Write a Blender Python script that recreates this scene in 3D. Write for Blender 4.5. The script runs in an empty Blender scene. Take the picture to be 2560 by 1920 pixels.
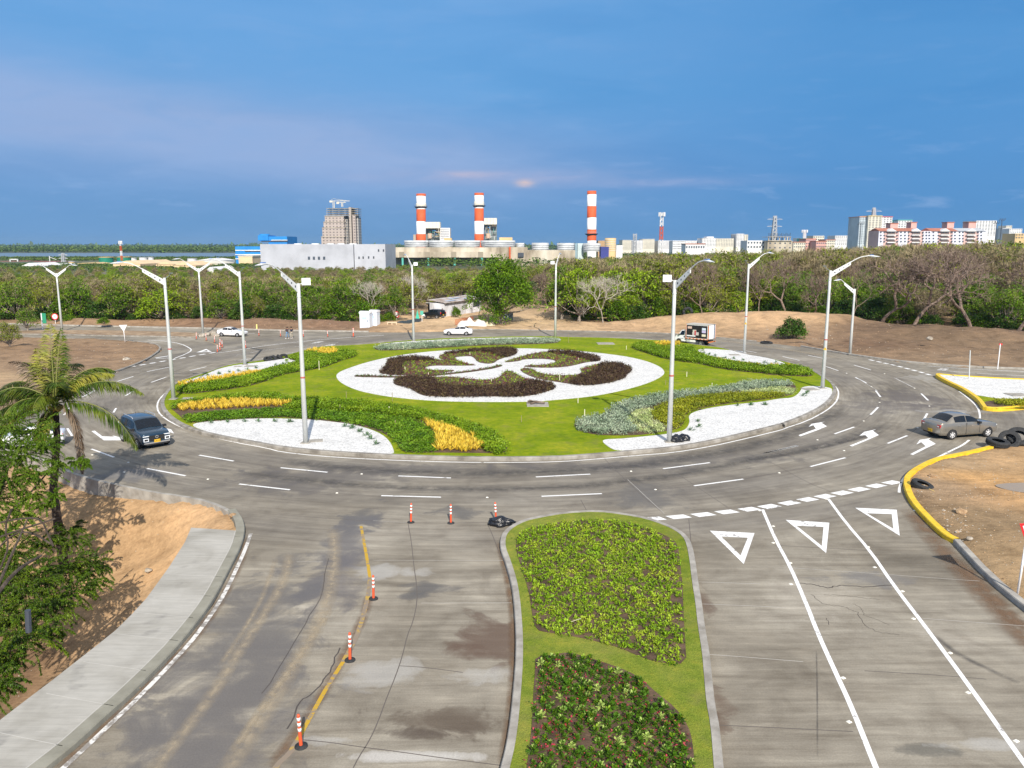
import bpy,bmesh,math,random
import numpy as np
from mathutils import Vector,Matrix,noise
from mathutils.geometry import tessellate_polygon

S=bpy.context.scene
COL=S.collection
R=math.radians

# ------------------------------------------------------------------ camera, sky, sun, exposure
CAM_H=14.0
PITCH=9.99
cam_d=bpy.data.cameras.new("camera")
cam=bpy.data.objects.new("camera",cam_d)
COL.objects.link(cam)
cam.location=(0,0,CAM_H)
cam.rotation_euler=(R(90-PITCH),0,0)
cam_d.sensor_width=36
cam_d.lens=27.67
cam_d.clip_start=0.2
cam_d.clip_end=30000
S.camera=cam

SUN_EL,SUN_AZ=35.0,169.5
sun_d=bpy.data.lights.new("sun",'SUN')
sun=bpy.data.objects.new("sun",sun_d)
COL.objects.link(sun)
sun_d.energy=4.6
sun_d.angle=R(0.6)
sun_d.color=(1.0,0.92,0.80)
sdir=Vector((math.sin(R(SUN_AZ))*math.cos(R(SUN_EL)),math.cos(R(SUN_AZ))*math.cos(R(SUN_EL)),math.sin(R(SUN_EL))))
sun.rotation_euler=sdir.to_track_quat('Z','Y').to_euler()
sun.location=(40,-60,60)

W=bpy.data.worlds.new("World")
S.world=W
W.use_nodes=True
S.view_settings.view_transform='Standard'
S.view_settings.look='None'
S.view_settings.exposure=0.4
S.view_settings.gamma=1


def srgb(r,g,b):
    f=lambda c:(c/255/12.92)if c/255<=0.04045 else((c/255+0.055)/1.055)**2.4
    return(f(r),f(g),f(b),1)


class NT:
    """small helper to write node trees"""
    def __init__(s,nt):
        s.nt=nt;s.N=nt.nodes;s.L=nt.links
    def n(s,t,**kw):
        nd=s.N.new(t)
        for k,v in kw.items():
            setattr(nd,k,v)
        return nd
    def l(s,a,b):
        s.L.new(a,b)
    def m(s,op,a,b=None,c=None,clamp=False):
        nd=s.N.new('ShaderNodeMath');nd.operation=op;nd.use_clamp=clamp
        for i,v in enumerate((a,b,c)):
            if v is None:continue
            if hasattr(v,'is_linked'):s.L.new(v,nd.inputs[i])
            else:nd.inputs[i].default_value=v
        return nd.outputs[0]
    def mix(s,f,a,b,bt='MIX'):
        nd=s.N.new('ShaderNodeMix');nd.data_type='RGBA';nd.blend_type=bt
        for i,v in((0,f),(6,a),(7,b)):
            if hasattr(v,'is_linked'):s.L.new(v,nd.inputs[i])
            else:nd.inputs[i].default_value=v if i==0 else(tuple(v)+(1,))[:4]
        return nd.outputs[2]
    def ramp(s,f,pts,interp='LINEAR'):
        nd=s.N.new('ShaderNodeValToRGB');e=nd.color_ramp.elements;nd.color_ramp.interpolation=interp
        while len(e)<len(pts):e.new(0.5)
        for k,(p,c)in enumerate(pts):
            e[k].position=p;e[k].color=(tuple(c)+(1,))[:4]if not isinstance(c,(int,float))else(c,c,c,1)
        s.L.new(f,nd.inputs[0]);return nd.outputs[0]
    def noise(s,vec=None,scale=5,detail=4,rough=0.55,dist=0.0):
        nd=s.N.new('ShaderNodeTexNoise');nd.inputs['Scale'].default_value=scale;nd.inputs['Detail'].default_value=detail
        nd.inputs['Roughness'].default_value=rough;nd.inputs['Distortion'].default_value=dist
        if vec is not None:s.L.new(vec,nd.inputs['Vector'])
        return nd.outputs['Fac']
    def mapv(s,vec,scale=(1,1,1),loc=(0,0,0),rot=(0,0,0)):
        nd=s.N.new('ShaderNodeMapping');s.L.new(vec,nd.inputs[0])
        nd.inputs['Location'].default_value=loc;nd.inputs['Rotation'].default_value=rot;nd.inputs['Scale'].default_value=scale
        return nd.outputs[0]


def build_sky():
    t=NT(W.node_tree)
    t.N.clear()
    out=t.n('ShaderNodeOutputWorld')
    sky=t.n('ShaderNodeTexSky',sky_type='NISHITA',sun_disc=False)
    sky.sun_elevation=R(SUN_EL);sky.sun_rotation=R(SUN_AZ);sky.air_density=1.2;sky.dust_density=1.5
    bg1=t.n('ShaderNodeBackground');bg1.inputs['Strength'].default_value=0.10
    t.l(sky.outputs[0],bg1.inputs[0])
    tc=t.n('ShaderNodeTexCoord')
    nrm=t.n('ShaderNodeVectorMath',operation='NORMALIZE');t.l(tc.outputs['Generated'],nrm.inputs[0])
    sp=t.n('ShaderNodeSeparateXYZ');t.l(nrm.outputs[0],sp.inputs[0])
    az=t.m('ARCTAN2',sp.outputs[0],sp.outputs[1])
    z=sp.outputs[2]
    v2=t.n('ShaderNodeCombineXYZ');t.l(az,v2.inputs[0]);t.l(z,v2.inputs[1])
    # clouds: broad soft sheets stretched along the horizon
    mp=t.mapv(v2.outputs[0],(1.7,9.0,1),(0.3,0.1,0),(0,0,R(-5)))
    n1=t.noise(mp,1.6,4,0.5,0.5)
    mp2=t.mapv(v2.outputs[0],(5,21,1),(1.3,2.1,0),(0,0,R(-8)))
    n2=t.noise(mp2,1.6,6,0.6,0.6)
    mp3=t.mapv(v2.outputs[0],(9,48,1),(4.3,2.1,0),(0,0,R(4)))
    n3=t.noise(mp3,1.4,6,0.62,0.4)
    # base of the cloud sheet by height
    base=t.ramp(t.m('MULTIPLY',z,1.25,clamp=True),[(0.0,srgb(106,154,205)),(0.04,srgb(108,156,206)),(0.10,srgb(108,157,211)),(0.16,srgb(107,162,218)),(0.22,srgb(104,165,222)),(0.33,srgb(108,166,224)),(0.40,srgb(120,172,226)),(0.62,srgb(205,213,226)),(1.0,srgb(214,216,222))])
    # lavender haze band that slopes down to the right, fading at both ends
    zc=t.m('MULTIPLY_ADD',az,-0.085,0.092)
    d=t.m('SUBTRACT',z,zc)
    band=t.m('EXPONENT',t.m('MULTIPLY',t.m('MULTIPLY',d,d),-420.0))
    side=t.ramp(t.m('MULTIPLY_ADD',az,0.8,0.5,clamp=True),[(0.0,0.95),(0.35,0.9),(0.5,0.62),(0.68,0.28),(0.9,0.05)])
    bf=t.m('MULTIPLY',t.m('MULTIPLY',band,side),t.m('MULTIPLY_ADD',n2,1.5,0.45),clamp=True)
    c=t.mix(bf,base,srgb(152,178,221))
    rside0=t.ramp(t.m('MULTIPLY_ADD',az,0.8,0.5,clamp=True),[(0.45,0.0),(0.8,0.72)])
    # soft light and dark sheets
    c=t.mix(t.m('MULTIPLY',t.ramp(n1,[(0.40,0.0),(0.72,1.0)]),0.3),c,srgb(128,174,228))
    c=t.mix(t.m('MULTIPLY',t.ramp(n2,[(0.50,0.0),(0.78,1.0)]),0.35),c,srgb(136,176,226))
    c=t.mix(t.m('MULTIPLY',rside0,t.ramp(z,[(0.30,1.0),(0.45,0.0)])),c,srgb(78,146,208))
    dark=t.ramp(n1,[(0.28,1.0),(0.5,0.0)])
    rside=t.ramp(t.m('MULTIPLY_ADD',az,0.8,0.5,clamp=True),[(0.3,0.25),(0.75,1.0)])
    c=t.mix(t.m('MULTIPLY',t.m('MULTIPLY',dark,rside),0.45),c,srgb(76,142,205))
    low=t.ramp(z,[(0.035,1.0),(0.10,0.0)])
    c=t.mix(t.m('MULTIPLY',t.m('MULTIPLY',low,rside),0.5),c,srgb(86,144,200))
    # small bright wisps low on the left
    w3=t.m('MULTIPLY',t.ramp(n3,[(0.55,0.0),(0.75,1.0)]),t.ramp(z,[(0.02,0.0),(0.045,0.45),(0.12,0.15),(0.28,0.05)]))
    c=t.mix(w3,c,srgb(156,186,230))
    # the sunlit break in the clouds
    def glow(a0,z0,ka,kz,col,s,c):
        da=t.m('SUBTRACT',az,a0);dz=t.m('SUBTRACT',z,z0)
        q=t.m('ADD',t.m('MULTIPLY',t.m('MULTIPLY',da,da),-ka),t.m('MULTIPLY',t.m('MULTIPLY',dz,dz),-kz))
        f=t.m('MULTIPLY',t.m('EXPONENT',q),t.m('MULTIPLY',t.m('MULTIPLY_ADD',n3,2.4,-0.5,clamp=True),s),clamp=True)
        return t.mix(f,c,col)
    c=glow(-0.03,0.083,40,14000,srgb(170,180,216),0.8,c)
    c=glow(0.016,0.075,9000,60000,srgb(232,205,196),1.2,c)
    c=glow(-0.055,0.086,1500,90000,srgb(196,190,212),0.9,c)
    c=glow(0.17,0.075,60,30000,srgb(150,172,216),0.6,c)
    bg2=t.n('ShaderNodeBackground');bg2.inputs['Strength'].default_value=0.76
    t.l(c,bg2.inputs[0])
    ms=t.n('ShaderNodeMixShader')
    cov=t.ramp(z,[(0.34,1.0),(0.9,0.75)])
    t.l(cov,ms.inputs[0]);t.l(bg1.outputs[0],ms.inputs[1]);t.l(bg2.outputs[0],ms.inputs[2])
    t.l(ms.outputs[0],out.inputs[0])


build_sky()

# ------------------------------------------------------------------ survey helpers: ground plan read off the photograph
FR={'A1':(0,440,640/2212),'A2':(560,440,640/2212),'A3':(1140,440,640/2212),'A4':(1720,440,840/2212),'B1':(0,760,760/2212),'B2':(700,800,700/2212),'B3':(1300,800,700/2212),'B4':(1860,820,700/2212),'C1':(0,1280,850/2203),'C2':(700,1230,700/1683),'C3':(1200,1230,700/1683),'C4':(1800,1230,760/1827),'S':(0,0,2560/2212),'E':(520,780,440/2212),'P':(0,0,1.0),'T1':(560,480,420/2212),'T2':(960,460,420/2212),'T3':(1280,460,420/2212),'T4':(1680,500,460/2212),'T5':(2100,500,460/2212),'T6':(0,580,620/2212),'T7':(1040,720,240/2212),'T8':(80,780,250/2212)}
FPX=27.67/36*2560
cP,sP=math.cos(R(PITCH)),math.sin(R(PITCH))


def ray(fr,x,y):
    ox,oy,s=FR[fr]
    a=(ox+x*s-1280)/FPX;b=-(oy+y*s-960)/FPX
    return a,cP+b*sP,-sP+b*cP


def G(fr,x,y,z=0.0):
    dx,dy,dz=ray(fr,x,y)
    t=(z-CAM_H)/dz
    return Vector((dx*t,dy*t,z))


def AT(fr,x,y,Y):
    dx,dy,dz=ray(fr,x,y)
    t=Y/dy
    return Vector((dx*t,Y,CAM_H+dz*t))


def PX(p):
    """metres -> photograph pixels in the 2212-wide overview (for checks only)"""
    x,y,z=p[0],p[1],p[2]-CAM_H
    d=y*cP-z*sP
    u=y*sP+z*cP
    return(1280+FPX*x/d)/(2560/2212),(960-FPX*u/d)/(2560/2212)


def poly(fr,pts,z=0.0):
    return[G(fr,x,y,z)for x,y in pts]


def cat(*groups,z=0.0):
    o=[]
    for fr,pts in groups:
        o+=poly(fr,pts,z)
    return o


def smooth(pts,closed=True,it=2):
    for _ in range(it):
        n=len(pts);o=[]
        for i in range(n if closed else n-1):
            a,b=pts[i],pts[(i+1)%n]
            o+=[a.lerp(b,.25),a.lerp(b,.75)]
        if not closed:o=[pts[0]]+o+[pts[-1]]
        pts=o
    return pts


def inside(x,y,pg):
    c=False;n=len(pg);j=n-1
    for i in range(n):
        xi,yi=pg[i][0],pg[i][1];xj,yj=pg[j][0],pg[j][1]
        if(yi>y)!=(yj>y)and x<(xj-xi)*(y-yi)/(yj-yi)+xi:c=not c
        j=i
    return c


def inside_np(X,Y,pg):
    c=np.zeros(X.shape,bool);n=len(pg);j=n-1
    for i in range(n):
        xi,yi=pg[i][0],pg[i][1];xj,yj=pg[j][0],pg[j][1]
        if yi!=yj:
            m=((yi>Y)!=(yj>Y))&(X<(xj-xi)*(Y-yi)/(yj-yi)+xi)
            c^=m
        j=i
    return c


def dist_poly_np(X,Y,pg):
    d=np.full(X.shape,1e9);n=len(pg)
    for i in range(n):
        ax,ay=pg[i][0],pg[i][1];bx,by=pg[(i+1)%n][0],pg[(i+1)%n][1]
        l2=(bx-ax)**2+(by-ay)**2+1e-9
        t=np.clip(((X-ax)*(bx-ax)+(Y-ay)*(by-ay))/l2,0,1)
        d=np.minimum(d,np.hypot(X-ax-t*(bx-ax),Y-ay-t*(by-ay)))
    return d


def area2(pg):
    return sum(pg[i][0]*pg[(i+1)%len(pg)][1]-pg[(i+1)%len(pg)][0]*pg[i][1]for i in range(len(pg)))


def offset(pg,d,closed=True):
    """offset a line to its left by d"""
    n=len(pg);o=[]
    for i in range(n):
        a=pg[(i-1)%n]if closed or i>0 else pg[i]
        b=pg[(i+1)%n]if closed or i<n-1 else pg[i]
        t=Vector((b[0]-a[0],b[1]-a[1],0))
        if t.length<1e-6:t=Vector((1,0,0))
        t.normalize()
        o.append(Vector((pg[i][0]-t.y*d,pg[i][1]+t.x*d,pg[i][2])))
    return o


# ------------------------------------------------------------------ objects
def tag(o,label=None,cat=None,group=None,kind=None):
    if label:o['label']=label
    if cat:o['category']=cat
    if group:o['group']=group
    if kind:o['kind']=kind
    return o


def empty(name,loc=(0,0,0),rz=0.0,label=None,cat=None,group=None):
    o=bpy.data.objects.new(name,None);COL.objects.link(o)
    o.location=loc;o.rotation_euler=(0,0,rz);o.empty_display_size=.2
    return tag(o,label,cat,group)


def link(name,me,mats,parent=None,smooth_=False):
    o=bpy.data.objects.new(name,me);COL.objects.link(o)
    if mats is not None:
        for m in(mats if isinstance(mats,(list,tuple))else[mats]):me.materials.append(m)
    if smooth_:me.polygons.foreach_set('use_smooth',[True]*len(me.polygons))
    if parent is not None:o.parent=parent
    return o


def kids(o):
    return[c for c in bpy.data.objects if c.parent==o]


def copy_tree(o,parent=None,_k=None):
    if _k is None:
        _k={}
        for c in bpy.data.objects:
            if c.parent:_k.setdefault(c.parent.name,[]).append(c)
    c=o.copy();COL.objects.link(c);c.parent=parent
    for ch in _k.get(o.name,[]):copy_tree(ch,c,_k)
    return c


class MB:
    def __init__(s):s.v=[];s.f=[];s.mi=[]
    def add(s,vs,fs,mi=0):
        b=len(s.v);s.v+=[tuple(v)for v in vs];s.f+=[tuple(b+i for i in f)for f in fs];s.mi+=[mi]*len(fs);return s
    def box(s,c,size,mi=0,rz=0.0,M=None):
        x,y,z=size[0]/2,size[1]/2,size[2]/2
        vs=[Vector((sx*x,sy*y,sz*z))for sz in(-1,1)for sy in(-1,1)for sx in(-1,1)]
        rot=M if M is not None else Matrix.Rotation(rz,3,'Z')
        vs=[rot@v+Vector(c)for v in vs]
        return s.add(vs,[(0,2,3,1),(4,5,7,6),(0,1,5,4),(2,6,7,3),(0,4,6,2),(1,3,7,5)],mi)
    def bx(s,x0,x1,y0,y1,z0,z1,mi=0):
        return s.box(((x0+x1)/2,(y0+y1)/2,(z0+z1)/2),(abs(x1-x0),abs(y1-y0),abs(z1-z0)),mi)
    def tube(s,pts,rad,n=8,mi=0,cap=True):
        pts=[Vector(p)for p in pts]
        if not isinstance(rad,(list,tuple)):rad=[rad]*len(pts)
        b=len(s.v);prev=None
        for i,p in enumerate(pts):
            t=(pts[min(i+1,len(pts)-1)]-pts[max(i-1,0)])
            if t.length<1e-9:t=Vector((0,0,1))
            t.normalize()
            ref=prev if prev is not None else(Vector((1,0,0))if abs(t.x)<.9 else Vector((0,1,0)))
            a=(ref-t*ref.dot(t)).normalized();prev=a;c=t.cross(a)
            for k in range(n):
                an=2*math.pi*k/n
                s.v.append(tuple(p+(a*math.cos(an)+c*math.sin(an))*rad[i]))
        for i in range(len(pts)-1):
            for k in range(n):
                s.f.append((b+i*n+k,b+i*n+(k+1)%n,b+(i+1)*n+(k+1)%n,b+(i+1)*n+k));s.mi.append(mi)
        if cap:
            s.f.append(tuple(b+k for k in reversed(range(n))));s.mi.append(mi)
            s.f.append(tuple(b+(len(pts)-1)*n+k for k in range(n)));s.mi.append(mi)
        return s
    def lathe(s,prof,c=(0,0,0),n=24,mi=0,axis='Z'):
        b=len(s.v)
        for r,z in prof:
            for k in range(n):
                a=2*math.pi*k/n
                v=Vector((r*math.cos(a),r*math.sin(a),z))
                if axis=='Y':v=Vector((v.x,v.z,v.y))
                if axis=='X':v=Vector((v.z,v.x,v.y))
                s.v.append(tuple(v+Vector(c)))
        for i in range(len(prof)-1):
            for k in range(n):
                f=(b+i*n+k,b+i*n+(k+1)%n,b+(i+1)*n+(k+1)%n,b+(i+1)*n+k)
                s.f.append(f if axis!='Y' else f[::-1]);s.mi.append(mi)
        return s
    def prism(s,pg,z0,z1,mi=0,mi_side=None,bottom=False):
        pg=[Vector((p[0],p[1],0))for p in pg]
        if area2(pg)<0:pg=pg[::-1]
        n=len(pg);b=len(s.v)
        s.v+=[(p.x,p.y,z1)for p in pg]+[(p.x,p.y,z0)for p in pg]
        for tri in tessellate_polygon([pg]):
            a,c,d=(pg[i]for i in tri)
            if(c-a).cross(d-a).z<0:tri=tri[::-1]
            s.f.append(tuple(b+i for i in tri));s.mi.append(mi)
            if bottom:s.f.append(tuple(b+n+i for i in reversed(tri)));s.mi.append(mi)
        for i in range(n):
            j=(i+1)%n
            s.f.append((b+i,b+n+i,b+n+j,b+j));s.mi.append(mi if mi_side is None else mi_side)
        return s
    def flat(s,pg,z,mi=0):
        pg=[Vector((p[0],p[1],0))for p in pg]
        b=len(s.v);s.v+=[(p.x,p.y,z)for p in pg]
        for tri in tessellate_polygon([pg]):
            a,c,d=(pg[i]for i in tri)
            if(c-a).cross(d-a).z<0:tri=tri[::-1]
            s.f.append(tuple(b+i for i in tri));s.mi.append(mi)
        return s
    def strip(s,L0,L1,mi=0):
        b=len(s.v);n=len(L0)
        s.v+=[tuple(p)for p in L0]+[tuple(p)for p in L1]
        for i in range(n-1):s.f.append((b+i,b+i+1,b+n+i+1,b+n+i));s.mi.append(mi)
        return s
    def mesh(s,name):
        me=bpy.data.meshes.new(name);me.from_pydata(s.v,[],s.f)
        if s.f:me.polygons.foreach_set('material_index',s.mi)
        me.update();return me
    def build(s,name,mats,parent=None,smooth_=False):
        return link(name,s.mesh(name),mats,parent,smooth_)


def quads_mesh(name,V,attr=None):
    """V: (N,4,3) array -> mesh of N loose quads"""
    V=np.asarray(V,dtype=np.float32);n=len(V)
    me=bpy.data.meshes.new(name)
    me.vertices.add(n*4);me.vertices.foreach_set('co',V.reshape(-1))
    me.loops.add(n*4);me.loops.foreach_set('vertex_index',np.arange(n*4,dtype=np.int32))
    me.polygons.add(n);me.polygons.foreach_set('loop_start',np.arange(0,n*4,4,dtype=np.int32))
    me.update(calc_edges=True)
    if attr is not None:
        a=me.attributes.new('tone','FLOAT','POINT');a.data.foreach_set('value',np.repeat(np.asarray(attr,dtype=np.float32),4))
    me.validate()
    return me


# ------------------------------------------------------------------ materials
def bsdf(name):
    m=bpy.data.materials.new(name);m.use_nodes=True
    t=NT(m.node_tree);b=t.N['Principled BSDF']
    return m,t,b


def pmat(name,cols,scale=4.0,rough=.8,bump=0.0,bscale=None,detail=5,metallic=0.0,stretch=(1,1,1),rand=0.0,objrand=0.0,spec=None,transl=0.0,pos=None,coat=0.0):
    m,t,b=bsdf(name)
    b.inputs['Roughness'].default_value=rough;b.inputs['Metallic'].default_value=metallic
    if spec is not None:b.inputs['Specular IOR Level'].default_value=spec
    if coat:b.inputs['Coat Weight'].default_value=coat;b.inputs['Coat Roughness'].default_value=0.05
    geo=t.n('ShaderNodeNewGeometry');tc=t.n('ShaderNodeTexCoord')
    vec=t.mapv(tc.outputs['Object'],stretch)
    if isinstance(cols[0],(int,float)):cols=[cols]
    if len(cols)==1:
        n0=t.noise(vec,scale,detail)
        c0=cols[0]
        c=t.ramp(n0,[(0.3,tuple(k*.86 for k in c0[:3])),(0.7,tuple(min(1,k*1.1)for k in c0[:3]))])
    else:
        n0=t.noise(vec,scale,detail)
        ps=pos or[0.32+0.36*i/(len(cols)-1)for i in range(len(cols))]
        c=t.ramp(n0,list(zip(ps,[x[:3]for x in cols])))
    if rand:
        f=t.m('MULTIPLY_ADD',geo.outputs['Random Per Island'],2*rand,1-rand)
        hs=t.n('ShaderNodeHueSaturation');t.l(c,hs.inputs['Color']);t.l(f,hs.inputs['Value'])
        t.l(t.m('MULTIPLY_ADD',geo.outputs['Random Per Island'],0.05*rand,0.5-0.025*rand),hs.inputs['Hue'])
        c=hs.outputs[0]
    if objrand:
        oi=t.n('ShaderNodeObjectInfo')
        hs=t.n('ShaderNodeHueSaturation');t.l(c,hs.inputs['Color'])
        t.l(t.m('MULTIPLY_ADD',oi.outputs['Random'],2*objrand,1-objrand),hs.inputs['Value'])
        r2=t.m('FRACT',t.m('MULTIPLY',oi.outputs['Random'],37.7))
        t.l(t.m('MULTIPLY_ADD',r2,0.05,0.475),hs.inputs['Hue'])
        c=hs.outputs[0]
    t.l(c,b.inputs['Base Color'])
    if bump:
        bn=t.n('ShaderNodeBump');bn.inputs['Strength'].default_value=bump;bn.inputs['Distance'].default_value=.05
        t.l(t.noise(vec,bscale or scale*6,5),bn.inputs['Height']);t.l(bn.outputs[0],b.inputs['Normal'])
    if transl:
        tr=t.n('ShaderNodeBsdfTranslucent');t.l(c,tr.inputs[0])
        mx=t.n('ShaderNodeMixShader');mx.inputs[0].default_value=transl
        t.l(b.outputs[0],mx.inputs[1]);t.l(tr.outputs[0],mx.inputs[2]);t.l(mx.outputs[0],t.N['Material Output'].inputs[0])
    return m


def flatmat(name,col,rough=.6,metallic=0.0,coat=0.0,spec=None):
    m,t,b=bsdf(name)
    tc=t.n('ShaderNodeTexCoord')
    n0=t.noise(tc.outputs['Object'],3.0,3)
    c=t.ramp(n0,[(0.25,tuple(k*.93 for k in col[:3])),(0.75,tuple(min(1,k*1.05)for k in col[:3]))])
    t.l(c,b.inputs['Base Color'])
    b.inputs['Roughness'].default_value=rough;b.inputs['Metallic'].default_value=metallic
    if coat:b.inputs['Coat Weight'].default_value=coat
    if spec is not None:b.inputs['Specular IOR Level'].default_value=spec
    return m
# ------------------------------------------------------------------ ground plan
CX,CY=-1.9,85.3

ISLAND=cat(('B1',[(1175,700),(1165,745),(1185,795),(1260,870),(1400,935),(1600,985),(1800,1020)]),('B2',[(0,1030),(300,1060),(600,1080),(1000,1100),(1400,1112),(1800,1115),(2200,1110)]),('B3',[(640,1085),(900,1060),(1200,1035),(1500,985),(1800,915),(2100,840)]),('B4',[(300,785),(450,730),(600,660),(680,600),(725,540),(733,490),(700,440),(650,410),(560,350),(430,300),(280,265),(150,240),(0,215)]),('B3',[(1600,226),(1440,212),(1250,178),(900,158),(600,146),(330,143)]),('B2',[(2212,138),(1900,136),(1500,146),(1150,158),(900,178),(640,205)]),('E',[(1450,442),(1200,492),(1000,552),(700,622),(450,652),(200,692),(0,768)]),('B1',[(1380,545),(1270,585),(1215,640)]))
ISLAND=smooth(ISLAND)
if area2(ISLAND)<0:ISLAND=ISLAND[::-1]

_a,_b=G('C1',340,1659),G('C1',500,1530)
EXT=_a+(_a-_b).normalized()*16
PAVED=([EXT]+cat(('C1',[(340,1659),(500,1530),(690,1350),(860,1200),(1115,940),(1240,790),(1390,590),(1510,350),(1570,230),(1592,130),(1575,60),(1530,0)]))+cat(('B1',[(1740,1560),(1660,1500),(1500,1440),(1320,1408),(1150,1385),(950,1345),(750,1300),(600,1262),(480,1215),(380,1165),(200,1100),(-150,1030),(-700,1040)]))+cat(('B1',[(-700,980),(-200,960),(20,860),(60,820),(130,750),(300,680),(545,585),(850,498),(1060,420),(1178,340),(1165,305),(1090,285),(900,270),(600,257),(400,252),(-200,240),(-600,236)]))+cat(('A1',[(-800,1275),(0,1278),(430,1292),(1250,1310),(2000,1325)]))+cat(('A2',[(400,1337),(900,1345),(1250,1350),(1560,1352),(1900,1345)]))+cat(('A3',[(0,1330),(250,1328),(850,1338),(1500,1350),(1900,1365)]))+cat(('A4',[(190,1065),(450,1090),(740,1125),(1060,1180),(1380,1225),(1800,1260),(2212,1275),(2900,1300)]))+cat(('B4',[(3400,800),(2900,830),(2300,905),(1930,955),(1700,1010),(1500,1045),(1350,1120),(1270,1180),(1250,1240),(1290,1370),(1400,1500),(1560,1659)]))+cat(('C4',[(1400,310),(1600,530),(1827,720)]))+[Vector((21.5,18.5,0)),Vector((22.5,10,0)),Vector((23.5,2,0)),Vector((EXT.x,2,0))])
PAVED_R=PAVED
if area2(PAVED)<0:PAVED=PAVED[::-1]

# ---- soil of the open ground: colours of the soil itself at surveyed spots
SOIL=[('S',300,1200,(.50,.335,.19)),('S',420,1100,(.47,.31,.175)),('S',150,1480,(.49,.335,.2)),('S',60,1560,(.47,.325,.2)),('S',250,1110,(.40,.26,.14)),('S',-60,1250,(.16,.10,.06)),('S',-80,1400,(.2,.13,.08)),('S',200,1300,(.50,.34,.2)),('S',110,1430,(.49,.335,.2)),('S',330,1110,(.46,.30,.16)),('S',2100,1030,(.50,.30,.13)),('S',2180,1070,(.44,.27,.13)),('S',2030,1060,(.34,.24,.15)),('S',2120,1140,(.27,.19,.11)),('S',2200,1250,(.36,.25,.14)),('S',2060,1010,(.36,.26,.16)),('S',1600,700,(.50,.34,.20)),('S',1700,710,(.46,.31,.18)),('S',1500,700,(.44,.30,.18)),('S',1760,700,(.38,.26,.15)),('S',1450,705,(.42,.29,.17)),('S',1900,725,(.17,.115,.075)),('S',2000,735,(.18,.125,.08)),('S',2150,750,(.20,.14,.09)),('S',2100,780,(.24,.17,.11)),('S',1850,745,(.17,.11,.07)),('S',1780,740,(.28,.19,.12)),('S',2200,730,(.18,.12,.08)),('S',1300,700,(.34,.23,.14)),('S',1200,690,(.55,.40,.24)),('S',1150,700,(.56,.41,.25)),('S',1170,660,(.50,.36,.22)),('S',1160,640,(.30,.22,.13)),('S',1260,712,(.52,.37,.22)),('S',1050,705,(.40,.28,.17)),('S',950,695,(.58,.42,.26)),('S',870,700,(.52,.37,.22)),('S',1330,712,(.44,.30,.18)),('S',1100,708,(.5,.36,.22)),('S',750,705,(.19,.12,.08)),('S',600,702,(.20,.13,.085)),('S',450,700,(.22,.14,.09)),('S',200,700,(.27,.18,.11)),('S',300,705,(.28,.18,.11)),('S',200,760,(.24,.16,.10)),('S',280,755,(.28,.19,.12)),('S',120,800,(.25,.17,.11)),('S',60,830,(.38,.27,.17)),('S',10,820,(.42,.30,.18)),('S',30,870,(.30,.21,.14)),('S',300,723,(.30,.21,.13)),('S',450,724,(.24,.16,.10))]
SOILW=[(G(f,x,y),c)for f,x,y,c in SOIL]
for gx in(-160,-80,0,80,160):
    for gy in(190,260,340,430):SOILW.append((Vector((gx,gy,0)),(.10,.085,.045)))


def mounds(X,Y):
    """relief of the open ground, metres"""
    Z=np.zeros_like(X)
    def hill(p,rx,ry,h,rot=0.0,pw=1.0):
        c,s=math.cos(rot),math.sin(rot)
        u=((X-p[0])*c+(Y-p[1])*s)/rx;v=(-(X-p[0])*s+(Y-p[1])*c)/ry
        return h*np.exp(-(u*u+v*v)**pw)
    a=G('S',1640,712);Z+=hill((a.x-1,a.y+4),13,5.5,2.3,-.12)
    a=G('S',1800,715);Z+=hill((a.x,a.y+3),9,5,1.6,-.15)
    a=G('S',1450,705);Z+=hill((a.x,a.y+1),9,3.0,1.0)
    a=G('S',1980,730);Z+=hill((a.x,a.y+4),18,6,1.2,-.1)
    a=G('S',2180,745);Z+=hill((a.x,a.y+4),12,5,1.3,-.1)
    a=G('S',1310,706);Z+=hill((a.x,a.y),5,2,.5)
    a=G('S',740,708);Z+=hill((a.x,a.y+1),14,1.8,.7)
    a=G('S',600,706);Z+=hill((a.x,a.y+1),10,1.8,.7)
    a=G('S',560,704);Z+=hill((a.x,a.y+1),5,1.8,.7)
    for x_ in(120,180,250,330,400,470):
        a=G('S',x_,702);Z+=hill((a.x,a.y+1),6,2,.5)
    a=G('S',224,733);Z+=hill((a.x,a.y),1.6,1.6,.8)
    a=G('S',246,734);Z+=hill((a.x,a.y),1.8,1.6,.9)
    a=G('S',395,722);Z+=hill((a.x,a.y),5,1.5,.6)
    a=G('S',2180,985);Z+=hill((a.x,a.y),1.8,1.2,.35)
    # fall behind the retaining kerb at the lower left, and the bank under the foreground trees
    L=[G('S',190,1100),G('S',330,1120),G('S',60,1130)]
    for q,rx,ry,h in((G('S',200,1120),7.5,5,-1.0),(G('S',60,1130),9,6,-1.2),(G('S',20,1250),6,6,-2.4),(G('S',-120,1350),9,9,-3.0)):
        Z+=hill((q.x,q.y),rx,ry,h)
    return Z


def walldrop(X,Y):
    return.85*np.clip((-18.0-X)/7,0,1)*np.clip((Y-33.5)/5,0,1)*np.clip((60-Y)/3,0,1)


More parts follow.
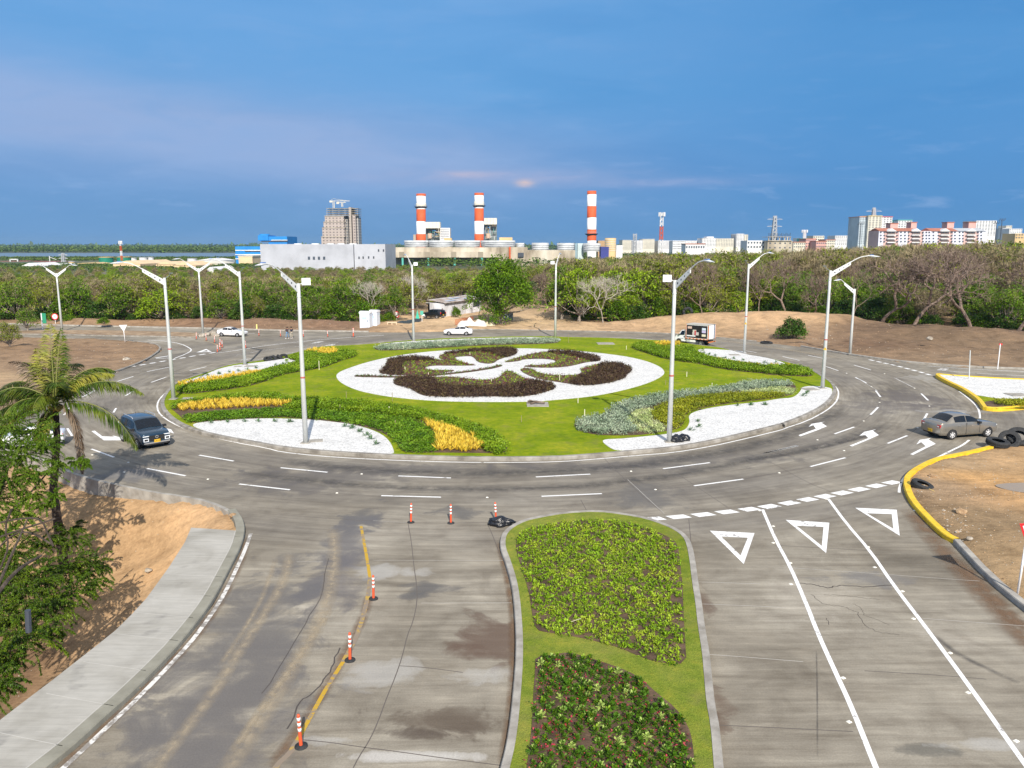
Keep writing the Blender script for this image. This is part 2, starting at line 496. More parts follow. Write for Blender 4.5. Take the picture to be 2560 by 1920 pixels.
def terrain():
    xs=np.concatenate([np.arange(-190,-60,2.5),np.arange(-60,75,.6),np.arange(75,200,2.5)])
    ys=np.concatenate([np.arange(2,62,.6),np.arange(62,160,.9),np.arange(160,460,5)])
    X,Y=np.meshgrid(xs,ys)
    paved=inside_np(X,Y,PAVED)
    dp=dist_poly_np(X,Y,PAVED)
    nz=np.zeros_like(X)
    for j in range(X.shape[0]):
        for i in range(X.shape[1]):
            if(not paved[j,i])and Y[j,i]<200:
                x,y=X[j,i],Y[j,i]
                nz[j,i]=(.10+(.16 if y>95 else 0))*noise.noise((x*.35,y*.35,0))+.05*noise.noise((x*1.1,y*1.1,3))+.35*noise.noise((x*.07,y*.07,7))+(.3 if y>95 else 0)*noise.noise((x*.17,y*.22,5))
    edge=np.clip(dp/2.5,0,1)
    Z=(mounds(X,Y)+nz)*edge+.06-walldrop(X,Y)
    Z+=.12*np.clip(dp/.6,0,1)
    wd=walldrop(X,Y);Z=np.where(paved,np.where(wd>.24,np.minimum(.15-wd,-.06),-.35),Z)
    Z=np.where((~paved)&(dp<.12),np.minimum(-.05,Z),Z)
    n1,n2=X.shape
    idx=np.arange(n1*n2).reshape(n1,n2)
    F=np.stack([idx[:-1,:-1],idx[:-1,1:],idx[1:,1:],idx[1:,:-1]],-1).reshape(-1,4)
    me=bpy.data.meshes.new('ground')
    V=np.stack([X,Y,Z],-1).reshape(-1,3)
    me.from_pydata(V.tolist(),[],F.tolist())
    W_=np.zeros(X.shape);C=np.zeros(X.shape+(3,))
    for p,c in SOILW:
        w=1/(((X-p.x)**2+(Y-p.y)**2)**1.6+2.0)
        W_+=w;C+=w[...,None]*np.array(c)
    C/=W_[...,None]
    at=me.color_attributes.new('soil','FLOAT_COLOR','POINT')
    rgba=np.concatenate([C,np.ones(X.shape+(1,))],-1).reshape(-1)
    at.data.foreach_set('color',rgba.astype(np.float32))
    me.update()
    m,t,b=bsdf('soil')
    ca=t.n('ShaderNodeVertexColor',layer_name='soil');tc=t.n('ShaderNodeTexCoord')
    o=tc.outputs['Object']
    n1_=t.noise(o,.55,8,.62,.3);n2_=t.noise(o,5.0,6,.7);n3_=t.noise(t.mapv(o,(.5,2.2,1)),1.2,7,.65,.8)
    c=t.mix(1.0,ca.outputs[0],t.ramp(n1_,[(.28,(.64,.62,.60)),(.5,(1,1,1)),(.72,(1.28,1.24,1.2))]),'MULTIPLY')
    c=t.mix(1.0,c,t.ramp(n2_,[(.3,(.76,.75,.74)),(.5,(1,1,1)),(.72,(1.16,1.15,1.14))]),'MULTIPLY')
    c=t.mix(1.0,c,t.ramp(n3_,[(.3,(.80,.77,.75)),(.5,(1,1,1)),(.7,(1.12,1.1,1.1))]),'MULTIPLY')
    vo=t.n('ShaderNodeTexVoronoi');vo.inputs['Scale'].default_value=3.2;t.l(o,vo.inputs['Vector'])
    peb=t.ramp(vo.outputs['Distance'],[(.05,1.0),(.11,0.0)])
    sel=t.ramp(t.noise(o,1.7,2),[(.52,0.0),(.6,1.0)])
    c=t.mix(t.m('MULTIPLY',t.m('MULTIPLY',peb,sel),.55),c,(.62,.56,.48))
    t.l(c,b.inputs['Base Color']);b.inputs['Roughness'].default_value=.95;b.inputs['Specular IOR Level'].default_value=.15
    bn=t.n('ShaderNodeBump');bn.inputs['Strength'].default_value=.55;bn.inputs['Distance'].default_value=.08
    t.l(t.m('ADD',n2_,t.m('MULTIPLY',n1_,1.5)),bn.inputs['Height']);t.l(bn.outputs[0],b.inputs['Normal'])
    me.polygons.foreach_set('use_smooth',[True]*len(me.polygons))
    return tag(link('ground',me,m),'bare sandy and brown soil around the roads',kind='structure')


ground=terrain()
GZ=None


def ground_z(x,y):
    """height of the ground under a point"""
    if inside(x,y,PAVED):return 0.0
    X=np.array([[float(x)]]);Y=np.array([[float(y)]])
    d=dist_poly_np(X,Y,PAVED)[0,0]
    e=min(1,d/2.5)
    n0=((.10+(.16 if y>95 else 0))*noise.noise((x*.35,y*.35,0))+.05*noise.noise((x*1.1,y*1.1,3))+.35*noise.noise((x*.07,y*.07,7))+(.3 if y>95 else 0)*noise.noise((x*.17,y*.22,5)))if y<200 else 0
    return float((mounds(X,Y)[0,0]+n0)*e-walldrop(X,Y)[0,0]+.06+.12*min(1,d/.6))


far=MB();far.flat([(-12000,455),(12000,455),(12000,14000),(-12000,14000)],-.35)
far.flat([(-12000,-300),(-189,-300),(-189,455.1),(-12000,455.1)],-.35);far.flat([(199,-300),(12000,-300),(12000,455.1),(199,455.1)],-.35)
far.flat([(-189.1,-300),(199.1,-300),(199.1,2.1),(-189.1,2.1)],-.35)
tag(far.build('terrain',pmat('plain_soil',[(.05,.07,.03),(.09,.11,.05),(.16,.14,.09)],.02,.95,detail=8)),'flat green and brown plain reaching the horizon',kind='structure')

# ---- concrete paving
def concrete_road():
    m,t,b=bsdf('road_concrete')
    tc=t.n('ShaderNodeTexCoord');o=tc.outputs['Object']
    sp=t.n('ShaderNodeSeparateXYZ');t.l(o,sp.inputs[0])
    dx=t.m('SUBTRACT',sp.outputs[0],CX);dy=t.m('SUBTRACT',sp.outputs[1],CY)
    rad=t.m('SQRT',t.m('ADD',t.m('MULTIPLY',dx,dx),t.m('MULTIPLY',dy,dy)))
    ang=t.m('ARCTAN2',dy,dx)
    pv=t.n('ShaderNodeCombineXYZ');t.l(rad,pv.inputs[0]);t.l(t.m('MULTIPLY',ang,40.0),pv.inputs[1])
    # brushed streaks run across each lane on the approaches and round the ring
    s_ring=t.noise(t.mapv(pv.outputs[0],(2.2,.22,1)),1.0,7,.66,.3)
    s_app=t.noise(t.mapv(o,(.22,2.4,1)),1.0,7,.68,.3)
    onring=t.ramp(t.m('MULTIPLY',rad,.01),[(.50,1.0),(.54,0.0)])
    streak=t.mix(onring,s_app,s_ring)
    big=t.noise(o,.11,6,.6,.6);mid=t.noise(o,.55,7,.62,.5);fine=t.noise(o,18,3)
    base=t.ramp(big,[(.30,(.165,.145,.114)),(.46,(.240,.214,.172)),(.60,(.290,.262,.214)),(.74,(.385,.352,.298))])
    c=t.mix(1.0,base,t.ramp(streak,[(.30,(.70,.68,.66)),(.44,(.90,.89,.88)),(.52,(1,1,1)),(.62,(1.15,1.15,1.15)),(.74,(1.48,1.48,1.48))]),'MULTIPLY')
    c=t.mix(1.0,c,t.ramp(mid,[(.30,(.76,.74,.72)),(.5,(1,1,1)),(.70,(1.17,1.17,1.17))]),'MULTIPLY')
    # lanes polished and darkened by tyres near the kerb of the island
    tw=t.noise(pv.outputs[0],.12,3)
    r2=t.m('ADD',rad,t.m('MULTIPLY',tw,3.0))
    lane=t.ramp(t.m('MULTIPLY',r2,.01),[(.36,0.0),(.385,.85),(.42,.35),(.45,.75),(.475,.15),(.50,.6),(.53,0.0)])
    c=t.mix(t.m('MULTIPLY',lane,t.ramp(t.noise(pv.outputs[0],.05,3),[(.35,.1),(.6,.6)])),c,(.13,.122,.120))
    def stain(p,rx,ry,col,k,rot=0.0,wob=.9,c=None):
        v=t.n('ShaderNodeVectorMath',operation='SUBTRACT');t.l(o,v.inputs[0]);v.inputs[1].default_value=(p[0],p[1],0)
        vr=t.mapv(t.mapv(v.outputs[0],rot=(0,0,-rot)),(1/rx,1/ry,0))
        ln=t.n('ShaderNodeVectorMath',operation='LENGTH');t.l(vr,ln.inputs[0])
        q=t.m('ADD',ln.outputs['Value'],t.m('MULTIPLY',t.m('SUBTRACT',mid,.5),wob*4))
        f=t.ramp(q,[(.35,1.0),(.75,.6),(1.0,0.0)])
        return t.mix(t.m('MULTIPLY',f,k),c,col)
    br=(.115,.075,.055);dk=(.10,.098,.10);lt=(.46,.45,.43);dk2=(.12,.11,.105)
    for fr,x,y,rx,ry,col,k in[('C2',1300,880,1.7,2.1,br,.8),('C2',1120,970,.8,.6,br,.6),('C2',960,1370,1.9,1.0,(.10,.075,.055),.75),('C2',800,1445,1.3,.35,(.09,.07,.055),.8),('C2',900,570,1.2,.6,dk,.75),('C2',800,625,.8,.3,dk,.7),('C2',620,480,2.2,.8,lt,.55),('C2',640,1080,1.6,.9,lt,.5),('C2',1180,1100,1.6,.6,lt,.45),('C2',800,1590,2.0,.25,(.52,.5,.47),.75),('C2',340,1490,1.3,.3,lt,.45),('C2',480,160,1.1,2.4,dk,.7),('C2',1090,120,1.6,1.2,dk,.65),('C2',400,300,1.3,4.5,(.13,.125,.13),.75),('C2',300,550,1.4,3.5,(.14,.13,.135),.6),('C3',1345,660,.45,1.4,br,.7),('C3',1440,1250,.45,.9,br,.65),('C3',1430,1400,.4,.6,br,.6),('B2',300,1230,6,1.6,dk2,.6),('B2',900,1180,9,1.2,dk2,.55),('B3',1000,1400,2.0,3.0,dk,.55),('B3',700,1150,9,1.0,dk2,.55),('B3',1500,1100,7,1.1,dk2,.55),('B4',1350,560,3.5,5,(.12,.105,.10),.7),('B4',1180,620,5,3,(.13,.115,.11),.5),('B4',1450,400,2.5,3,lt,.4),('B4',1650,660,3,.8,lt,.4),('C1',1500,950,2.6,8,(.135,.128,.125),.75),('C1',1350,1400,3.0,5,(.14,.13,.125),.7),('C1',2080,420,.8,3.0,(.12,.115,.12),.6),('C4',1250,1550,1.2,.3,(.12,.115,.10),.7),('C4',1650,1520,1.6,.3,lt,.5),('C4',900,520,2.2,.8,(.17,.165,.165),.6),('B1',950,1240,3.0,1.4,(.14,.14,.15),.55),('B1',2050,1330,3.5,1.8,dk2,.6)]:
        p=G(fr,x,y);c=stain(p,rx,ry,col,k,c=c)
    c=t.mix(1.0,c,t.ramp(fine,[(.3,(.9,.9,.9)),(.7,(1.1,1.1,1.1))]),'MULTIPLY')
    # mud washed against the kerbs is soil colour
    t.l(c,b.inputs['Base Color'])
    t.l(t.ramp(mid,[(.3,.75),(.7,.92)]),b.inputs['Roughness']);b.inputs['Specular IOR Level'].default_value=.25
    bn=t.n('ShaderNodeBump');bn.inputs['Strength'].default_value=.25;bn.inputs['Distance'].default_value=.02
    t.l(t.m('ADD',fine,t.m('MULTIPLY',streak,.6)),bn.inputs['Height']);t.l(bn.outputs[0],b.inputs['Normal'])
    return m


road_m=concrete_road()
rb=MB();rb.prism(PAVED,-1.6,0.0)
tag(rb.build('road',road_m),'weathered concrete paving of the roundabout and its approach roads',kind='structure')

# ---- kerbs
kerb_m=pmat('kerb_concrete',[(.16,.145,.125),(.27,.25,.22),(.36,.34,.31)],1.3,.9,.3,20)
kerb_pale=pmat('pale_kerb_concrete',[(.24,.22,.19),(.33,.31,.28),(.42,.40,.36)],1.6,.9,.3,20)
yellow_m=pmat('yellow_kerb_paint',[(.62,.40,.02),(.78,.52,.02),(.80,.56,.04)],2.5,.6,.1,20)


def kerb(line,w,h,mat,name='kerb',closed=False,z0=-.02,label=None,side=1,back=0.0):
    """kerb whose road face runs along `line`; the body lies to its left (side=1)"""
    L=[p.copy()for p in line]
    if closed:L.append(L[0].copy())
    pr=[]
    def off(d):
        o=offset(L[:-1]if closed else L,d*side,closed)
        if closed:o.append(o[0].copy())
        return o
    A=off(0);B=off(.03);C=off(w);b=MB()
    def z(l,zz):return[Vector((p.x,p.y,zz))for p in l]
    rows=[z(A,z0),z(A,h-.04),z(B,h),z(C,h),z(C,back if back else-.4)]
    for r0,r1 in zip(rows[:-1],rows[1:]):
        b.strip(r0,r1)if side>0 else b.strip(r1,r0)
    o=b.build(name,mat)
    return tag(o,label,kind='structure')


kerb(ISLAND,.32,.24,kerb_m,'island_kerb',True,label='concrete kerb round the planted island')

grass_m=None
def grass_mat(name='lawn',c0=(.135,.205,.004),c1=(.19,.265,.006),c2=(.28,.31,.02)):
    m,t,b=bsdf(name)
    tc=t.n('ShaderNodeTexCoord');o=tc.outputs['Object']
    n1=t.noise(o,.22,6,.6,.4);n2=t.noise(o,2.2,5,.6);n3=t.noise(o,28,3)
    c=t.ramp(n1,[(.30,c0),(.48,c1),(.70,c2)])
    c=t.mix(1.0,c,t.ramp(n2,[(.3,(.74,.82,.75)),(.5,(1,1,1)),(.72,(1.38,1.16,1.2))]),'MULTIPLY')
    c=t.mix(1.0,c,t.ramp(n3,[(.3,(.72,.75,.7)),(.7,(1.3,1.25,1.3))]),'MULTIPLY')
    br=t.ramp(t.noise(t.mapv(o,loc=(31,7,0)),.55,8,.7),[(.52,0.0),(.70,.6)])
    c=t.mix(br,c,(.20,.19,.06))
    t.l(c,b.inputs['Base Color']);b.inputs['Roughness'].default_value=.95;b.inputs['Specular IOR Level'].default_value=.1
    bn=t.n('ShaderNodeBump');bn.inputs['Strength'].default_value=.8;bn.inputs['Distance'].default_value=.05
    t.l(t.m('ADD',n3,n2),bn.inputs['Height']);t.l(bn.outputs[0],b.inputs['Normal'])
    return m


grass_m=grass_mat()
lawn_in=offset(ISLAND,.32)
_lw=MB();_lw.add([(CX,CY,.215)]+[(p.x,p.y,.215)for p in lawn_in],[(0,i+1,(i+1)%len(lawn_in)+1)for i in range(len(lawn_in))])
tag(_lw.build('lawn',grass_m),'bright green mown lawn of the island',kind='structure')

# white gravel
def gravel_mat():
    m,t,b=bsdf('white_gravel')
    tc=t.n('ShaderNodeTexCoord');o=tc.outputs['Object']
    vo=t.n('ShaderNodeTexVoronoi');vo.inputs['Scale'].default_value=9.0;t.l(o,vo.inputs['Vector'])
    c=t.ramp(vo.outputs['Color'],[(.1,(.54,.54,.535)),(.5,(.70,.70,.695)),(.9,(.80,.80,.79))])
    c=t.mix(1.0,c,t.ramp(vo.outputs['Distance'],[(.0,(1,1,1)),(.6,(.98,.98,.98)),(.95,(.68,.67,.66))]),'MULTIPLY')
    n=t.noise(o,.8,6,.6)
    c=t.mix(1.0,c,t.ramp(n,[(.3,(.85,.85,.85)),(.5,(1,1,1))]),'MULTIPLY')
    sp_=t.ramp(t.noise(o,5.0,4,.65),[(.60,0.0),(.70,.6)])
    c=t.mix(sp_,c,(.42,.41,.38))
    t.l(c,b.inputs['Base Color']);b.inputs['Roughness'].default_value=.85
    bn=t.n('ShaderNodeBump');bn.inputs['Strength'].default_value=.55;bn.inputs['Distance'].default_value=.04
    t.l(t.m('SUBTRACT',1.0,vo.outputs['Distance']),bn.inputs['Height']);t.l(bn.outputs[0],b.inputs['Normal'])
    return m


gravel_m=gravel_mat()
Z1=.235
GRAVELS={'oval':cat(('B2',[(440,440),(460,480),(520,520),(620,560),(760,590),(900,612),(1100,632),(1350,645),(1700,649),(2050,645)]),('B3',[(240,635),(400,622),(600,600),(800,560),(950,520),(1060,480),(1130,440),(1145,410),(1110,370),(1000,325),(850,290),(640,262),(400,240),(150,228),(0,224)]),('B2',[(1600,228),(1300,240),(1100,258),(900,285),(700,330),(560,375),(470,410)]),z=.21),'back_left':cat(('E',[(0,775),(100,726),(300,676),(450,656),(700,628),(900,598),(990,578),(1060,588),(1128,610),(1115,630),(1000,655),(800,690),(660,722),(520,755),(330,790),(100,830)]),('B1',[(1480,552),(1400,566),(1330,575),(1390,550)]),z=.21),'near_left':cat(('B1',[(1380,878),(1500,856),(1700,840),(1950,833)]),('B2',[(0,780),(200,785),(450,805),(650,842),(790,895),(860,950),(897,1020),(903,1068),(600,1052),(300,1032),(0,997)]),('B1',[(1850,1002),(1650,965),(1470,920)]),z=.21),'back_right':cat(('B3',[(1392,242),(1440,226),(1600,235),(1800,250)]),('B4',[(0,208),(120,225),(250,252),(340,285),(300,300),(100,290)]),('B3',[(1900,345),(1700,322),(1550,296),(1430,266)]),z=.21),'near_right':cat(('B3',[(635,945),(800,940),(1000,920),(1150,905),(1280,882),(1325,850),(1342,800),(1330,760),(1370,727),(1500,695),(1700,668),(1900,650),(2060,620)]),('B4',[(380,555),(430,520),(450,490),(462,465),(560,458),(690,473),(700,500),(688,550),(630,610),(540,660),(400,718),(200,782)]),('B3',[(2050,828),(1800,885),(1400,978),(1000,1022),(765,1037),(690,1000)]),z=.21)}
GRAVELS['back']=cat(('B2',[(760,195),(900,178),(1200,158),(1600,144),(2000,136)]),('B3',[(100,138),(320,145),(322,162),(250,160)]),('B2',[(1900,146),(1500,158),(1000,186)]),z=.21)
GRAVELS={k:smooth(v,True,2)for k,v in GRAVELS.items()}
for k,v in GRAVELS.items():
    tag(MB().prism(v,.2,Z1).build('gravel_bed',gravel_m),{'oval':'white gravel oval under the dark flower motif','back_left':'white gravel strip by the back left lamp','near_left':'white gravel fan by the near left lamp','back_right':'white gravel strip by the back right lamp','near_right':'long white gravel sweep at the right edge of the island','back':'thin white gravel strip along the back kerb'}[k],kind='structure')

# ---- median of the near approach road
MED=(cat(('C3',[(330,170),(250,190),(180,225),(138,262),(121,300),(120,360),(150,440),(185,560),(200,660),(208,760),(215,900),(212,1050),(200,1200),(180,1400),(155,1560),(130,1659)]))+[G('C3',130,1659)+(G('C3',130,1659)-G('C3',155,1560)).normalized()*15,G('C3',1460,1659)+(G('C3',1460,1659)-G('C3',1440,1450)).normalized()*15]+cat(('C3',[(1460,1659),(1440,1450),(1410,1300),(1395,1150),(1380,1000),(1350,830),(1335,700),(1310,560),(1295,440),(1275,340),(1250,290),(1200,250),(1120,212),(1010,175),(880,150),(700,128),(500,140)])))
MED=smooth(MED,True,1)
if area2(MED)<0:MED=MED[::-1]
kerb(MED,.26,.22,kerb_pale,'median_kerb',True,label='pale concrete kerb round the planted median')
med_grass=grass_mat('median_turf',(.15,.205,.02),(.185,.235,.03),(.23,.255,.05))
tag(MB().flat(offset(MED,.26),.20).build('turf',med_grass),'yellowish green turf of the median',kind='structure')

# ---- right hand yellow-kerbed gravel island
YI=cat(('B4',[(1506,392),(1522,378),(1600,388),(1800,402),(2000,415),(2300,428),(2900,450),(2900,615),(2500,625),(2212,645),(2100,656),(1990,662),(1890,652),(1872,640),(1850,600),(1800,555),(1700,490),(1600,445)]))
YI=smooth(YI,True,1)
if area2(YI)<0:YI=YI[::-1]
kerb(YI,.36,.34,yellow_m,'yellow_kerb',True,label='yellow painted kerb round the right gravel island')
yi_in=offset(YI,.36)
tag(MB().flat(yi_in,.26).build('gravel_bed',gravel_m),'white gravel inside the yellow kerb on the right',kind='structure')
yl=cat(('B4',[(1835,530),(1900,540),(2000,555),(2212,560),(2500,570),(2500,612),(2212,628),(2000,636),(1915,628),(1885,590)]),z=.28)
tag(MB().flat(yl,.285).build('lawn',grass_m),'small lawn patch inside the yellow kerb',kind='structure')
ys_=smooth(cat(('B4',[(1885,585),(1960,573),(2060,568),(2212,572),(2400,580),(2400,610),(2212,622),(2000,632),(1920,622)]),z=.3))
soil_m=pmat('planting_soil',[(.05,.03,.018),(.10,.062,.038),(.16,.10,.062)],1.6,.95,.8,9,detail=8)
tag(MB().prism(ys_,.28,.31).build('planting_soil',soil_m),'dark planting soil inside the yellow kerb',kind='structure')

# outer kerbs of the roads
def outk(frpts,h=.2,w=.25,m=kerb_m,side=1,label=None,back=0.0,sm=2,z0=-.02):
    L=smooth(cat(*frpts),False,sm)
    return kerb(L,w,h,m,'kerb',False,label=label,side=side,back=back,z0=z0)


outk([('B1',[(1740,1560),(1660,1500),(1500,1440),(1320,1408),(1150,1385),(950,1345),(750,1300),(600,1262),(480,1215),(380,1165),(200,1100),(-150,1030),(-700,1040)])],.16,.25,kerb_pale,1,'kerb on top of the retaining wall at the lower left',back=-2.2)
kerb([EXT]+smooth(cat(('C1',[(340,1659),(500,1530),(690,1350),(860,1200),(1115,940),(1240,790),(1390,590),(1510,350),(1570,230),(1592,130),(1575,60),(1530,0)])),False,2),.42,.2,pmat('sidewalk_kerb',[(.22,.21,.17),(.30,.29,.24)],1.5,.9,.2),label='broad kerb along the near left sidewalk')
outk([('B1',[(-200,960),(20,860),(60,820),(130,750),(300,680),(545,585),(850,498),(1060,420),(1178,340),(1165,305),(1090,285),(900,270),(600,257),(400,252),(-200,240)])],.18,.25,kerb_m,1,'kerb round the brown verge on the far left')
outk([('A1',[(-800,1275),(0,1278),(430,1292),(1250,1310),(2000,1325)]),('A2',[(400,1337),(900,1345),(1250,1350)])],.2,.3,kerb_pale,1,'pale kerb along the back left of the road')
outk([('A3',[(0,1330),(250,1328),(850,1338),(1500,1350),(1900,1365)]),('A4',[(190,1065),(450,1090)])],.12,.25,kerb_m,1,'half buried kerb along the back of the ring')
outk([('A4',[(740,1125),(1060,1180),(1380,1225),(1800,1260),(2212,1275),(2900,1300)])],.2,.3,kerb_pale,1,'pale kerb along the dark soil on the right')
outk([('B4',[(1930,955),(1700,1010),(1500,1045),(1350,1120),(1270,1180),(1250,1240),(1290,1370),(1400,1500),(1560,1659)]),('C4',[(1400,310)])],.24,.34,yellow_m,1,'yellow painted kerb round the near right soil')
outk([('C4',[(1400,310),(1600,530),(1827,720),(2100,930)])],.24,.3,kerb_pale,1,'unpainted kerb at the near right edge',sm=1)

# narrow earth median of the far left road
EM=smooth(cat(('B1',[(-100,205),(400,195),(900,198),(1200,206),(1440,215),(1470,228),(1420,250),(1200,240),(900,238),(400,225),(-100,222)])))
if area2(EM)<0:EM=EM[::-1]
kerb(EM,.25,.16,kerb_m,'kerb',True,label='kerb round the earth median on the far left')
tag(MB().flat(offset(EM,.25),.17).build('earth',pmat('median_earth',[(.20,.13,.08),(.30,.21,.13),(.42,.31,.2)],.6,.95,.6,4,detail=8)),'bare earth of the far left median',kind='structure')

# ---- near left sidewalk
SW=cat(('C1',[(1240,125),(1200,220),(1100,380),(950,590),(860,690),(750,800),(620,905),(500,1000),(350,1120),(180,1250),(0,1390),(-200,1540),(-500,1760)]))+[Vector((-19.8,12,0)),Vector((-14.6,14.5,0))]
kl=[EXT]+smooth(cat(('C1',[(340,1659),(500,1530),(690,1350),(860,1200),(1115,940),(1240,790),(1390,590),(1510,350),(1565,240),(1590,140)])),False,1)
kin=offset(kl,.42,False)
SWP=cat(('C1',[(1240,125),(1200,220),(1100,380),(950,590),(860,690),(750,800),(620,905),(500,1000),(350,1120),(180,1250),(0,1390),(-200,1540)]))+[G('C1',-200,1540)+(_a-_b).normalized()*14]+kin
sw_m,t_,b_=bsdf('sidewalk_concrete')
tc_=t_.n('ShaderNodeTexCoord');o_=tc_.outputs['Object']
c_=t_.ramp(t_.noise(o_,.5,7,.6,.5),[(.3,(.30,.285,.25)),(.5,(.38,.365,.33)),(.7,(.44,.425,.39))])
c_=t_.mix(1.0,c_,t_.ramp(t_.noise(t_.mapv(o_,(.5,6,1)),1.5,6,.65),[(.3,(.86,.86,.86)),(.6,(1.05,1.05,1.05))]),'MULTIPLY')
dk_=t_.ramp(t_.noise(t_.mapv(o_,(1,1,1),(5,3,0)),.9,3,.5),[(.62,0.0),(.70,.45)])
dk_=t_.m('MULTIPLY',dk_,t_.ramp(t_.noise(t_.mapv(o_,(1,9,1)),2.0,2),[(.4,.3),(.6,1.0)]))
c_=t_.mix(dk_,c_,(.15,.145,.14))
t_.l(c_,b_.inputs['Base Color']);b_.inputs['Roughness'].default_value=.9
sw_in=offset(SWP,0)
tag(MB().prism(SWP,-.1,.195).build('sidewalk',sw_m),'pale concrete sidewalk at the lower left',kind='structure')
jm=MB()
joint_m=flatmat('pale_joint',(.50,.49,.46),.9)
for a,b in[((1225,150),(1555,160)),((1165,285),(1500,292)),((1075,400),(1440,420)),((985,525),(1370,545)),((875,650),(1250,684)),((760,790),(1155,833)),((540,970),(945,1027)),((300,1175),(735,1255)),((0,1430),(405,1515))]:
    p,q=G('C1',*a,.2),G('C1',*b,.2);d=(q-p).normalized();n=Vector((-d.y,d.x,0))*.012
    jm.add([p-n,q-n,q+n,p+n],[(0,1,2,3)])
kj=offset(kl,.44,False)
jm.strip([Vector((p.x,p.y,.2))for p in kj],[Vector((p.x,p.y,.2))for p in offset(kl,.465,False)])
tag(jm.build('sidewalk_joints',joint_m),'pale joints of the near left sidewalk',kind='structure')
# ------------------------------------------------------------------ painted markings
def paint_mat(name,col,worn=.45,wear=None):
    """road paint worn through to the concrete in flecks"""
    m,t,b=bsdf(name)
    o=t.n('ShaderNodeTexCoord').outputs['Object']
    n=t.noise(o,3.5,8,.72);n2=t.noise(o,.7,3)
    f=t.ramp(t.m('ADD',n,t.m('MULTIPLY',t.m('SUBTRACT',n2,.5),.5)),[(.5-.5*worn,1.0),(.60-.5*worn,0.0)])
    c=t.mix(f,col,wear or(.26,.24,.22))
    t.l(c,b.inputs['Base Color']);b.inputs['Roughness'].default_value=.7
    return m


white_m=paint_mat('white_paint',(.82,.82,.82),.36)
worn_m=paint_mat('worn_white_paint',(.70,.69,.67),.12)
faint_m=paint_mat('faint_white_paint',(.50,.49,.47),.05)
worn_yellow=paint_mat('worn_yellow_paint',(.46,.30,.05),-.02,(.25,.20,.15))
yellow_p=paint_mat('yellow_paint',(.50,.31,.02),.20,(.25,.20,.15))
ZM=.005


def seg(b,fr,a,c,w,fr2=None,z=ZM):
    p,q=G(fr,*a),G(fr2 or fr,*c);d=(q-p);d.normalize();n=Vector((-d.y,d.x,0))*w/2
    b.add([(v.x,v.y,z)for v in(p-n,q-n,q+n,p+n)],[(0,1,2,3)])


def line(b,pts,w,z=ZM,sm=1):
    L=smooth(pts,False,sm)
    b.strip([Vector((p.x,p.y,z))for p in offset(L,-w/2,False)],[Vector((p.x,p.y,z))for p in offset(L,w/2,False)])


b=MB()
DASH={'B1':[((665,1055),(830,1115)),((1070,1197),(1350,1250)),((1740,1310),(2110,1352)),((1450,1100),(1700,1143)),((600,677),(690,630)),((912,668),(985,625)),((855,563),(970,527)),((1100,570),(1210,532)),((1380,485),(1500,457)),((1070,492),(1230,460)),((465,808),(505,755)),((490,905),(525,960)),((825,790),(845,758)),((862,855),(895,892)),((1715,412),(1830,398))],'B2':[((5,1167),(375,1203)),((935,1232),(1350,1248)),((800,1388),(1272,1400))],'B3':[((125,1240),(555,1218)),((170,1393),(648,1372)),((1130,1175),(1500,1127)),((1925,1053),(2190,992)),((1375,1310),(1765,1257))],'B4':[((155,990),(425,930)),((525,1095),(800,1025)),((715,837),(870,782)),((1135,912),(1290,850)),((1000,685),(1060,625)),((1040,495),(1078,545)),((1400,518),(1455,572)),((880,390),(968,435)),((650,305),(745,337)),((870,293),(1003,332)),((505,215),(650,245)),((305,225),(440,257)),((0,178),(100,194)),((1418,728),(1448,675))],'E':[((340,612),(500,590)),((2150,380),(2212,376)),((470,268),(590,268))],'A3':[((530,1397),(680,1405)),((1240,1415),(1400,1425)),((1200,1400),(1330,1400)),((300,1392),(440,1390)),((1480,1420),(1600,1430)),((1560,1405),(1700,1412))],'B3x':[]}
for fr,L in DASH.items():
    for a,c in L:seg(b,fr,a,c,.16)
b.build('lane_dashes',white_m)
tag(bpy.data.objects['lane_dashes'],'white broken lane lines round the ring',kind='structure')

b=MB()
line(b,cat(('B1',[(1280,600),(1222,630),(1160,690),(1142,735),(1150,785),(1200,835),(1300,890),(1450,945),(1700,1006),(1950,1050)]),('B2',[(0,1042),(300,1074),(600,1094),(1000,1112),(1400,1124),(1800,1126),(2200,1121)]),('B3',[(640,1096),(900,1072),(1200,1050),(1500,1001),(1800,934),(2100,860)]),('B4',[(300,800),(500,735),(650,655),(725,590),(747,540),(745,490),(712,450),(650,402),(560,344)])),.13)
line(b,cat(('B4',[(1700,500),(1740,530),(1800,578),(1845,625),(1865,680),(1862,752)])),.14)
line(b,cat(('B4',[(1780,885),(1720,930),(1650,962),(1500,1038),(1400,1080)])),.16)
line(b,cat(('B4',[(1225,1300),(1228,1260),(1255,1190),(1330,1130)])),.14)
line(b,cat(('B1',[(520,588),(545,580),(700,535),(850,497)])),.13)
line(b,cat(('B1',[(1075,262),(1200,268),(1320,290),(1380,320),(1397,338),(1350,365),(1265,397)])),.16)
line(b,cat(('E',[(100,516),(300,492),(480,462),(800,412),(1150,374),(1400,348),(1650,330),(1900,310),(2212,292)])),.16)
line(b,cat(('B4',[(1650,392),(1800,398),(1980,402)])),.18,sm=0)
line(b,cat(('B4',[(1560,336),(1750,352),(2000,368),(2300,380)])),.12,sm=0)
line(b,cat(('B4',[(1450,300),(1750,322),(2212,345),(2600,360)])),.12,sm=0)
tag(b.build('edge_lines',white_m),'white edge lines of the ring and its exits',kind='structure')

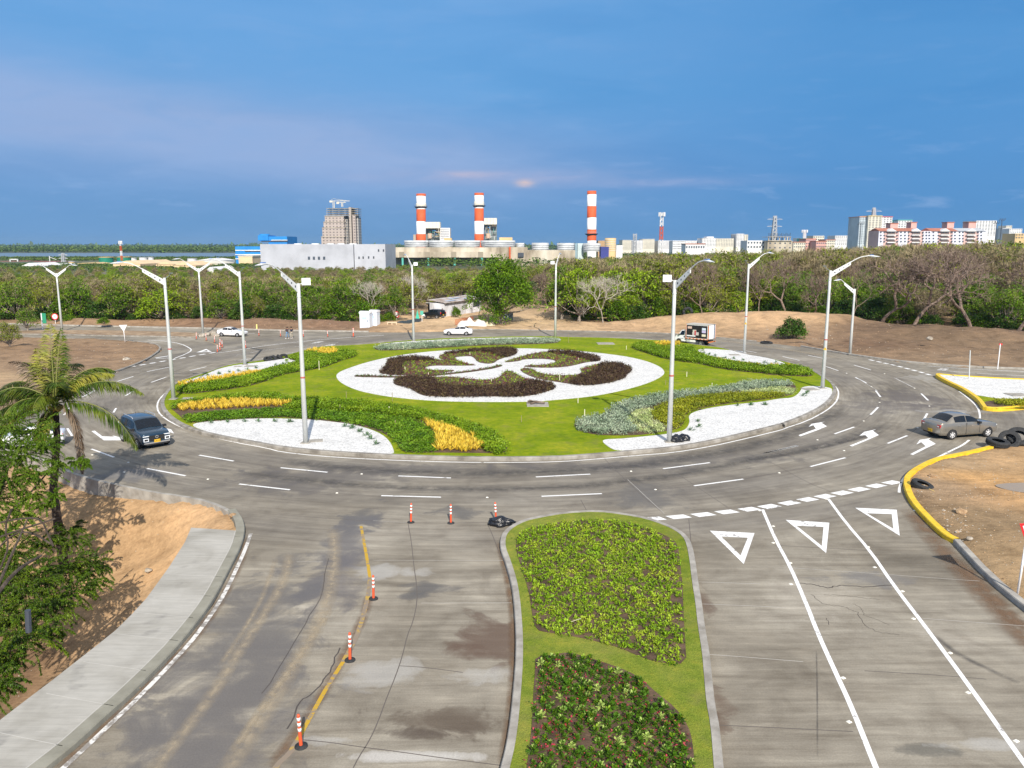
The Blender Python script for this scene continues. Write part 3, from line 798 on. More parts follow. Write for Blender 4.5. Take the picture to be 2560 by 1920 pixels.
b=MB()
line(b,cat(('C1',[(1625,140),(1590,240),(1540,350),(1490,460),(1420,590),(1280,790),(1150,940),(900,1200),(740,1350),(550,1530),(410,1659),(200,1850)])),.17)
line(b,cat(('E',[(350,545),(700,482),(1150,430),(1650,380)])),.1)
line(b,cat(('E',[(400,620),(700,588),(1150,490)])),.1)
line(b,cat(('B4',[(1185,392),(1260,430),(1350,475)])),.1)
line(b,cat(('B4',[(900,400),(1000,460),(1060,500)])),.05)
tag(b.build('worn_lines',worn_m),'worn white line beside the near left sidewalk',kind='structure')

# long lane lines of the near right approach
b=MB()
line(b,cat(('C4',[(256,105),(335,290),(420,445),(510,650),(590,855),(690,1075),(790,1290),(930,1640),(1100,2060)])),.16)
line(b,cat(('C4',[(650,40),(760,190),(900,350),(1050,570),(1250,830),(1500,1168),(1827,1628),(2150,2080)])),.16)
tag(b.build('approach_lines',white_m),'long white lane lines of the near right approach',kind='structure')

# give-way blocks
b=MB()
GW=[('B3',1058,1570),('B3',1253,1555),('B3',1448,1537),('B3',1635,1516),('B3',1813,1495),('B3',1970,1473),('B3',2127,1446),('B4',503,1355),('B4',640,1330),('B4',775,1303),('B4',910,1275),('B4',1045,1247),('B4',1170,1221)]
Pg=[G(*g)for g in GW]
for i,p in enumerate(Pg):
    q=Pg[i+1]if i<len(Pg)-1 else p+(p-Pg[i-1])
    d=(q-p);L=d.length*.36;d.normalize();n=Vector((-d.y,d.x,0))*.24;s_=Vector((.12,0,0))
    b.add([(v.x,v.y,ZM)for v in(p-d*L-n+s_,p+d*L-n+s_,p+d*L+n-s_,p-d*L+n-s_)],[(0,1,2,3)])
tag(b.build('give_way_blocks',white_m),'row of white give way blocks across the near right approach',kind='structure')
b=MB()
for k in range(9):
    a=(945+k*(1560-945)/8.5,458-k*(458-352)/8.5);seg(b,'B1',a,(a[0]+42,a[1]-7),.4)
bl=[('B4',990,250),('B4',1050,264),('B4',1105,276),('B4',1160,288),('B4',1215,301),('B4',1272,316),('B4',1328,331),('B4',1385,346),('B4',1440,362),('B4',1492,378)]
for k in range(len(bl)-1):
    p,q=G(*bl[k]),G(*bl[k+1]);q=p.lerp(q,.62);d=(q-p).normalized();n=Vector((-d.y,d.x,0))*.2
    b.add([(v.x,v.y,ZM)for v in(p-n,q-n,q+n,p+n)],[(0,1,2,3)])
tag(b.build('give_way_blocks',white_m),'rows of white give way blocks at the far entries',kind='structure')


def ring_tri(name,fr,out,inn,mat=None):
    o=[G(fr,*p)for p in out];i=[G(fr,*p)for p in inn]
    b=MB();b.add([(v.x,v.y,ZM)for v in o+i],[(0,1,4,3),(1,2,5,4),(2,0,3,5)])
    return b.build(name,mat or white_m)


for i,(fr,o,n)in enumerate([('C3',[(1382,233),(1650,247),(1585,433)],[(1450,268),(1610,275),(1566,382)]),('C4',[(395,168),(657,185),(638,367)],[(460,203),(622,210),(612,325)]),('C4',[(812,95),(1062,107),(1080,263)],[(882,128),(1032,133),(1042,222)]),('B1',[(1430,352),(1500,327),(1540,347)],[(1468,347),(1502,335),(1515,344)])]):
    tag(ring_tri('give_way_triangle',fr,o,n),'white painted give way triangle',kind='structure')
b=MB();seg(b,'B1',(1130,392),(1225,378),.35);seg(b,'B1',(1135,396),(1228,393),.25)
tag(b.build('give_way_triangle',white_m),'give way triangle partly behind the left lamp',kind='structure')

b=MB()
for fr,pts in[('B4',[(430,847),(568,797),(548,768),(510,781),(535,757),(640,740),(612,749),(655,777),(580,808),(446,856)]),('B4',[(833,930),(983,870),(958,846),(912,851),(948,821),(1045,800),(1017,811),(1065,846),(985,882),(855,936)]),('B4',[(1312,997),(1436,934),(1400,902),(1362,921),(1388,884),(1480,868),(1460,882),(1515,915),(1440,950),(1336,1003)]),('B1',[(665,925),(690,922),(745,963),(832,966),(818,957),(900,975),(880,992),(755,992)]),('B1',[(1150,902),(1190,900),(1245,912),(1266,943),(1228,930),(1150,928)])]:
    b.flat([G(fr,*p)for p in pts],ZM)
tag(b.build('lane_arrows',white_m),'white painted lane arrows',kind='structure')
b=MB()
for fr,pts in[('E',[(1280,398),(1380,372),(1460,370),(1400,386)]),('E',[(1470,425),(1520,404),(1610,402),(1560,424)]),('E',[(1680,452),(1740,440),(1760,446),(1720,456)]),('B4',[(1520,333),(1550,320),(1620,322),(1590,336)]),('B4',[(1620,382),(1650,366),(1710,372),(1680,390)])]:
    b.flat([G(fr,*p)for p in pts],ZM)
tag(b.build('lane_arrows',worn_m),'worn painted arrows at the back of the ring',kind='structure')

b=MB()
line(b,cat(('C2',[(487,205),(510,330),(528,430),(540,515)])),.14);line(b,cat(('C2',[(380,1020),(290,1160),(200,1320),(140,1430),(100,1500)])),.14)
tag(b.build('yellow_line',yellow_p),'yellow line curving along the near left road',kind='structure')
b=MB()
line(b,cat(('C2',[(540,515),(535,590),(515,690),(475,830),(435,920),(380,1020)])),.17);line(b,cat(('C2',[(100,1500),(60,1570),(-20,1640),(-90,1760)])),.17)
line(b,cat(('A1',[(1760,1420),(1830,1440),(1890,1465),(1915,1490)])),.3)
line(b,cat(('B4',[(1880,678),(2000,670),(2050,668)])),.1)
tag(b.build('worn_yellow_line',worn_yellow),'worn stretches of the yellow line',kind='structure')

# slab joints of the paving
dark_j=flatmat('dark_joint',(.115,.10,.09),.95)
light_j=flatmat('light_joint',(.42,.40,.37),.95)
b=MB()
for fr,pts in[('C2',[(770,190),(790,300),(805,450),(822,560),(825,660),(800,780),(765,860),(735,990),(690,1120),(640,1240),(590,1380),(540,1490),(470,1600),(440,1659)]),('C2',[(0,135),(250,155),(430,168),(545,172),(760,185),(1000,188),(1250,182)]),('C2',[(140,1490),(300,1505),(480,1532),(700,1560),(1000,1602),(1340,1645)]),('C2',[(720,1045),(880,1055),(1100,1085)]),('C2',[(1245,185),(1290,290),(1330,400)]),('C3',[(1255,165),(1268,300)]),('C4',[(330,320),(600,335),(900,352)]),('C4',[(-300,1390),(200,1410),(800,1440)]),('C4',[(870,1075),(1300,1100),(1600,1125)]),('B1',[(530,985),(640,1040),(900,1130),(1100,1195)]),('B1',[(1350,1252),(1740,1308)]),('B1',[(840,1110),(1260,1062),(1700,1143),(2030,1190)]),('B2',[(375,1205),(935,1235)]),('B2',[(1350,1250),(2020,1243)]),('B2',[(80,1342),(440,1372),(800,1392)]),('B2',[(1272,1402),(2065,1398)]),('B3',[(555,1218),(1130,1178)]),('B3',[(1500,1127),(1925,1055)]),('B3',[(648,1372),(1070,1340),(1375,1312)]),('B3',[(1765,1257),(2212,1170)]),('B4',[(425,930),(715,838)]),('B4',[(870,782),(945,735),(1000,688)]),('B4',[(800,1025),(1135,913)]),('B4',[(1290,850),(1370,790)]),('B4',[(0,1195),(270,1145),(525,1097)]),('B4',[(968,436),(1005,462),(1040,494)]),('B4',[(1060,624),(1070,588),(1078,547)]),('B3',[(660,1090),(940,1370),(1140,1530)]),('B3',[(1280,1240),(1640,1480)]),('B3',[(480,1420),(545,1540)]),('B4',[(210,1060),(520,1230),(680,1290)]),('B1',[(690,628),(760,600),(855,565)]),('B1',[(985,623),(1050,590),(1100,572)]),('B1',[(835,800),(862,850)]),('E',[(600,270),(1200,285),(1800,262)])]:
    line(b,[G(fr,*p)for p in pts],.035,.003)
tag(b.build('slab_joints',dark_j),'dark joints between the concrete slabs',kind='structure')
b=MB()
for fr,pts in[('C4',[(420,455),(900,488),(1400,525),(1560,535)]),('C4',[(-500,660),(100,680),(400,695)]),('C4',[(1220,760),(1560,785),(1827,805)]),('C4',[(-480,950),(0,980),(500,1020)]),('C2',[(850,668),(1390,666)]),('C2',[(560,410),(1340,412)]),('C2',[(560,172),(760,185)]),('C3',[(1300,540),(1683,552)]),('C2',[(100,420),(260,420)]),('B3',[(850,1260),(1140,1530)])]:
    line(b,[G(fr,*p)for p in pts],.03,.0034)
tag(b.build('slab_joints',light_j),'pale joints between the concrete slabs',kind='structure')
b=MB()
rnd=random.Random(5)
def crack(fr,pts,w=.02):
    L=[G(fr,*p)for p in pts];o=[]
    for a,c in zip(L[:-1],L[1:]):
        for k in range(5):
            q=a.lerp(c,k/5);o.append(q+Vector((rnd.uniform(-.05,.05),rnd.uniform(-.05,.05),0)))
    o.append(L[-1]);line(b,o,w,.0042,sm=0)
crack('C4',[(470,550),(560,555),(640,575),(720,563),(850,570),(1040,560)],.06)
crack('C4',[(550,615),(610,672),(740,690),(830,725),(870,800),(950,842),(1080,860)])
crack('C4',[(630,618),(760,625),(880,640),(960,645)]);crack('C4',[(800,672),(850,700),(870,740),(1020,800)],.015);crack('C4',[(640,760),(655,800)]);crack('C1',[(1700,1180),(1900,850),(2080,560),(2130,300)],.03)
crack('C1',[(1870,1400),(1950,1230),(2050,1150),(2130,1040),(2203,880)],.05)
tag(b.build('cracks',flatmat('crack',(.07,.06,.055),.95)),'thin dark cracks in the concrete',kind='structure')


# soft edged traces that the traffic left: dust tracks, rubber, mud against the kerbs; plus one painted lamp shadow
def soft_mat(name,col,k=.8,sc=2.5,stretch=(1,1,1)):
    m,t,b=bsdf(name)
    at=t.n('ShaderNodeAttribute',attribute_name='fade');o=t.n('ShaderNodeTexCoord').outputs['Object']
    n=t.noise(t.mapv(o,stretch),sc,7,.68)
    f=t.m('MULTIPLY',at.outputs['Fac'],t.ramp(n,[(.34,.15),(.58,1.0)]))
    f=t.m('MULTIPLY',f,k,clamp=True)
    b.inputs['Base Color'].default_value=tuple(col)+(1,);b.inputs['Roughness'].default_value=.95
    tr=t.n('ShaderNodeBsdfTransparent');mx=t.n('ShaderNodeMixShader')
    t.l(f,mx.inputs[0]);t.l(tr.outputs[0],mx.inputs[1]);t.l(b.outputs[0],mx.inputs[2]);t.l(mx.outputs[0],t.N['Material Output'].inputs[0])
    return m


def soft(name,lines,mat,label,z=.0018,one_side=False):
    vs,fs,fa=[],[],[]
    for li,(pts,w)in enumerate(lines):
        L=smooth(pts,False,2);n=len(L)
        cols=[offset(L,-w/2,False),L,offset(L,w/2,False)]if not one_side else[L,offset(L,w*.5,False),offset(L,w,False)]
        fd=(0,1,0)if not one_side else(1,.7,0)
        b0=len(vs)
        for c,f in zip(cols,fd):
            for i,p in enumerate(c):
                e=min(1,i/3,(n-1-i)/3)
                vs.append((p.x,p.y,z+.0002*li));fa.append(f*e)
        for k in range(2):
            for i in range(n-1):fs.append((b0+k*n+i,b0+k*n+i+1,b0+(k+1)*n+i+1,b0+(k+1)*n+i))
    me=bpy.data.meshes.new(name);me.from_pydata(vs,[],fs)
    a=me.attributes.new('fade','FLOAT','POINT');a.data.foreach_set('value',fa)
    return tag(link(name,me,mat),label,kind='structure')


dust=soft_mat('dust',(.46,.38,.27),.62)
soft('dust_tracks',[(cat(('C1',[(1880,270),(1850,440),(1700,680),(1550,900),(1400,1150),(1250,1350),(1050,1600),(950,1740)])),.6),(cat(('C1',[(1790,300),(1700,560),(1560,800),(1420,1000)])),.3),(cat(('C1',[(2160,100),(2170,300),(2140,520),(2050,750),(1900,1000),(1750,1250),(1600,1480),(1450,1700)])),.8),(cat(('C1',[(2150,620),(2000,850),(1830,1080),(1640,1350),(1500,1560)])),.35),(cat(('A3',[(1000,1370),(1200,1360),(1500,1368),(1800,1376)])),2.2),(cat(('A3',[(-200,1350),(100,1348),(600,1345),(1000,1352)])),1.6),(cat(('A4',[(150,1080),(400,1105),(700,1150),(1000,1200)])),1.6)],dust,'tan dust tracks left by tyres on the concrete')
mud=soft_mat('mud',(.20,.125,.075),.85,1.4)
soft('kerb_mud',[(cat(('C1',[(1600,160),(1560,320),(1440,560),(1290,780),(1150,930),(900,1180),(740,1330),(540,1515),(380,1659)])),.55),(cat(('C4',[(1130,100),(1280,280),(1450,480),(1600,640),(1760,800),(1950,1000)])),1.3),(cat(('C4',[(1400,400),(1560,540),(1700,690),(1827,830)])),.9),(cat(('C2',[(1310,300),(1360,500),(1395,700),(1400,950),(1395,1200),(1365,1450),(1330,1659)])),.35),(cat(('C2',[(-60,1659),(60,1500),(180,1330),(300,1140),(400,950),(500,760),(540,620)])),.5)],mud,'brown mud washed against the kerbs')
rub=soft_mat('rubber',(.085,.08,.08),.55,1.1)  # tone of the tyre rubber, also of the painted lamp shadow
soft('rubber_marks',[(cat(('B2',[(0,1110),(500,1170),(1000,1200),(1500,1212),(2100,1200)]),('B3',[(640,1175),(1100,1130),(1600,1040),(2100,930)]),('B4',[(300,850),(600,740),(800,620)])),2.4),(cat(('B2',[(-300,1200),(400,1290),(1000,1330),(1600,1340),(2200,1325)]),('B3',[(900,1270),(1400,1200),(2000,1060)]),('B4',[(400,985),(800,880),(1150,760)])),1.8),(cat(('B4',[(0,1050),(400,990),(800,900),(1100,820)])),.7),(cat(('C4',[(1270,840),(1400,960),(1600,1060),(1800,1150)])),.35),(cat(('C4',[(580,950),(585,1250),(585,1600)])),.07),(cat(('E',[(500,650),(600,560),(690,460)])),.3)],rub,'dark rubber traces in the lanes of the ring',z=.0021)  # last short stroke paints the cast shadow of the back left lamp

# road studs
studs=[('C4',320,206),('C4',320,306),('C4',423,427),('C4',426,554),('C4',740,1118),('C4',776,1382),('C4',890,331),('C4',930,453),('C4',1096,597),('C4',1163,762),('C4',1383,968),('C4',1491,1206),('C4',1780,1497),('C4',238,112),('C4',1170,112),('C4',636,42),('B2',645,1217),('B2',450,1367),('B2',1637,1402),('B3',877,1195),('B3',1070,1340),('B3',2048,1208),('B4',580,884),('B4',790,969),('B4',278,1144),('B4',945,735),('B4',1070,588),('B4',1463,617),('B4',1347,476),('B4',1005,463),('B4',1348,1443),('B1',933,1153),('B1',903,1224),('B1',1513,1275),('B1',672,1098),('B4',1372,788),('B4',810,358),('B4',1110,362)]
stud_m=flatmat('stud_white',(.80,.78,.70),.4)
sb=MB();sb.add([(-.07,-.06,0),(.07,-.06,0),(.07,.06,0),(-.07,.06,0),(-.045,-.04,.03),(.045,-.04,.03),(.045,.04,.03),(-.045,.04,.03)],[(4,5,6,7),(0,1,5,4),(1,2,6,5),(2,3,7,6),(3,0,4,7)])
sme=sb.mesh('road_stud');sme.materials.append(stud_m)
for s_ in studs:
    o=bpy.data.objects.new('road_stud',sme);COL.objects.link(o);o.location=G(*s_)
    o.rotation_euler=(0,0,.4 if s_[0]=='C4' else.1)
    tag(o,'small white raised stud on the concrete road','road stud','raised studs along the lane lines')
# ------------------------------------------------------------------ planting
rng=np.random.default_rng(7)


def scatter(pg,dens=None,spacing=None,seed=1,holes=()):
    r=np.random.default_rng(seed)
    xs=[p[0]for p in pg];ys=[p[1]for p in pg]
    x0,x1,y0,y1=min(xs),max(xs),min(ys),max(ys)
    if spacing:
        gx=np.arange(x0,x1,spacing);gy=np.arange(y0,y1,spacing*.87)
        X,Y=np.meshgrid(gx,gy);X=X+(np.arange(len(gy))[:,None]%2)*spacing/2
        X=(X+r.uniform(-.24,.24,X.shape)*spacing).ravel();Y=(Y+r.uniform(-.24,.24,Y.shape)*spacing).ravel()
    else:
        n=int((x1-x0)*(y1-y0)*dens);X=r.uniform(x0,x1,n);Y=r.uniform(y0,y1,n)
    m=inside_np(X,Y,pg)
    for h in holes:m&=~inside_np(X,Y,h)
    return np.stack([X[m],Y[m]],1)


def leaves(base,d,l,w,droop=.25,roll=None,r=None):
    """rhombic leaves: base (N,3), direction d (N,3), length, width -> (N,4,3)"""
    r=r or rng
    n=len(base);l=np.broadcast_to(l,(n,))[:,None];w=np.broadcast_to(w,(n,))[:,None]
    up=np.tile([0,0,1.0],(n,1))+r.normal(0,.35,(n,3))
    s=np.cross(d,up);s/=np.linalg.norm(s,axis=1,keepdims=True)+1e-9
    mid=base+d*l*.5
    tip=base+d*l;tip[:,2]-=(l*droop)[:,0]
    return np.stack([base,mid+s*w/2,tip,mid-s*w/2],1)


def dirs(n,t0,t1,r):
    a=r.uniform(0,2*np.pi,n);t=np.radians(r.uniform(t0,t1,n))
    return np.stack([np.cos(a)*np.sin(t),np.sin(a)*np.sin(t),np.cos(t)],1)


def leaf_bed(pts,z,h,n,l,w,t0=10,t1=80,spread=.15,seed=1,droop=.25,bump=.25):
    """plants at pts: n leaves each, bases spread through height h"""
    r=np.random.default_rng(seed);N=len(pts)
    P=np.repeat(pts,n,0);M=len(P)
    hh=h*np.repeat(r.uniform(1-bump,1+bump*.4,N),n)
    base=np.zeros((M,3));base[:,:2]=P+r.normal(0,spread,(M,2));base[:,2]=z+np.maximum(0,hh*r.beta(1.6,1.1,M)-l*.35)
    return leaves(base,dirs(M,t0,t1,r),l*r.uniform(.7,1.25,M),w*r.uniform(.75,1.2,M),droop,r=r)


def leafmat(name,cols,rand=.35,rough=.55,transl=.25,scale=.6):
    return pmat(name,cols,scale,rough,rand=rand,transl=transl,spec=.3,detail=4)


M_hedge=leafmat('hedge_leaf',[(.11,.20,.006),(.17,.28,.008),(.25,.36,.015)])
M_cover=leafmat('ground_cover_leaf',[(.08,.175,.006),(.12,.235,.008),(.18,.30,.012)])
M_yellow=leafmat('yellow_leaf',[(.62,.42,.03),(.76,.56,.07),(.84,.68,.16)],.25,scale=1.5)
M_silver=leafmat('silver_leaf',[(.19,.27,.17),(.31,.39,.27),(.46,.52,.38)],.3,.7)
M_pale=leafmat('variegated_leaf',[(.30,.42,.12),(.52,.60,.26),(.68,.72,.42)],.25,scale=1.2)
M_olive=leafmat('olive_leaf',[(.15,.19,.01),(.25,.28,.012),(.34,.34,.02)],.35)
M_dark=leafmat('dark_purple_leaf',[(.030,.017,.012),(.07,.038,.026),(.13,.10,.035)],.6,transl=.1,scale=1.5)
M_lime=leafmat('lime_leaf',[(.16,.28,.008),(.25,.385,.015),(.40,.48,.04)],.4,scale=1.0)
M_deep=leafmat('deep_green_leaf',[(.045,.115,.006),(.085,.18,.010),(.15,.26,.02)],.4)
M_palegreen=leafmat('pale_green_leaf',[(.26,.38,.07),(.42,.52,.14),(.54,.60,.2)],.3)
M_red=leafmat('red_flower',[(.26,.02,.04),(.38,.04,.07),(.45,.08,.1)],.3,transl=.1)
M_agave=leafmat('blue_green_blade',[(.07,.15,.06),(.12,.22,.09),(.20,.30,.12)],.3)


def stuff(name,V,mat,label):
    return tag(link(name,quads_mesh(name,V),mat),label,kind='stuff')


def soil(name,pg,z0,z1,label):
    return tag(MB().prism(pg,z0,z1).build(name,soil_m),label,kind='structure')


ZB=.22
# near left bed: tall hedge, low ground cover, two yellow patches
H1=smooth(cat(('B1',[(1245,748),(1262,722),(1330,705),(1500,685),(1700,655),(1900,648),(2030,652)]),('B2',[(0,604),(200,614),(450,625),(700,641),(900,671),(1100,705),(1300,755),(1500,806),(1650,860),(1740,923),(1788,975),(1788,1015),(1755,1036),(1650,1028),(1600,985),(1550,930),(1525,902),(1440,880),(1420,842),(1270,822),(1180,792),(1085,768),(930,748),(750,716),(450,698),(200,690),(0,686)]),('B1',[(2150,712),(2100,705),(1900,686),(1700,680),(1450,700),(1320,722),(1285,748)]),z=.5),True,1)
C1p=smooth(cat(('B2',[(0,705),(200,706),(450,718),(700,736),(930,765),(1080,795),(1150,840),(1200,880),(1225,930),(1238,960),(1222,1000),(1228,1036),(1010,1041),(960,1022),(935,975),(878,912),(800,864),(650,824),(450,796),(200,772),(0,758)]),('B1',[(2000,820),(1700,832),(1500,848),(1385,860),(1355,842),(1330,812),(1500,790),(1700,778),(1900,764),(2080,757)]),z=.3),True,1)
BED1=smooth(cat(('B1',[(1240,755),(1262,726),(1500,690),(1700,662),(1900,655),(2030,660)]),('B2',[(0,620),(450,640),(900,688),(1300,770),(1650,878),(1750,940),(1798,990),(1790,1040),(1740,1052),(1230,1046),(1000,1048),(945,1020),(925,975),(870,915),(650,832),(200,780),(0,768)]),('B1',[(1900,828),(1500,858),(1380,866),(1330,830),(1280,790)]),z=ZB),True,1)
soil('planting_soil',BED1,.2,.25,'soil of the near left planting bed')
stuff('hedge_foliage',leaf_bed(scatter(H1,62,seed=3),.22,.52,7,.19,.10,seed=4),M_hedge,'tall bright green hedge band curving through the near left bed')
stuff('ground_cover',leaf_bed(scatter(C1p,55,seed=5),.22,.26,6,.19,.11,30,88,seed=6),M_cover,'low dense green ground cover in the near left bed')

# back left bed
H2=smooth(cat(('E',[(1000,562),(1060,542),(1200,512),(1280,486),(1400,520),(1470,536),(1580,522),(1640,505),(1640,458),(1780,474),(1860,492),(1865,528),(1800,556),(1700,578),(1600,616),(1500,656),(1380,686),(1200,718),(1000,748),(850,786)]),('B1',[(1900,560),(1700,600),(1500,622),(1400,636),(1290,632),(1278,604),(1500,570),(1750,530),(1900,498)]),('E',[(670,740),(800,698),(1000,658),(1130,622),(1125,600),(1060,580)]),z=.45),True,1)
soil('planting_soil',H2,.2,.25,'soil of the back left planting bed')
stuff('hedge_foliage',leaf_bed(scatter(H2,45,seed=8),.22,.45,6,.22,.12,seed=9),M_hedge,'green hedge band of the back left bed')

# silver row along the back
H3=smooth(cat(('B2',[(742,216),(765,202),(900,190),(1200,172),(1600,156),(2000,146),(2212,148)]),('B3',[(310,158),(300,166)]),('B2',[(2100,176),(1800,182),(1500,192),(1200,212),(900,226),(800,228)]),z=.45),True,1)
soil('planting_soil',H3,.2,.25,'soil of the silver row at the back kerb')
stuff('silver_foliage',leaf_bed(scatter(H3,spacing=.42,seed=10),.22,.5,26,.24,.09,5,75,.14,seed=11,bump=.4),M_silver,'row of silver green shrubs along the back kerb')

# back right bed
H4=smooth(cat(('B3',[(885,197),(960,178),(1060,180),(1060,205),(1200,214),(1320,204),(1380,218),(1384,250),(1500,296),(1700,335),(1900,358),(2090,366)]),('B4',[(300,290),(450,308),(530,335),(545,355),(515,368),(350,360),(150,350)]),('B3',[(2000,412),(1900,404),(1700,386),(1550,362),(1400,326),(1250,312),(1100,282),(1000,248),(900,216)]),z=.45),True,1)
soil('planting_soil',H4,.2,.25,'soil of the back right planting bed')
stuff('hedge_foliage',leaf_bed(scatter(H4,42,seed=12),.22,.55,6,.22,.11,seed=13),M_hedge,'green hedge band of the back right bed')

# near right bed: silver, variegated, olive
SV=smooth(cat(('B3',[(428,822),(442,796),(560,760),(700,725),(730,680),(800,648),(950,608),(1100,582),(1200,567),(1400,560),(1600,526),(1750,492),(1900,478),(2100,482),(2178,505),(2120,520),(1900,535),(1700,565),(1500,585),(1250,618),(1100,650),(1000,690),(880,712),(838,765),(872,825),(945,872),(800,898),(600,892),(480,862)]),z=.4),True,1)
PV1=smooth(cat(('B3',[(850,750),(900,712),(1000,690),(1058,700),(1035,752),(1090,800),(1145,838),(1150,872),(1000,892),(945,874),(875,832),(828,785)]),z=.35),True,1)
PV2=smooth(cat(('B3',[(1700,570),(1900,540),(2050,520),(2178,535),(2165,570),(2130,588),(2080,575),(1900,572)]),z=.35),True,1)
OL=smooth(cat(('B3',[(1060,700),(1200,640),(1400,603),(1600,583),(1900,576),(2090,580),(2078,604),(1900,624),(1600,652),(1400,694),(1290,742),(1288,800),(1258,848),(1200,858),(1150,825),(1090,795),(1035,740)]),z=.32),True,1)
BED5=smooth(cat(('B3',[(425,835),(445,808),(700,740),(740,690),(950,622),(1200,580),(1600,540),(1750,508),(1900,492),(2100,495),(2180,515),(2180,560),(2130,600),(1900,632),(1600,662),(1400,704),(1300,745),(1298,800),(1265,855),(1190,870),(1000,905),(800,912),(600,908),(480,878)]),z=ZB),True,1)
soil('planting_soil',BED5,.2,.245,'soil of the near right planting bed')
stuff('silver_foliage',leaf_bed(scatter(SV,spacing=.40,seed=14),.22,.48,30,.22,.085,5,80,.13,seed=15,bump=.5),M_silver,'silver green shrubs of the near right bed')
stuff('variegated_foliage',leaf_bed(np.concatenate([scatter(PV1,spacing=.42,seed=16),scatter(PV2,spacing=.42,seed=17)]),.22,.25,22,.42,.05,15,75,.08,seed=18,droop=.45),M_pale,'pale striped grassy tufts in the near right bed')
stuff('olive_foliage',leaf_bed(scatter(OL,38,seed=19),.22,.34,8,.2,.09,10,80,seed=20),M_olive,'olive yellow ground cover of the near right bed')

# small bed inside the yellow kerb
stuff('ground_cover',leaf_bed(scatter(smooth(cat(('B4',[(1975,580),(2050,570),(2212,572),(2500,580),(2500,605),(2212,612),(2080,610),(1990,596)]),z=.4)),40,seed=21),.3,.35,6,.2,.1,seed=22),M_olive,'green plants beside the right yellow kerb')

# dark flower motif on the gravel oval
PET={'left':[('B2',[(780,417),(800,392),(850,352),(840,327),(870,307),(950,292),(1050,285),(1150,292),(1240,307),(1330,320),(1450,337),(1562,352),(1500,357),(1330,357),(1200,356),(1135,374),(1180,390),(1280,392),(1400,392),(1300,412),(1200,428),(1100,433),(900,430)])],'top':[('B2',[(1245,287),(1300,257),(1450,237),(1620,222),(1780,215),(1860,227),(1882,252),(1850,272),(1780,292),(1720,312),(1690,337),(1640,343),(1560,330),(1532,292),(1500,280),(1400,287),(1375,297),(1420,322),(1480,338),(1500,350),(1380,336),(1280,310)])],'right':[('B2',[(1765,329),(1860,296),(1980,263),(2100,246)]),('B3',[(250,240),(400,243),(520,263),(610,286),(641,305),(630,320),(560,325),(490,338),(400,361),(280,373),(140,373),(20,364),(60,353),(180,351),(260,339),(286,322),(250,308),(150,302),(20,308)]),('B2',[(1900,319),(1800,331)])],'lower_right':[('B3',[(10,400),(0,386),(40,373),(110,386),(140,411),(220,426),(330,433),(400,431),(470,426),(490,410),(472,386),(530,366),(600,346),(700,333),(790,339),(850,361),(885,386),(870,411),(840,426),(840,446),(780,471),(700,491),(600,506),(500,511),(400,501),(300,486),(200,471),(110,451),(40,421)])],'bottom':[('B2',[(895,496),(905,466),(950,446),(1080,442),(1220,446),(1350,442),(1500,461),(1650,471),(1740,446),(1760,411),(1800,392),(1850,411),(1900,441),(1990,471),(2090,481),(2160,501),(2177,535),(2120,556),(2030,581),(1950,597),(1800,600),(1600,598),(1450,600),(1300,600),(1150,595),(1100,581),(1070,561),(1030,536),(980,521),(920,511)])],'stem':[('B2',[(580,437),(620,430),(800,437),(1000,440),(1180,428),(1350,412),(1500,396),(1650,372),(1740,348),(1762,358),(1700,377),(1560,400),(1400,420),(1200,440),(1000,452),(800,450),(600,446)])]}
DK={'left':[('B2',[(780,417),(800,392),(850,352),(840,327),(870,307),(950,292),(1050,285),(1150,292),(1240,307),(1180,318),(1050,312),(965,330),(960,380),(980,425),(900,428)])],'top':[('B2',[(1620,222),(1780,215),(1860,227),(1882,252),(1850,272),(1790,288),(1730,284),(1690,258),(1600,242),(1450,250),(1300,266),(1300,257),(1450,237)])],'right':[('B3',[(200,240),(400,243),(520,263),(610,286),(641,305),(630,320),(560,322),(500,302),(400,274),(250,253)])],'lower_right':[('B3',[(640,340),(700,333),(790,339),(850,361),(885,386),(870,411),(840,426),(840,446),(780,471),(700,491),(600,506),(500,511),(380,498),(420,455),(520,425),(600,385)])],'bottom':[('B2',[(895,496),(905,466),(1000,442),(1220,448),(1232,500),(1500,522),(1700,520),(1830,505),(1960,482),(2010,472),(2160,501),(2177,535),(2030,581),(1950,597),(1600,600),(1300,600),(1150,595),(1030,536),(980,521)])]}
WH={'left':'left','top':'back','right':'back right','lower_right':'right','bottom':'front','stem':'narrow stem'}
sd=30
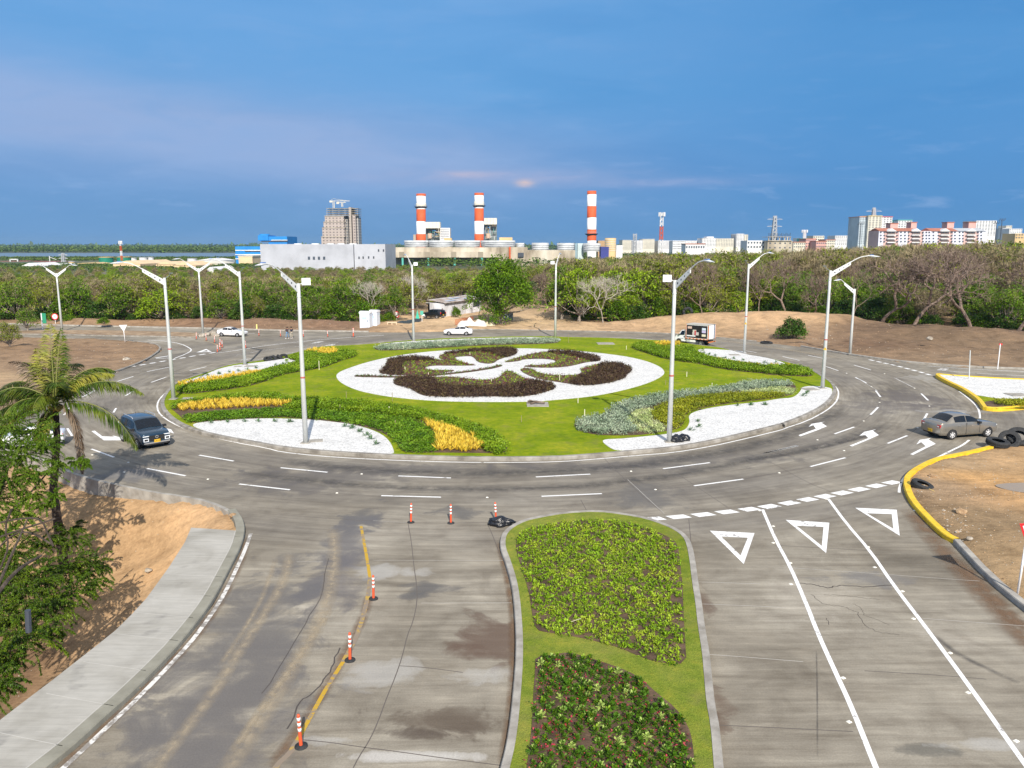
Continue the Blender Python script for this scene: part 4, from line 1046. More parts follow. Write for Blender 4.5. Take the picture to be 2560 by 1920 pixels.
for k,g in PET.items():
    pg=smooth(cat(*g,z=.3),True,1);sd+=5
    soil('planting_soil',pg,.22,.26,'soil of the %s petal of the flower motif'%WH[k])
    holes=[]
    if k in DK:
        dkp=smooth(cat(*DK[k],z=.4),True,1);holes=[dkp]
        stuff('dark_foliage',leaf_bed(scatter(dkp,30,seed=sd),.24,.44,9,.17,.08,5,75,.08,seed=sd+1,bump=.5),M_dark,'dark purple shrubs of the %s petal'%WH[k])
    P=scatter(pg,spacing=.44,seed=sd+2,holes=holes)
    r=np.random.default_rng(sd);sel=r.random(len(P))
    V=[leaf_bed(P[sel<.60],.25,.18,9,.16,.07,5,70,.06,seed=sd+3)]
    if len(V[0]):stuff('small_plants',np.concatenate(V),M_lime if k!='stem' else M_deep,'small green plants of the %s petal'%WH[k])
    V=leaf_bed(P[sel>.52],.25,.22,8,.13,.09,5,80,.08,seed=sd+4)
    if len(V):stuff('red_plants',V,leafmat('reddish_leaf',[(.06,.02,.012),(.14,.035,.025),(.24,.04,.05)],.5,transl=.1)if 'reddish_leaf' not in bpy.data.materials else bpy.data.materials['reddish_leaf'],'small reddish plants of the %s petal'%WH[k])

# median: lime ground cover and the bed of single leafy plants
M1=smooth(cat(('C3',[(232,245),(300,208),(450,172),(650,158),(850,162),(1000,200),(1100,248),(1175,296),(1190,400),(1208,560),(1210,700),(1222,880),(1228,1020),(1100,1008),(985,980),(855,922),(700,880),(560,850),(430,830),(345,810),(325,720),(308,600),(268,460),(232,350),(222,280)]),z=.35),True,1)
M1S=smooth(cat(('C3',[(218,262),(300,215),(450,182),(650,168),(850,172),(1000,208),(1100,254),(1185,300),(1200,400),(1218,560),(1222,700),(1232,880),(1242,1030),(1100,1026),(980,996),(850,936),(700,894),(560,864),(430,846),(330,826),(312,720),(295,600),(252,460),(216,350)]),z=.22),True,1)
soil('planting_soil',M1S,.19,.225,'soil of the upper bed of the median')
P=scatter(M1,spacing=.30,seed=51);r=np.random.default_rng(52);P=P[r.random(len(P))<.93]
stuff('lime_ground_cover',np.concatenate([leaf_bed(P,.21,.16,20,.17,.052,5,82,.05,seed=53,droop=.3),leaf_bed(P[::3],.21,.22,7,.15,.05,0,60,.05,seed=54)]),M_lime,'lime green leafy ground cover in the upper bed of the median')
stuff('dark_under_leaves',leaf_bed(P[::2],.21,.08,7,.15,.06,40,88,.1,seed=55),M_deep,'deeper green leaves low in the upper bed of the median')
M2=smooth(cat(('C3',[(345,985),(450,985),(530,968),(620,992),(740,1030),(880,1080),(960,1130),(1050,1215),(1165,1305),(1235,1410),(1262,1500),(1278,1659),(1290,1900),(240,1900),(290,1659),(305,1550),(322,1400),(335,1200),(345,1050)]),z=.3),True,1)
M2S=smooth(cat(('C3',[(332,990),(450,978),(530,962),(620,986),(740,1022),(880,1072),(970,1122),(1062,1208),(1180,1300),(1252,1405),(1278,1500),(1292,1659),(1300,2000),(230,2000),(280,1659),(295,1550),(312,1400),(322,1200),(332,1050)]),z=.22),True,1)
soil('planting_soil',M2S,.19,.225,'soil of the lower bed of the median')


def leafy_plant(seed,mat,tip=None,flower=True):
    r=np.random.default_rng(seed);root=empty('leafy_plant')
    n=34
    a=np.arange(n)*2.4+r.uniform(0,.5,n);t=np.radians(np.linspace(18,82,n)+r.normal(0,7,n))
    d=np.stack([np.cos(a)*np.sin(t),np.sin(a)*np.sin(t),np.cos(t)],1)
    base=np.zeros((n,3));base[:,2]=np.linspace(.24,.05,n);base[:,:2]=r.normal(0,.035,(n,2))
    link('foliage',quads_mesh('foliage',leaves(base,d,np.linspace(.15,.24,n),.085,.18,r=r)),mat,root)
    if tip is not None:
        k=9;link('young_leaves',quads_mesh('young_leaves',leaves(np.tile([0,0,.2],(k,1))+r.normal(0,.03,(k,3)),dirs(k,10,60,r),.17,.07,.1,r=r)),tip,root)
    if flower:
        k=5;c=r.normal(0,.11,(k,3));c[:,2]=.10+.10*r.random(k)
        tag(link('blossoms',quads_mesh('blossoms',leaves(c,dirs(k,10,80,r),.065,.045,.1,r=r)),M_red,root),kind='stuff')
    return root


LP=[leafy_plant(60,M_deep,M_palegreen,False),leafy_plant(61,M_deep,None,True),leafy_plant(62,M_deep,M_lime,True),leafy_plant(63,M_palegreen,None,False)]
LBL=[('dark leafy plant with pale young tips in the lower median bed','pale tipped plants in the lower median bed'),('dark green plant with red flowers in the lower median bed','red flowering plants in the lower median bed'),('leafy plant with lime tips and red flowers in the lower median bed','lime tipped red flowering plants in the lower median bed'),('pale yellowish green leafy plant in the lower median bed','pale green plants in the lower median bed')]
P=scatter(M2,spacing=.325,seed=64)
P=P[P[:,1]>17.2]
rr=random.Random(9);rr_used=set()
for i,p in enumerate(P):
    if rr.random()<.10:continue
    k=rr.choices([0,1,2,3],[.22,.46,.25,.07])[0]
    o=copy_tree(LP[k])if k in rr_used else LP[k];rr_used.add(k)
    s=rr.uniform(.5,.9);o.location=(p[0],p[1],.215);o.scale=(s,s,s*rr.uniform(.85,1.15));o.rotation_euler=(rr.uniform(-.12,.12),rr.uniform(-.12,.12),rr.uniform(0,6.28))
    tag(o,LBL[k][0],'plant',LBL[k][1])
stuff('red_under_leaves',leaf_bed(scatter(M2,5,seed=67),.21,.14,5,.10,.06,20,85,.12,seed=68),M_red,'small red leaves low in the lower bed of the median')
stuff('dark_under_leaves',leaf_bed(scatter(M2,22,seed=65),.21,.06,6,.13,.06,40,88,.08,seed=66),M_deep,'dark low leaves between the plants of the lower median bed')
tag(MB().tube([G('C3',548,780,.42),G('C3',606,760,.46)],.012,5).build('stick',flatmat('pale_stick',(.5,.46,.3))),'pale stick lying on the upper median bed','stick')


def blades(name,seed,n,l,w,mat,t0=5,t1=60,h=.05):
    r=np.random.default_rng(seed);base=np.zeros((n,3));base[:,:2]=r.normal(0,.04,(n,2));base[:,2]=h*r.random(n)
    me=quads_mesh(name,leaves(base,dirs(n,t0,t1,r),l*r.uniform(.7,1.15,n),w,.12,r=r));me.materials.append(mat);return me


YT=[blades('yellow_tuft',70+k,26,.58,.062,M_yellow)for k in range(4)]
def tufts(pg,sp,seed,label,group,s=1.0,meshes=YT,name='yellow_tuft',cat_='plant',z=.23):
    r_=random.Random(seed)
    for p in scatter(pg,spacing=sp,seed=seed):
        o=bpy.data.objects.new(name,r_.choice(meshes));COL.objects.link(o);o.location=(p[0],p[1],z)
        k=s*r_.uniform(.8,1.2);o.scale=(k,k,k);o.rotation_euler=(0,0,r_.uniform(0,6.3));tag(o,label,cat_,group)


Y1=smooth(cat(('B1',[(1285,752),(1310,732),(1450,712),(1700,698),(1900,702),(2100,715),(2125,730),(2110,738),(1900,740),(1700,752),(1500,762),(1300,772)]),z=.35),True,1)
Y2=smooth(cat(('B2',[(1100,785),(1180,800),(1270,832),(1420,858),(1438,905),(1525,918),(1548,962),(1600,1012),(1605,1030),(1240,1030),(1232,1000),(1248,960),(1230,920),(1208,872),(1155,835)]),z=.35),True,1)
Y3=smooth(cat(('E',[(1230,500),(1300,476),(1500,462),(1635,474),(1635,508),(1580,522),(1470,536),(1385,518)]),z=.4),True,1)
Y4=smooth(cat(('B1',[(1292,580),(1400,560),(1500,543),(1700,508),(1890,482),(1895,495),(1750,527),(1500,568),(1300,592)]),z=.4),True,1)
Y5=smooth(cat(('B3',[(1060,184),(1180,174),(1300,192),(1210,208),(1080,203)]),z=.4),True,1)
Y6=smooth(cat(('B3',[(1560,300),(1700,328),(1900,350),(2090,362)]),('B4',[(300,280),(420,298),(400,304),(280,290),(150,284)]),('B3',[(1900,358),(1700,336),(1560,310)]),z=.55),True,1)
tufts(Y1,.50,81,'yellow leaved tuft in the long strip of the near left bed','yellow tufts of the near left strip',.95)
tufts(Y2,.46,82,'yellow leaved tuft in the flared patch at the front of the island','yellow tufts of the front patch')
tufts(Y3,.62,83,'yellow leaved tuft at the back of the left bed','yellow tufts at the back of the left bed',1.0,z=.3)
tufts(Y4,.55,84,'yellow leaved tuft along the back left gravel strip','yellow tufts along the back left gravel',.9,z=.25)
tufts(Y5,.75,85,'yellow leaved tuft in front of the box truck','yellow tufts in front of the box truck',1.1,z=.35)
tufts(Y6,.70,86,'small yellow tuft along the back right hedge','yellow tufts along the back right hedge',.7,z=.45)

AG=[blades('agave',90+k,22,.36,.05,M_agave,8,78,.03)for k in range(3)]
for gi,(fr,L,lab,grp)in enumerate([('B1',[(1540,868),(1655,863),(1778,858),(1880,857),(2000,858),(2108,860)],'small spiky plant in the row behind the near left lamp','spiky plants behind the near left lamp'),('B2',[(78,808)],'small spiky plant beside the near left lamp pole',None),('B2',[(520,843),(572,858),(636,887),(688,913),(720,943),(755,985)],'small spiky plant in the curved row right of the near left lamp','spiky plants right of the near left lamp'),('E',[(140,778),(268,762),(380,746),(498,728),(605,708),(858,670),(940,658)],'small spiky plant on the back left gravel strip','spiky plants on the back left gravel'),('B1',[(1507,522),(1593,511)],'small spiky plant at the tapered end of the back left gravel','spiky plants at the tapered gravel end'),('B3',[(1352,872),(1412,847),(1413,805)],'small spiky plant where the right gravel turns back','three spiky plants where the gravel turns'),('B3',[(1720,680),(1823,675),(1935,672)],'small spiky plant on the upper edge of the right gravel','spiky plants on the upper edge of the right gravel'),('B4',[(55,610),(163,608)],'small spiky plant in the middle of the right gravel','spiky plants in the middle of the right gravel'),('B4',[(470,538),(490,522),(510,510)],'small spiky plant near the big right lamp','spiky plants near the big right lamp'),('B3',[(1455,262),(1495,274),(1540,282),(1690,308),(1760,320),(1935,337),(2020,338),(1625,302)],'small spiky plant on the back right gravel','spiky plants on the back right gravel')]):
    for i,(x,y)in enumerate(L):
        o=bpy.data.objects.new('agave',AG[(i+gi)%3]);COL.objects.link(o);o.location=G(fr,x,y,.235);o.rotation_euler=(0,0,i*1.3)
        k=1.25 if gi==2 else 1.05;o.scale=(k,k,k);tag(o,lab,'plant',grp if len(L)>1 else None)
for fr,x,y,lab in[('E',988,640,'bushy pale green plant beside the black tyres'),('B3',1440,244,'bushy green plant at the tip of the back right gravel')]:
    tag(link('bush',quads_mesh('bush',leaf_bed(np.array([[0,0.0]]),0,.5,60,.3,.07,5,70,.1,seed=95)+0),M_lime),lab,'plant').location=G(fr,x,y,.235)

# stakes left standing in the lawn and beds
st_m=flatmat('pale_stake',(.74,.70,.52),.8);st_d=flatmat('weathered_stake',(.30,.25,.14),.9)
for i,(fr,x,y,yt,m,lab)in enumerate([('B2',310,392,322,0,'tall pale stake in the lawn below the back left hedge'),('B2',241,297,283,0,'short white marker in the back left hedge'),('B2',525,625,565,1,'weathered stake left of the white oval'),('B2',888,640,572,1,'weathered stake below the white oval'),('B2',475,725,667,1,'weathered stake in the near left hedge right of the lamp'),('B2',863,740,683,0,'pale stake in the middle of the near left hedge'),('B2',912,832,788,1,'thin stake in the low ground cover'),('B2',975,234,202,0,'white marker below the left end of the silver row'),('B2',1500,277,252,0,'white marker in the back petal'),('B2',988,397,370,0,'pale marker in the left petal'),('B2',1173,442,414,0,'white marker beside the stem of the flower'),('B2',1670,490,465,0,'pale marker in the front petal'),('B2',1907,805,755,1,'weathered stake below the concrete cover'),('B2',1862,187,154,0,'white marker in the silver row'),('B3',510,757,705,0,'tall pale stake behind the silver shrubs'),('B3',458,655,615,0,'yellowish stake right of the concrete cover'),('B3',1516,537,497,0,'pale stake behind the silver row right of the lamp'),('B3',1317,447,408,0,'thin pale stake in the lawn right of the lamp'),('B3',1150,512,475,1,'weathered stake in the lawn left of the lamp'),('B3',840,233,203,0,'white stake left of the back right bed'),('B3',1256,230,198,0,'white stake in the back right hedge below the truck'),('B3',1453,344,310,0,'white stake in the lower edge of the back right hedge'),('B3',312,480,430,0,'tall white stake in the right petal'),('B3',462,317,298,0,'white marker in the back right petal'),('B3',383,180,112,1,'tall weathered stick beside the back lamp')]):
    p=G(fr,x,y,.23);t=AT(fr,x,yt,p.y)
    b=MB();b.tube([(0,0,-.05),(0,0,max(.25,t.z-p.z))],.035 if m==0 else.025,6)
    o=b.build('stake',(st_m,st_d)[m]);o.location=p;tag(o,lab,'stake')
# ------------------------------------------------------------------ street lamps
galv=flatmat('galvanised_steel',(.62,.64,.63),.45,.25)
white_steel=flatmat('white_steel',(.70,.72,.73),.5)
blue_cap=flatmat('lamp_cap',(.10,.22,.55),.3)
glass_l=flatmat('lamp_lens',(.55,.62,.70),.15)
dark_m=flatmat('dark_hole',(.03,.035,.05),.8)
red_tape=flatmat('red_band',(.45,.12,.10),.6)
grey_dk=flatmat('dark_housing',(.16,.19,.20),.5)
warn_y=flatmat('warning_yellow',(.80,.50,.02),.5)
black_m=flatmat('black',(.012,.012,.014),.6)
conc_pad=pmat('pad_concrete',[(.26,.24,.21),(.40,.38,.34)],2.5,.9,.2)


def lamp_arm(root,d,zt,reach=3.7,rise=1.35,pl=1.75):
    """perforated plate, curved tube and lamp head leaving the pole in direction d"""
    d=Vector((d[0],d[1],0)).normalized();s=Vector((-d.y,d.x,0))
    m=MB();th=.035
    z0=zt-.55
    def P(r,z,o=0):return d*r+s*o+Vector((0,0,z))
    A=[(.09,z0-.10),(.09,z0+.42),(pl,z0+1.42),(pl,z0+1.08)]
    m.add([P(r,z,-th)for r,z in A]+[P(r,z,th)for r,z in A],[(0,1,2,3),(7,6,5,4),(0,4,5,1),(1,5,6,2),(2,6,7,3),(3,7,4,0)])
    h=m
    for k in range(4):
        f=.18+.23*k;r=.09+(pl-.09)*f;z=z0+.16+1.09*f;q=.085*(1-.13*k)
        for sg in(-1,1):
            ring=[P(r+q*.75*math.cos(a),z+q*math.sin(a),sg*(th+.004))for a in[i*math.pi/5 for i in range(10)]]
            h.add(ring,[tuple(range(10))if sg<0 else tuple(reversed(range(10)))],1)
    m.build('arm_plate',[white_steel,dark_m],root)
    t=MB();pts=[]
    p0=Vector((pl-.1,0,z0+1.28));p1=Vector((pl+.7,0,z0+1.85));p2=Vector((reach-.9,0,zt+rise));p3=Vector((reach-.35,0,zt+rise+.02))
    for i in range(9):
        u=i/8;q=p0*(1-u)**3+p1*3*u*(1-u)**2+p2*3*u*u*(1-u)+p3*u**3
        pts.append(P(q.x,q.z))
    t.tube(pts,.04,7);t.build('arm_tube',white_steel,root)
    hd=MB();zc=zt+rise+.02
    prof=[(-.48,.05,.03),(-.35,.12,.06),(0,.16,.07),(.4,.15,.05),(.62,.06,.02)]
    vs,fs=[],[]
    for r,w,hh in prof:
        for a in range(8):
            an=a*math.pi/4;vs.append(P(reach+r-.1,zc-.02*r*2+hh*math.sin(an)-(.08*max(0,r)),w*math.cos(an)))
    for i in range(4):
        for a in range(8):fs.append((i*8+a,i*8+(a+1)%8,(i+1)*8+(a+1)%8,(i+1)*8+a))
    fs+=[tuple(range(8)),tuple(reversed(range(32,40)))]
    hd.add(vs,fs);ho=hd.build('lamp_head',white_steel,root,True)
    c=MB();c.box(P(reach-.2,zc+.095),(.32,.2,.05),rz=math.atan2(d.y,d.x));c.build('photo_cell',blue_cap,ho)
    l=MB();l.box(P(reach+.05,zc-.085),(.5,.2,.02),rz=math.atan2(d.y,d.x));l.build('lens',glass_l,ho)


def street_lamp(fr,bx,by,tx,ty,label,arms=1,reach=3.7,rise=1.35,flood=0,adir=None,r0=.19,r1=.12,band=True,base_z=None,group=None,warn=False):
    on_island=inside(*G(fr,bx,by)[:2],ISLAND)
    z=.22 if on_island else(.1 if base_z is None else base_z)
    p=G(fr,bx,by,z);t=AT(fr,tx,ty,p.y);H=t.z-z
    root=empty('street_lamp',p,0,label,'street lamp',group)
    m=MB();n=8;zs=[0,H*.42,H*.80,H]
    m.tube([(0,0,zz)for zz in zs],[r0,r0-(r0-r1)*.45,r0-(r0-r1)*.85,r1],12)
    m.build('pole',galv,root,True)
    if band:
        b=MB();b.lathe([(r0-.03,H*.415),(r0-.018,H*.415),(r0-.018,H*.425),(r0-.03,H*.425)],n=14);b.build('band',red_tape,root)
    b=MB();b.lathe([(r1+.02,H-.95),(r1+.035,H-.95),(r1+.035,H-.88),(r1+.02,H-.88)],n=12);b.build('collar',galv,root)
    b=MB();b.box((0,0,.03),(.62,.62,.06));b.build('base_plate',conc_pad,root)
    rad=Vector((p.x-CX,p.y-CY,0)).normalized()if adir is None else Vector(adir).normalized()
    lamp_arm(root,rad,H,reach,rise)
    if arms==2:lamp_arm(root,-rad,H,reach,rise)
    sd=-rad
    if flood==1:
        # square floodlight on the back of the pole top
        f=MB();a=Vector((0,0,1));fw=Vector((-p.x,-p.y,0)).normalized()
        side=Vector((-fw.y,fw.x,0));side=side if side.dot(sd)>0 else-side
        c=side*.52+Vector((0,0,H+.10))+fw*.06
        M=Matrix((side,fw,a)).transposed()@Matrix.Rotation(R(28),3,'X')
        f.box(c,(.58,.09,.52),M=M);fo=f.build('floodlight',white_steel,root)
        g=MB();g.box(c+M@Vector((0,.052,.03)),(.46,.012,.36),M=M);g.build('lens',glass_l,fo)
        k=MB();k.tube([(0,0,H-.1),tuple(side*.3+Vector((0,0,H+.02)))],.03,6);k.build('bracket',galv,fo)
    if flood==2:
        k=MB();k.tube([tuple(sd*.05+Vector((0,0,H-.05))),tuple(sd*.32+Vector((0,0,H+.12))),tuple(sd*.62+Vector((0,0,H+.42)))],.03,6)
        k.box(tuple(sd*.56+Vector((0,0,H+.40))),(.3,.34,.06),rz=math.atan2(sd.y,sd.x));k.build('floodlight',grey_dk,root)
    if warn:
        fw=Vector((-p.x,-p.y,0)).normalized();s=Vector((fw.y,-fw.x,0));zc=H*.345
        b=MB();o_=fw*(r0-.015)
        b.add([o_+s*-.16+Vector((0,0,zc-.14)),o_+s*.16+Vector((0,0,zc-.14)),o_+Vector((0,0,zc+.16))],[(0,1,2)]);w_=b.build('warning_sign',warn_y,root)
        b=MB();o_=fw*(r0-.005)
        b.add([o_+s*-.015+Vector((0,0,zc-.09)),o_+s*.03+Vector((0,0,zc+.0)),o_+s*.0+Vector((0,0,zc+.0)),o_+s*.02+Vector((0,0,zc+.09)),o_+s*-.035+Vector((0,0,zc-.01)),o_+s*-.005+Vector((0,0,zc-.01))],[(0,1,2),(2,1,5),(5,1,4),(1,3,4)]);b.build('bolt_symbol',black_m,w_)
    return root


street_lamp('S',375,862,354.5,600,'tall lamp at the left edge of the lawn, its arm over the road',flood=2)
street_lamp('S',529,788,517,586,'lamp on the back left gravel strip',flood=2)
street_lamp('S',660.5,957,644.5,612,'tallest looking lamp, on the near left gravel, with a white floodlight',flood=1)
street_lamp('S',893.5,737,889,572,'lamp at the left end of the silver row, with a floodlight',flood=1)
street_lamp('S',1199.5,729,1199,569,'lamp at the right end of the silver row',flood=1)
street_lamp('S',1445.5,955,1456.5,605,'near right lamp beside two black bags',flood=1)
street_lamp('S',1607.5,764,1616,570,'lamp on the back right gravel strip',flood=2,warn=True)
street_lamp('S',1776.5,839,1797,584,'tall lamp at the right tip of the island with a warning sticker',flood=2,warn=True)
street_lamp('S',1836,765,1846.5,624,'lamp outside the ring at the dark soil on the right',reach=2.9,rise=1.15,adir=(-.94,-.33,0),band=False)
street_lamp('S',134,713,122.8,590,'double armed lamp of the far left median, left of the pair',arms=2,reach=3.3,rise=1.3,adir=(-1,.12,0),band=False,base_z=.17)
street_lamp('S',438.5,720,429.5,579,'double armed lamp of the far left median, right of the pair',arms=2,reach=3.3,rise=1.45,adir=(-.75,-.6,0),band=False,base_z=.17)

# covers and pads
for fr,x,y,w,d,rz,lab in[('B2',2035,667,1.9,2.0,0.0,'square concrete cover in the lawn below the oval'),('B2',282,955,1.0,.8,.25,'square concrete cover beside the near left lamp'),('E',540,682,1.3,1.2,0,'concrete cover beside the back left lamp'),('E',375,686,.8,.8,0,'small cover at the foot of the back left lamp'),('B3',676,186,2.4,2.2,0,'concrete cover in the back lawn'),('B4',522,484,1.4,1.3,.2,'concrete cover beside the big right lamp'),('B1',1370,688,1.1,.9,.1,'stone slab at the left lamp'),('B3',1695,276,1.3,1.2,0,'cover beside the back right lamp')]:
    b=MB();b.box((0,0,.015),(w,d,.05));b.box((0,0,.042),(w*.8,d*.8,.012))
    o=b.build('concrete_cover',conc_pad);o.location=G(fr,x,y,.225);o.rotation_euler=(0,0,rz);tag(o,lab,'cover')
b=MB();b.box((0,0,.02),(1.7,1.5,.05));b.lathe([(.45,.05),(.45,.06),(0,.06)],n=24)
o=b.build('concrete_cover',conc_pad);o.location=G('B4',2160,528,.27);tag(o,'concrete cover with a round lid in the right gravel','cover')
bark=pmat('bark',[(.09,.065,.05),(.17,.13,.10),(.26,.21,.17)],3,.95,.5,12)
b=MB();b.tube([(-.75,.25,.16),(0,.02,.2),(.72,-.28,.17)],[.13,.12,.09],8);b.tube([(-.5,-.3,.1),(.1,.1,.22)],[.08,.06],6);b.tube([(.05,-.05,.2),(-.65,-.2,.42)],[.05,.035],6)
o=b.build('log',bark);o.location=G('B2',2025,664,.25);tag(o,'short brown log lying on the concrete cover','log')

# ------------------------------------------------------------------ delineator posts
org=flatmat('orange_red_plastic',(.72,.10,.035),.5)
refl=flatmat('white_reflector',(.85,.85,.85),.4)
rubber=pmat('rubber_black',[(.015,.016,.018),(.035,.037,.04)],8,.8,.3)


def delineator():
    root=empty('delineator_post')
    MB().lathe([(.19,.0),(.18,.035),(.07,.06),(.05,.06),(0,.07)],n=20).build('base',rubber,root,True)
    MB().lathe([(.052,.05),(.048,.5),(.045,.98),(.035,1.03),(.0,1.04)],n=14).build('post',org,root,True)
    for z in(.50,.67,.84):MB().lathe([(.05,z),(.054,z),(.054,z+.10),(.05,z+.10)],n=14).build('reflective_band',refl,root,True)
    return root


DEL=[('C2',127,1530,'orange white banded post at the lowest end of the yellow line',None),('C2',421,1012,'orange white banded post in the middle of the yellow line',None),('C2',562,643,'orange white banded post at the top of the yellow line',None),('C2',787,183,'left of three orange banded posts across the left road mouth',None),('C2',1027,188,'middle of three orange banded posts across the left road mouth',None),('C2',1299,176,'orange banded post with a black bag at its foot',None),('E',640,300,'first banded post right of the far white car',None),('E',912,308,'banded post left of the two walking men',None),('E',1198,314,'banded post right of the two men',None),('E',1506,314,'banded post midway to the portable toilets',None),('E',1827,312,'banded post nearest the portable toilets',None),('E',476,455,'banded post hidden half behind the back left lamp',None)]
far_d=[('E',84,386),('E',155,425),('E',178,447),('E',152,482),('E',118,506),('A1',1697,1410),('A1',1783,1422)]
dp=delineator();first=True
for fr,x,y,lab,g in DEL+[(a,b_,c,'small banded post in the cluster beside the far yellow line','cluster of banded posts by the far yellow line')for a,b_,c in far_d]:
    o=dp if first else copy_tree(dp);first=False
    o.location=G(fr,x,y);o.rotation_euler=(rr.uniform(-.05,.05),rr.uniform(-.05,.05),rr.uniform(0,6));tag(o,lab,'delineator post',g)
    if lab.startswith('banded post nearest'):o.scale=(1.7,1.7,1.35)

# ------------------------------------------------------------------ bags and tyres
plastic_b=pmat('black_plastic_bag',[(.008,.009,.012),(.02,.022,.028)],6,.28,.9,7)


def bag(name,loc,sx,sy,sz,label,seed,tail=False):
    me=bpy.data.meshes.new(name);bm=bmesh.new();bmesh.ops.create_icosphere(bm,subdivisions=4,radius=1)
    for v in bm.verts:
        n=noise.noise(v.co*1.8+Vector((seed,0,0)))*.30+noise.noise(v.co*4.5+Vector((0,seed,0)))*.16+noise.noise(v.co*10+Vector((0,0,seed)))*.05
        v.co*=1+n
        if tail and v.co.x>.3:v.co.y*=.6;v.co.z*=max(.25,1-v.co.x*.6);v.co.x*=1.35
        v.co=Vector((v.co.x*sx,v.co.y*sy,max(v.co.z,-.55)*sz+sz*.55))
    bm.to_mesh(me);bm.free()
    o=link(name,me,plastic_b,None,True);o.location=loc;return tag(o,label,'plastic bag')


bag('black_bag',G('B3',1232,962,.235),.52,.34,.32,'black plastic bag lying against the near right lamp',1)
bag('black_bag',G('B3',1292,952,.235),.42,.30,.30,'smaller black plastic bag right of the lamp',7)
bag('black_bag',G('B2',1735,1622),.62,.34,.30,'crumpled black plastic bag at the foot of a banded post',3,True)


def tyre(loc,R_,rot,label,r_in=None,w=None):
    r_in=r_in or R_*.55;w=w or R_*.42
    prof=[(r_in,-w*.8),(R_*.78,-w),(R_*.95,-w*.9),(R_,-w*.6),(R_,-.02),(R_*.97,-.01),(R_*.97,.01),(R_,.02),(R_,w*.6),(R_*.95,w*.9),(R_*.78,w),(r_in,w*.8),(r_in*1.08,w*.5),(R_*.9,w*.4),(R_*.9,-w*.4),(r_in*1.08,-w*.5),(r_in,-w*.8)]
    b=MB();b.lathe(prof,n=36)
    for k in range(36):
        a=2*math.pi*k/36
        b.box((R_*math.cos(a),R_*math.sin(a),w*.32),(.025,R_*.10,w*.5),M=Matrix.Rotation(a,3,'Z'));b.box((R_*math.cos(a+.08),R_*math.sin(a+.08),-w*.32),(.025,R_*.10,w*.5),M=Matrix.Rotation(a+.08,3,'Z'))
    o=b.build('tyre',rubber);o.location=loc;o.rotation_euler=rot
    for p in o.data.polygons:p.use_smooth=False
    return tag(o,label,'tyre')


q=G('B4',2028,962);tyre((q.x,q.y+.4,.42),.74,(R(7),R(4),0),'big truck tyre lying flat at the end of the yellow kerb',w=.2)
tyre((q.x+1.15,q.y+.95,.48),.70,(R(52),R(14),R(-34)),'truck tyre leaning behind the flat tyre',w=.17)
tyre((q.x+2.0,q.y+1.25,.62),.78,(R(40),R(10),R(-36)),'rightmost truck tyre, leaning at the right edge of the photo',w=.19)
q=G('B4',1420,1285);tyre((q.x,q.y+.2,.25),.62,(R(14),R(10),.3),'worn tyre half sunk in the soil inside the yellow kerb',w=.17)
q=G('B3',1947,186);tyre((q.x,q.y,.12),.85,(R(4),0,0),'black tyre lying at the back right kerb',w=.14)
q=G('A3',1998,1288);tyre((q.x,q.y,ground_z(q.x,q.y)+.55),.92,(R(80),0,R(-12)),'tyre standing upright on the bank behind the box truck',w=.2)
for k,(x,y)in enumerate([(748,612),(800,606),(850,596),(905,590),(945,584)]):
    q=G('E',x,y,.22);tyre((q.x,q.y+.2,.36),.52,(R(18+7*k),R((-1)**k*12),k*.8),['leftmost','second from the left','middle','second from the right','rightmost'][k]+' of the black tyres heaped by the back left lamp',w=.16)
q=G('B4',1460,1290,.2)
tag(MB().tube([(q.x,q.y,.35),(q.x+.3,q.y-.1,.22),(q.x+.7,q.y-.05,.18),(q.x+1.3,q.y-.12,.16)],.012,5).build('rope',flatmat('yellow_rope',(.6,.45,.1))),'thin yellow rope trailing from the sunk tyre','rope')

# ------------------------------------------------------------------ signs
sign_red=flatmat('sign_red',(.62,.02,.03),.45);sign_white=flatmat('sign_white',(.84,.84,.86),.45);sign_back=flatmat('sign_back',(.75,.75,.76),.5);sign_green=flatmat('sign_green',(.03,.28,.16),.5)


def text(s,size,mat,parent,loc,rot):
    c=bpy.data.curves.new('lettering','FONT');c.body=s;c.size=size;c.align_x='CENTER';c.align_y='CENTER';c.extrude=.002
    t=bpy.data.objects.new('t',c);COL.objects.link(t);me=bpy.data.meshes.new_from_object(t.evaluated_get(bpy.context.evaluated_depsgraph_get()));bpy.data.objects.remove(t)
    me.materials.clear();o=link('lettering',me,mat,parent);o.location=loc;o.rotation_euler=rot;return o


def tri_sign(p,H,s,label,yaw=0.0,face=True,lean=0.0):
    root=empty('give_way_sign',p,yaw,label,'road sign');root.rotation_euler=(0,lean,yaw)
    b=MB();b.tube([(0,.02,0),(0,.02,H-s*.5)],.045,8);b.build('post',sign_white,root,True)
    z1=H;z0=H-s*.87
    def T(k,y,m,nm,par):
        cz=H-s*.29;b=MB();w=s/2*k;t_=cz+s*.29*k;bt=cz-s*.58*k
        b.add([(-w,y,t_),(w,y,t_),(0,y,bt),(-w,y+.01,t_),(w,y+.01,t_),(0,y+.01,bt)],[(0,2,1),(3,4,5),(0,1,4,3),(1,2,5,4),(2,0,3,5)]);return b.build(nm,m,par)
    bo=T(1,-.01,sign_red if face else sign_back,'sign_board',root)
    if face:
        T(.66,-.016,sign_white,'sign_face',bo)
        text('CEDA',s*.13,black_m,bo,(0,-.024,H-s*.16),(R(90),0,0));text('EL PASO',s*.085,black_m,bo,(0,-.024,H-s*.29),(R(90),0,0))
    return root


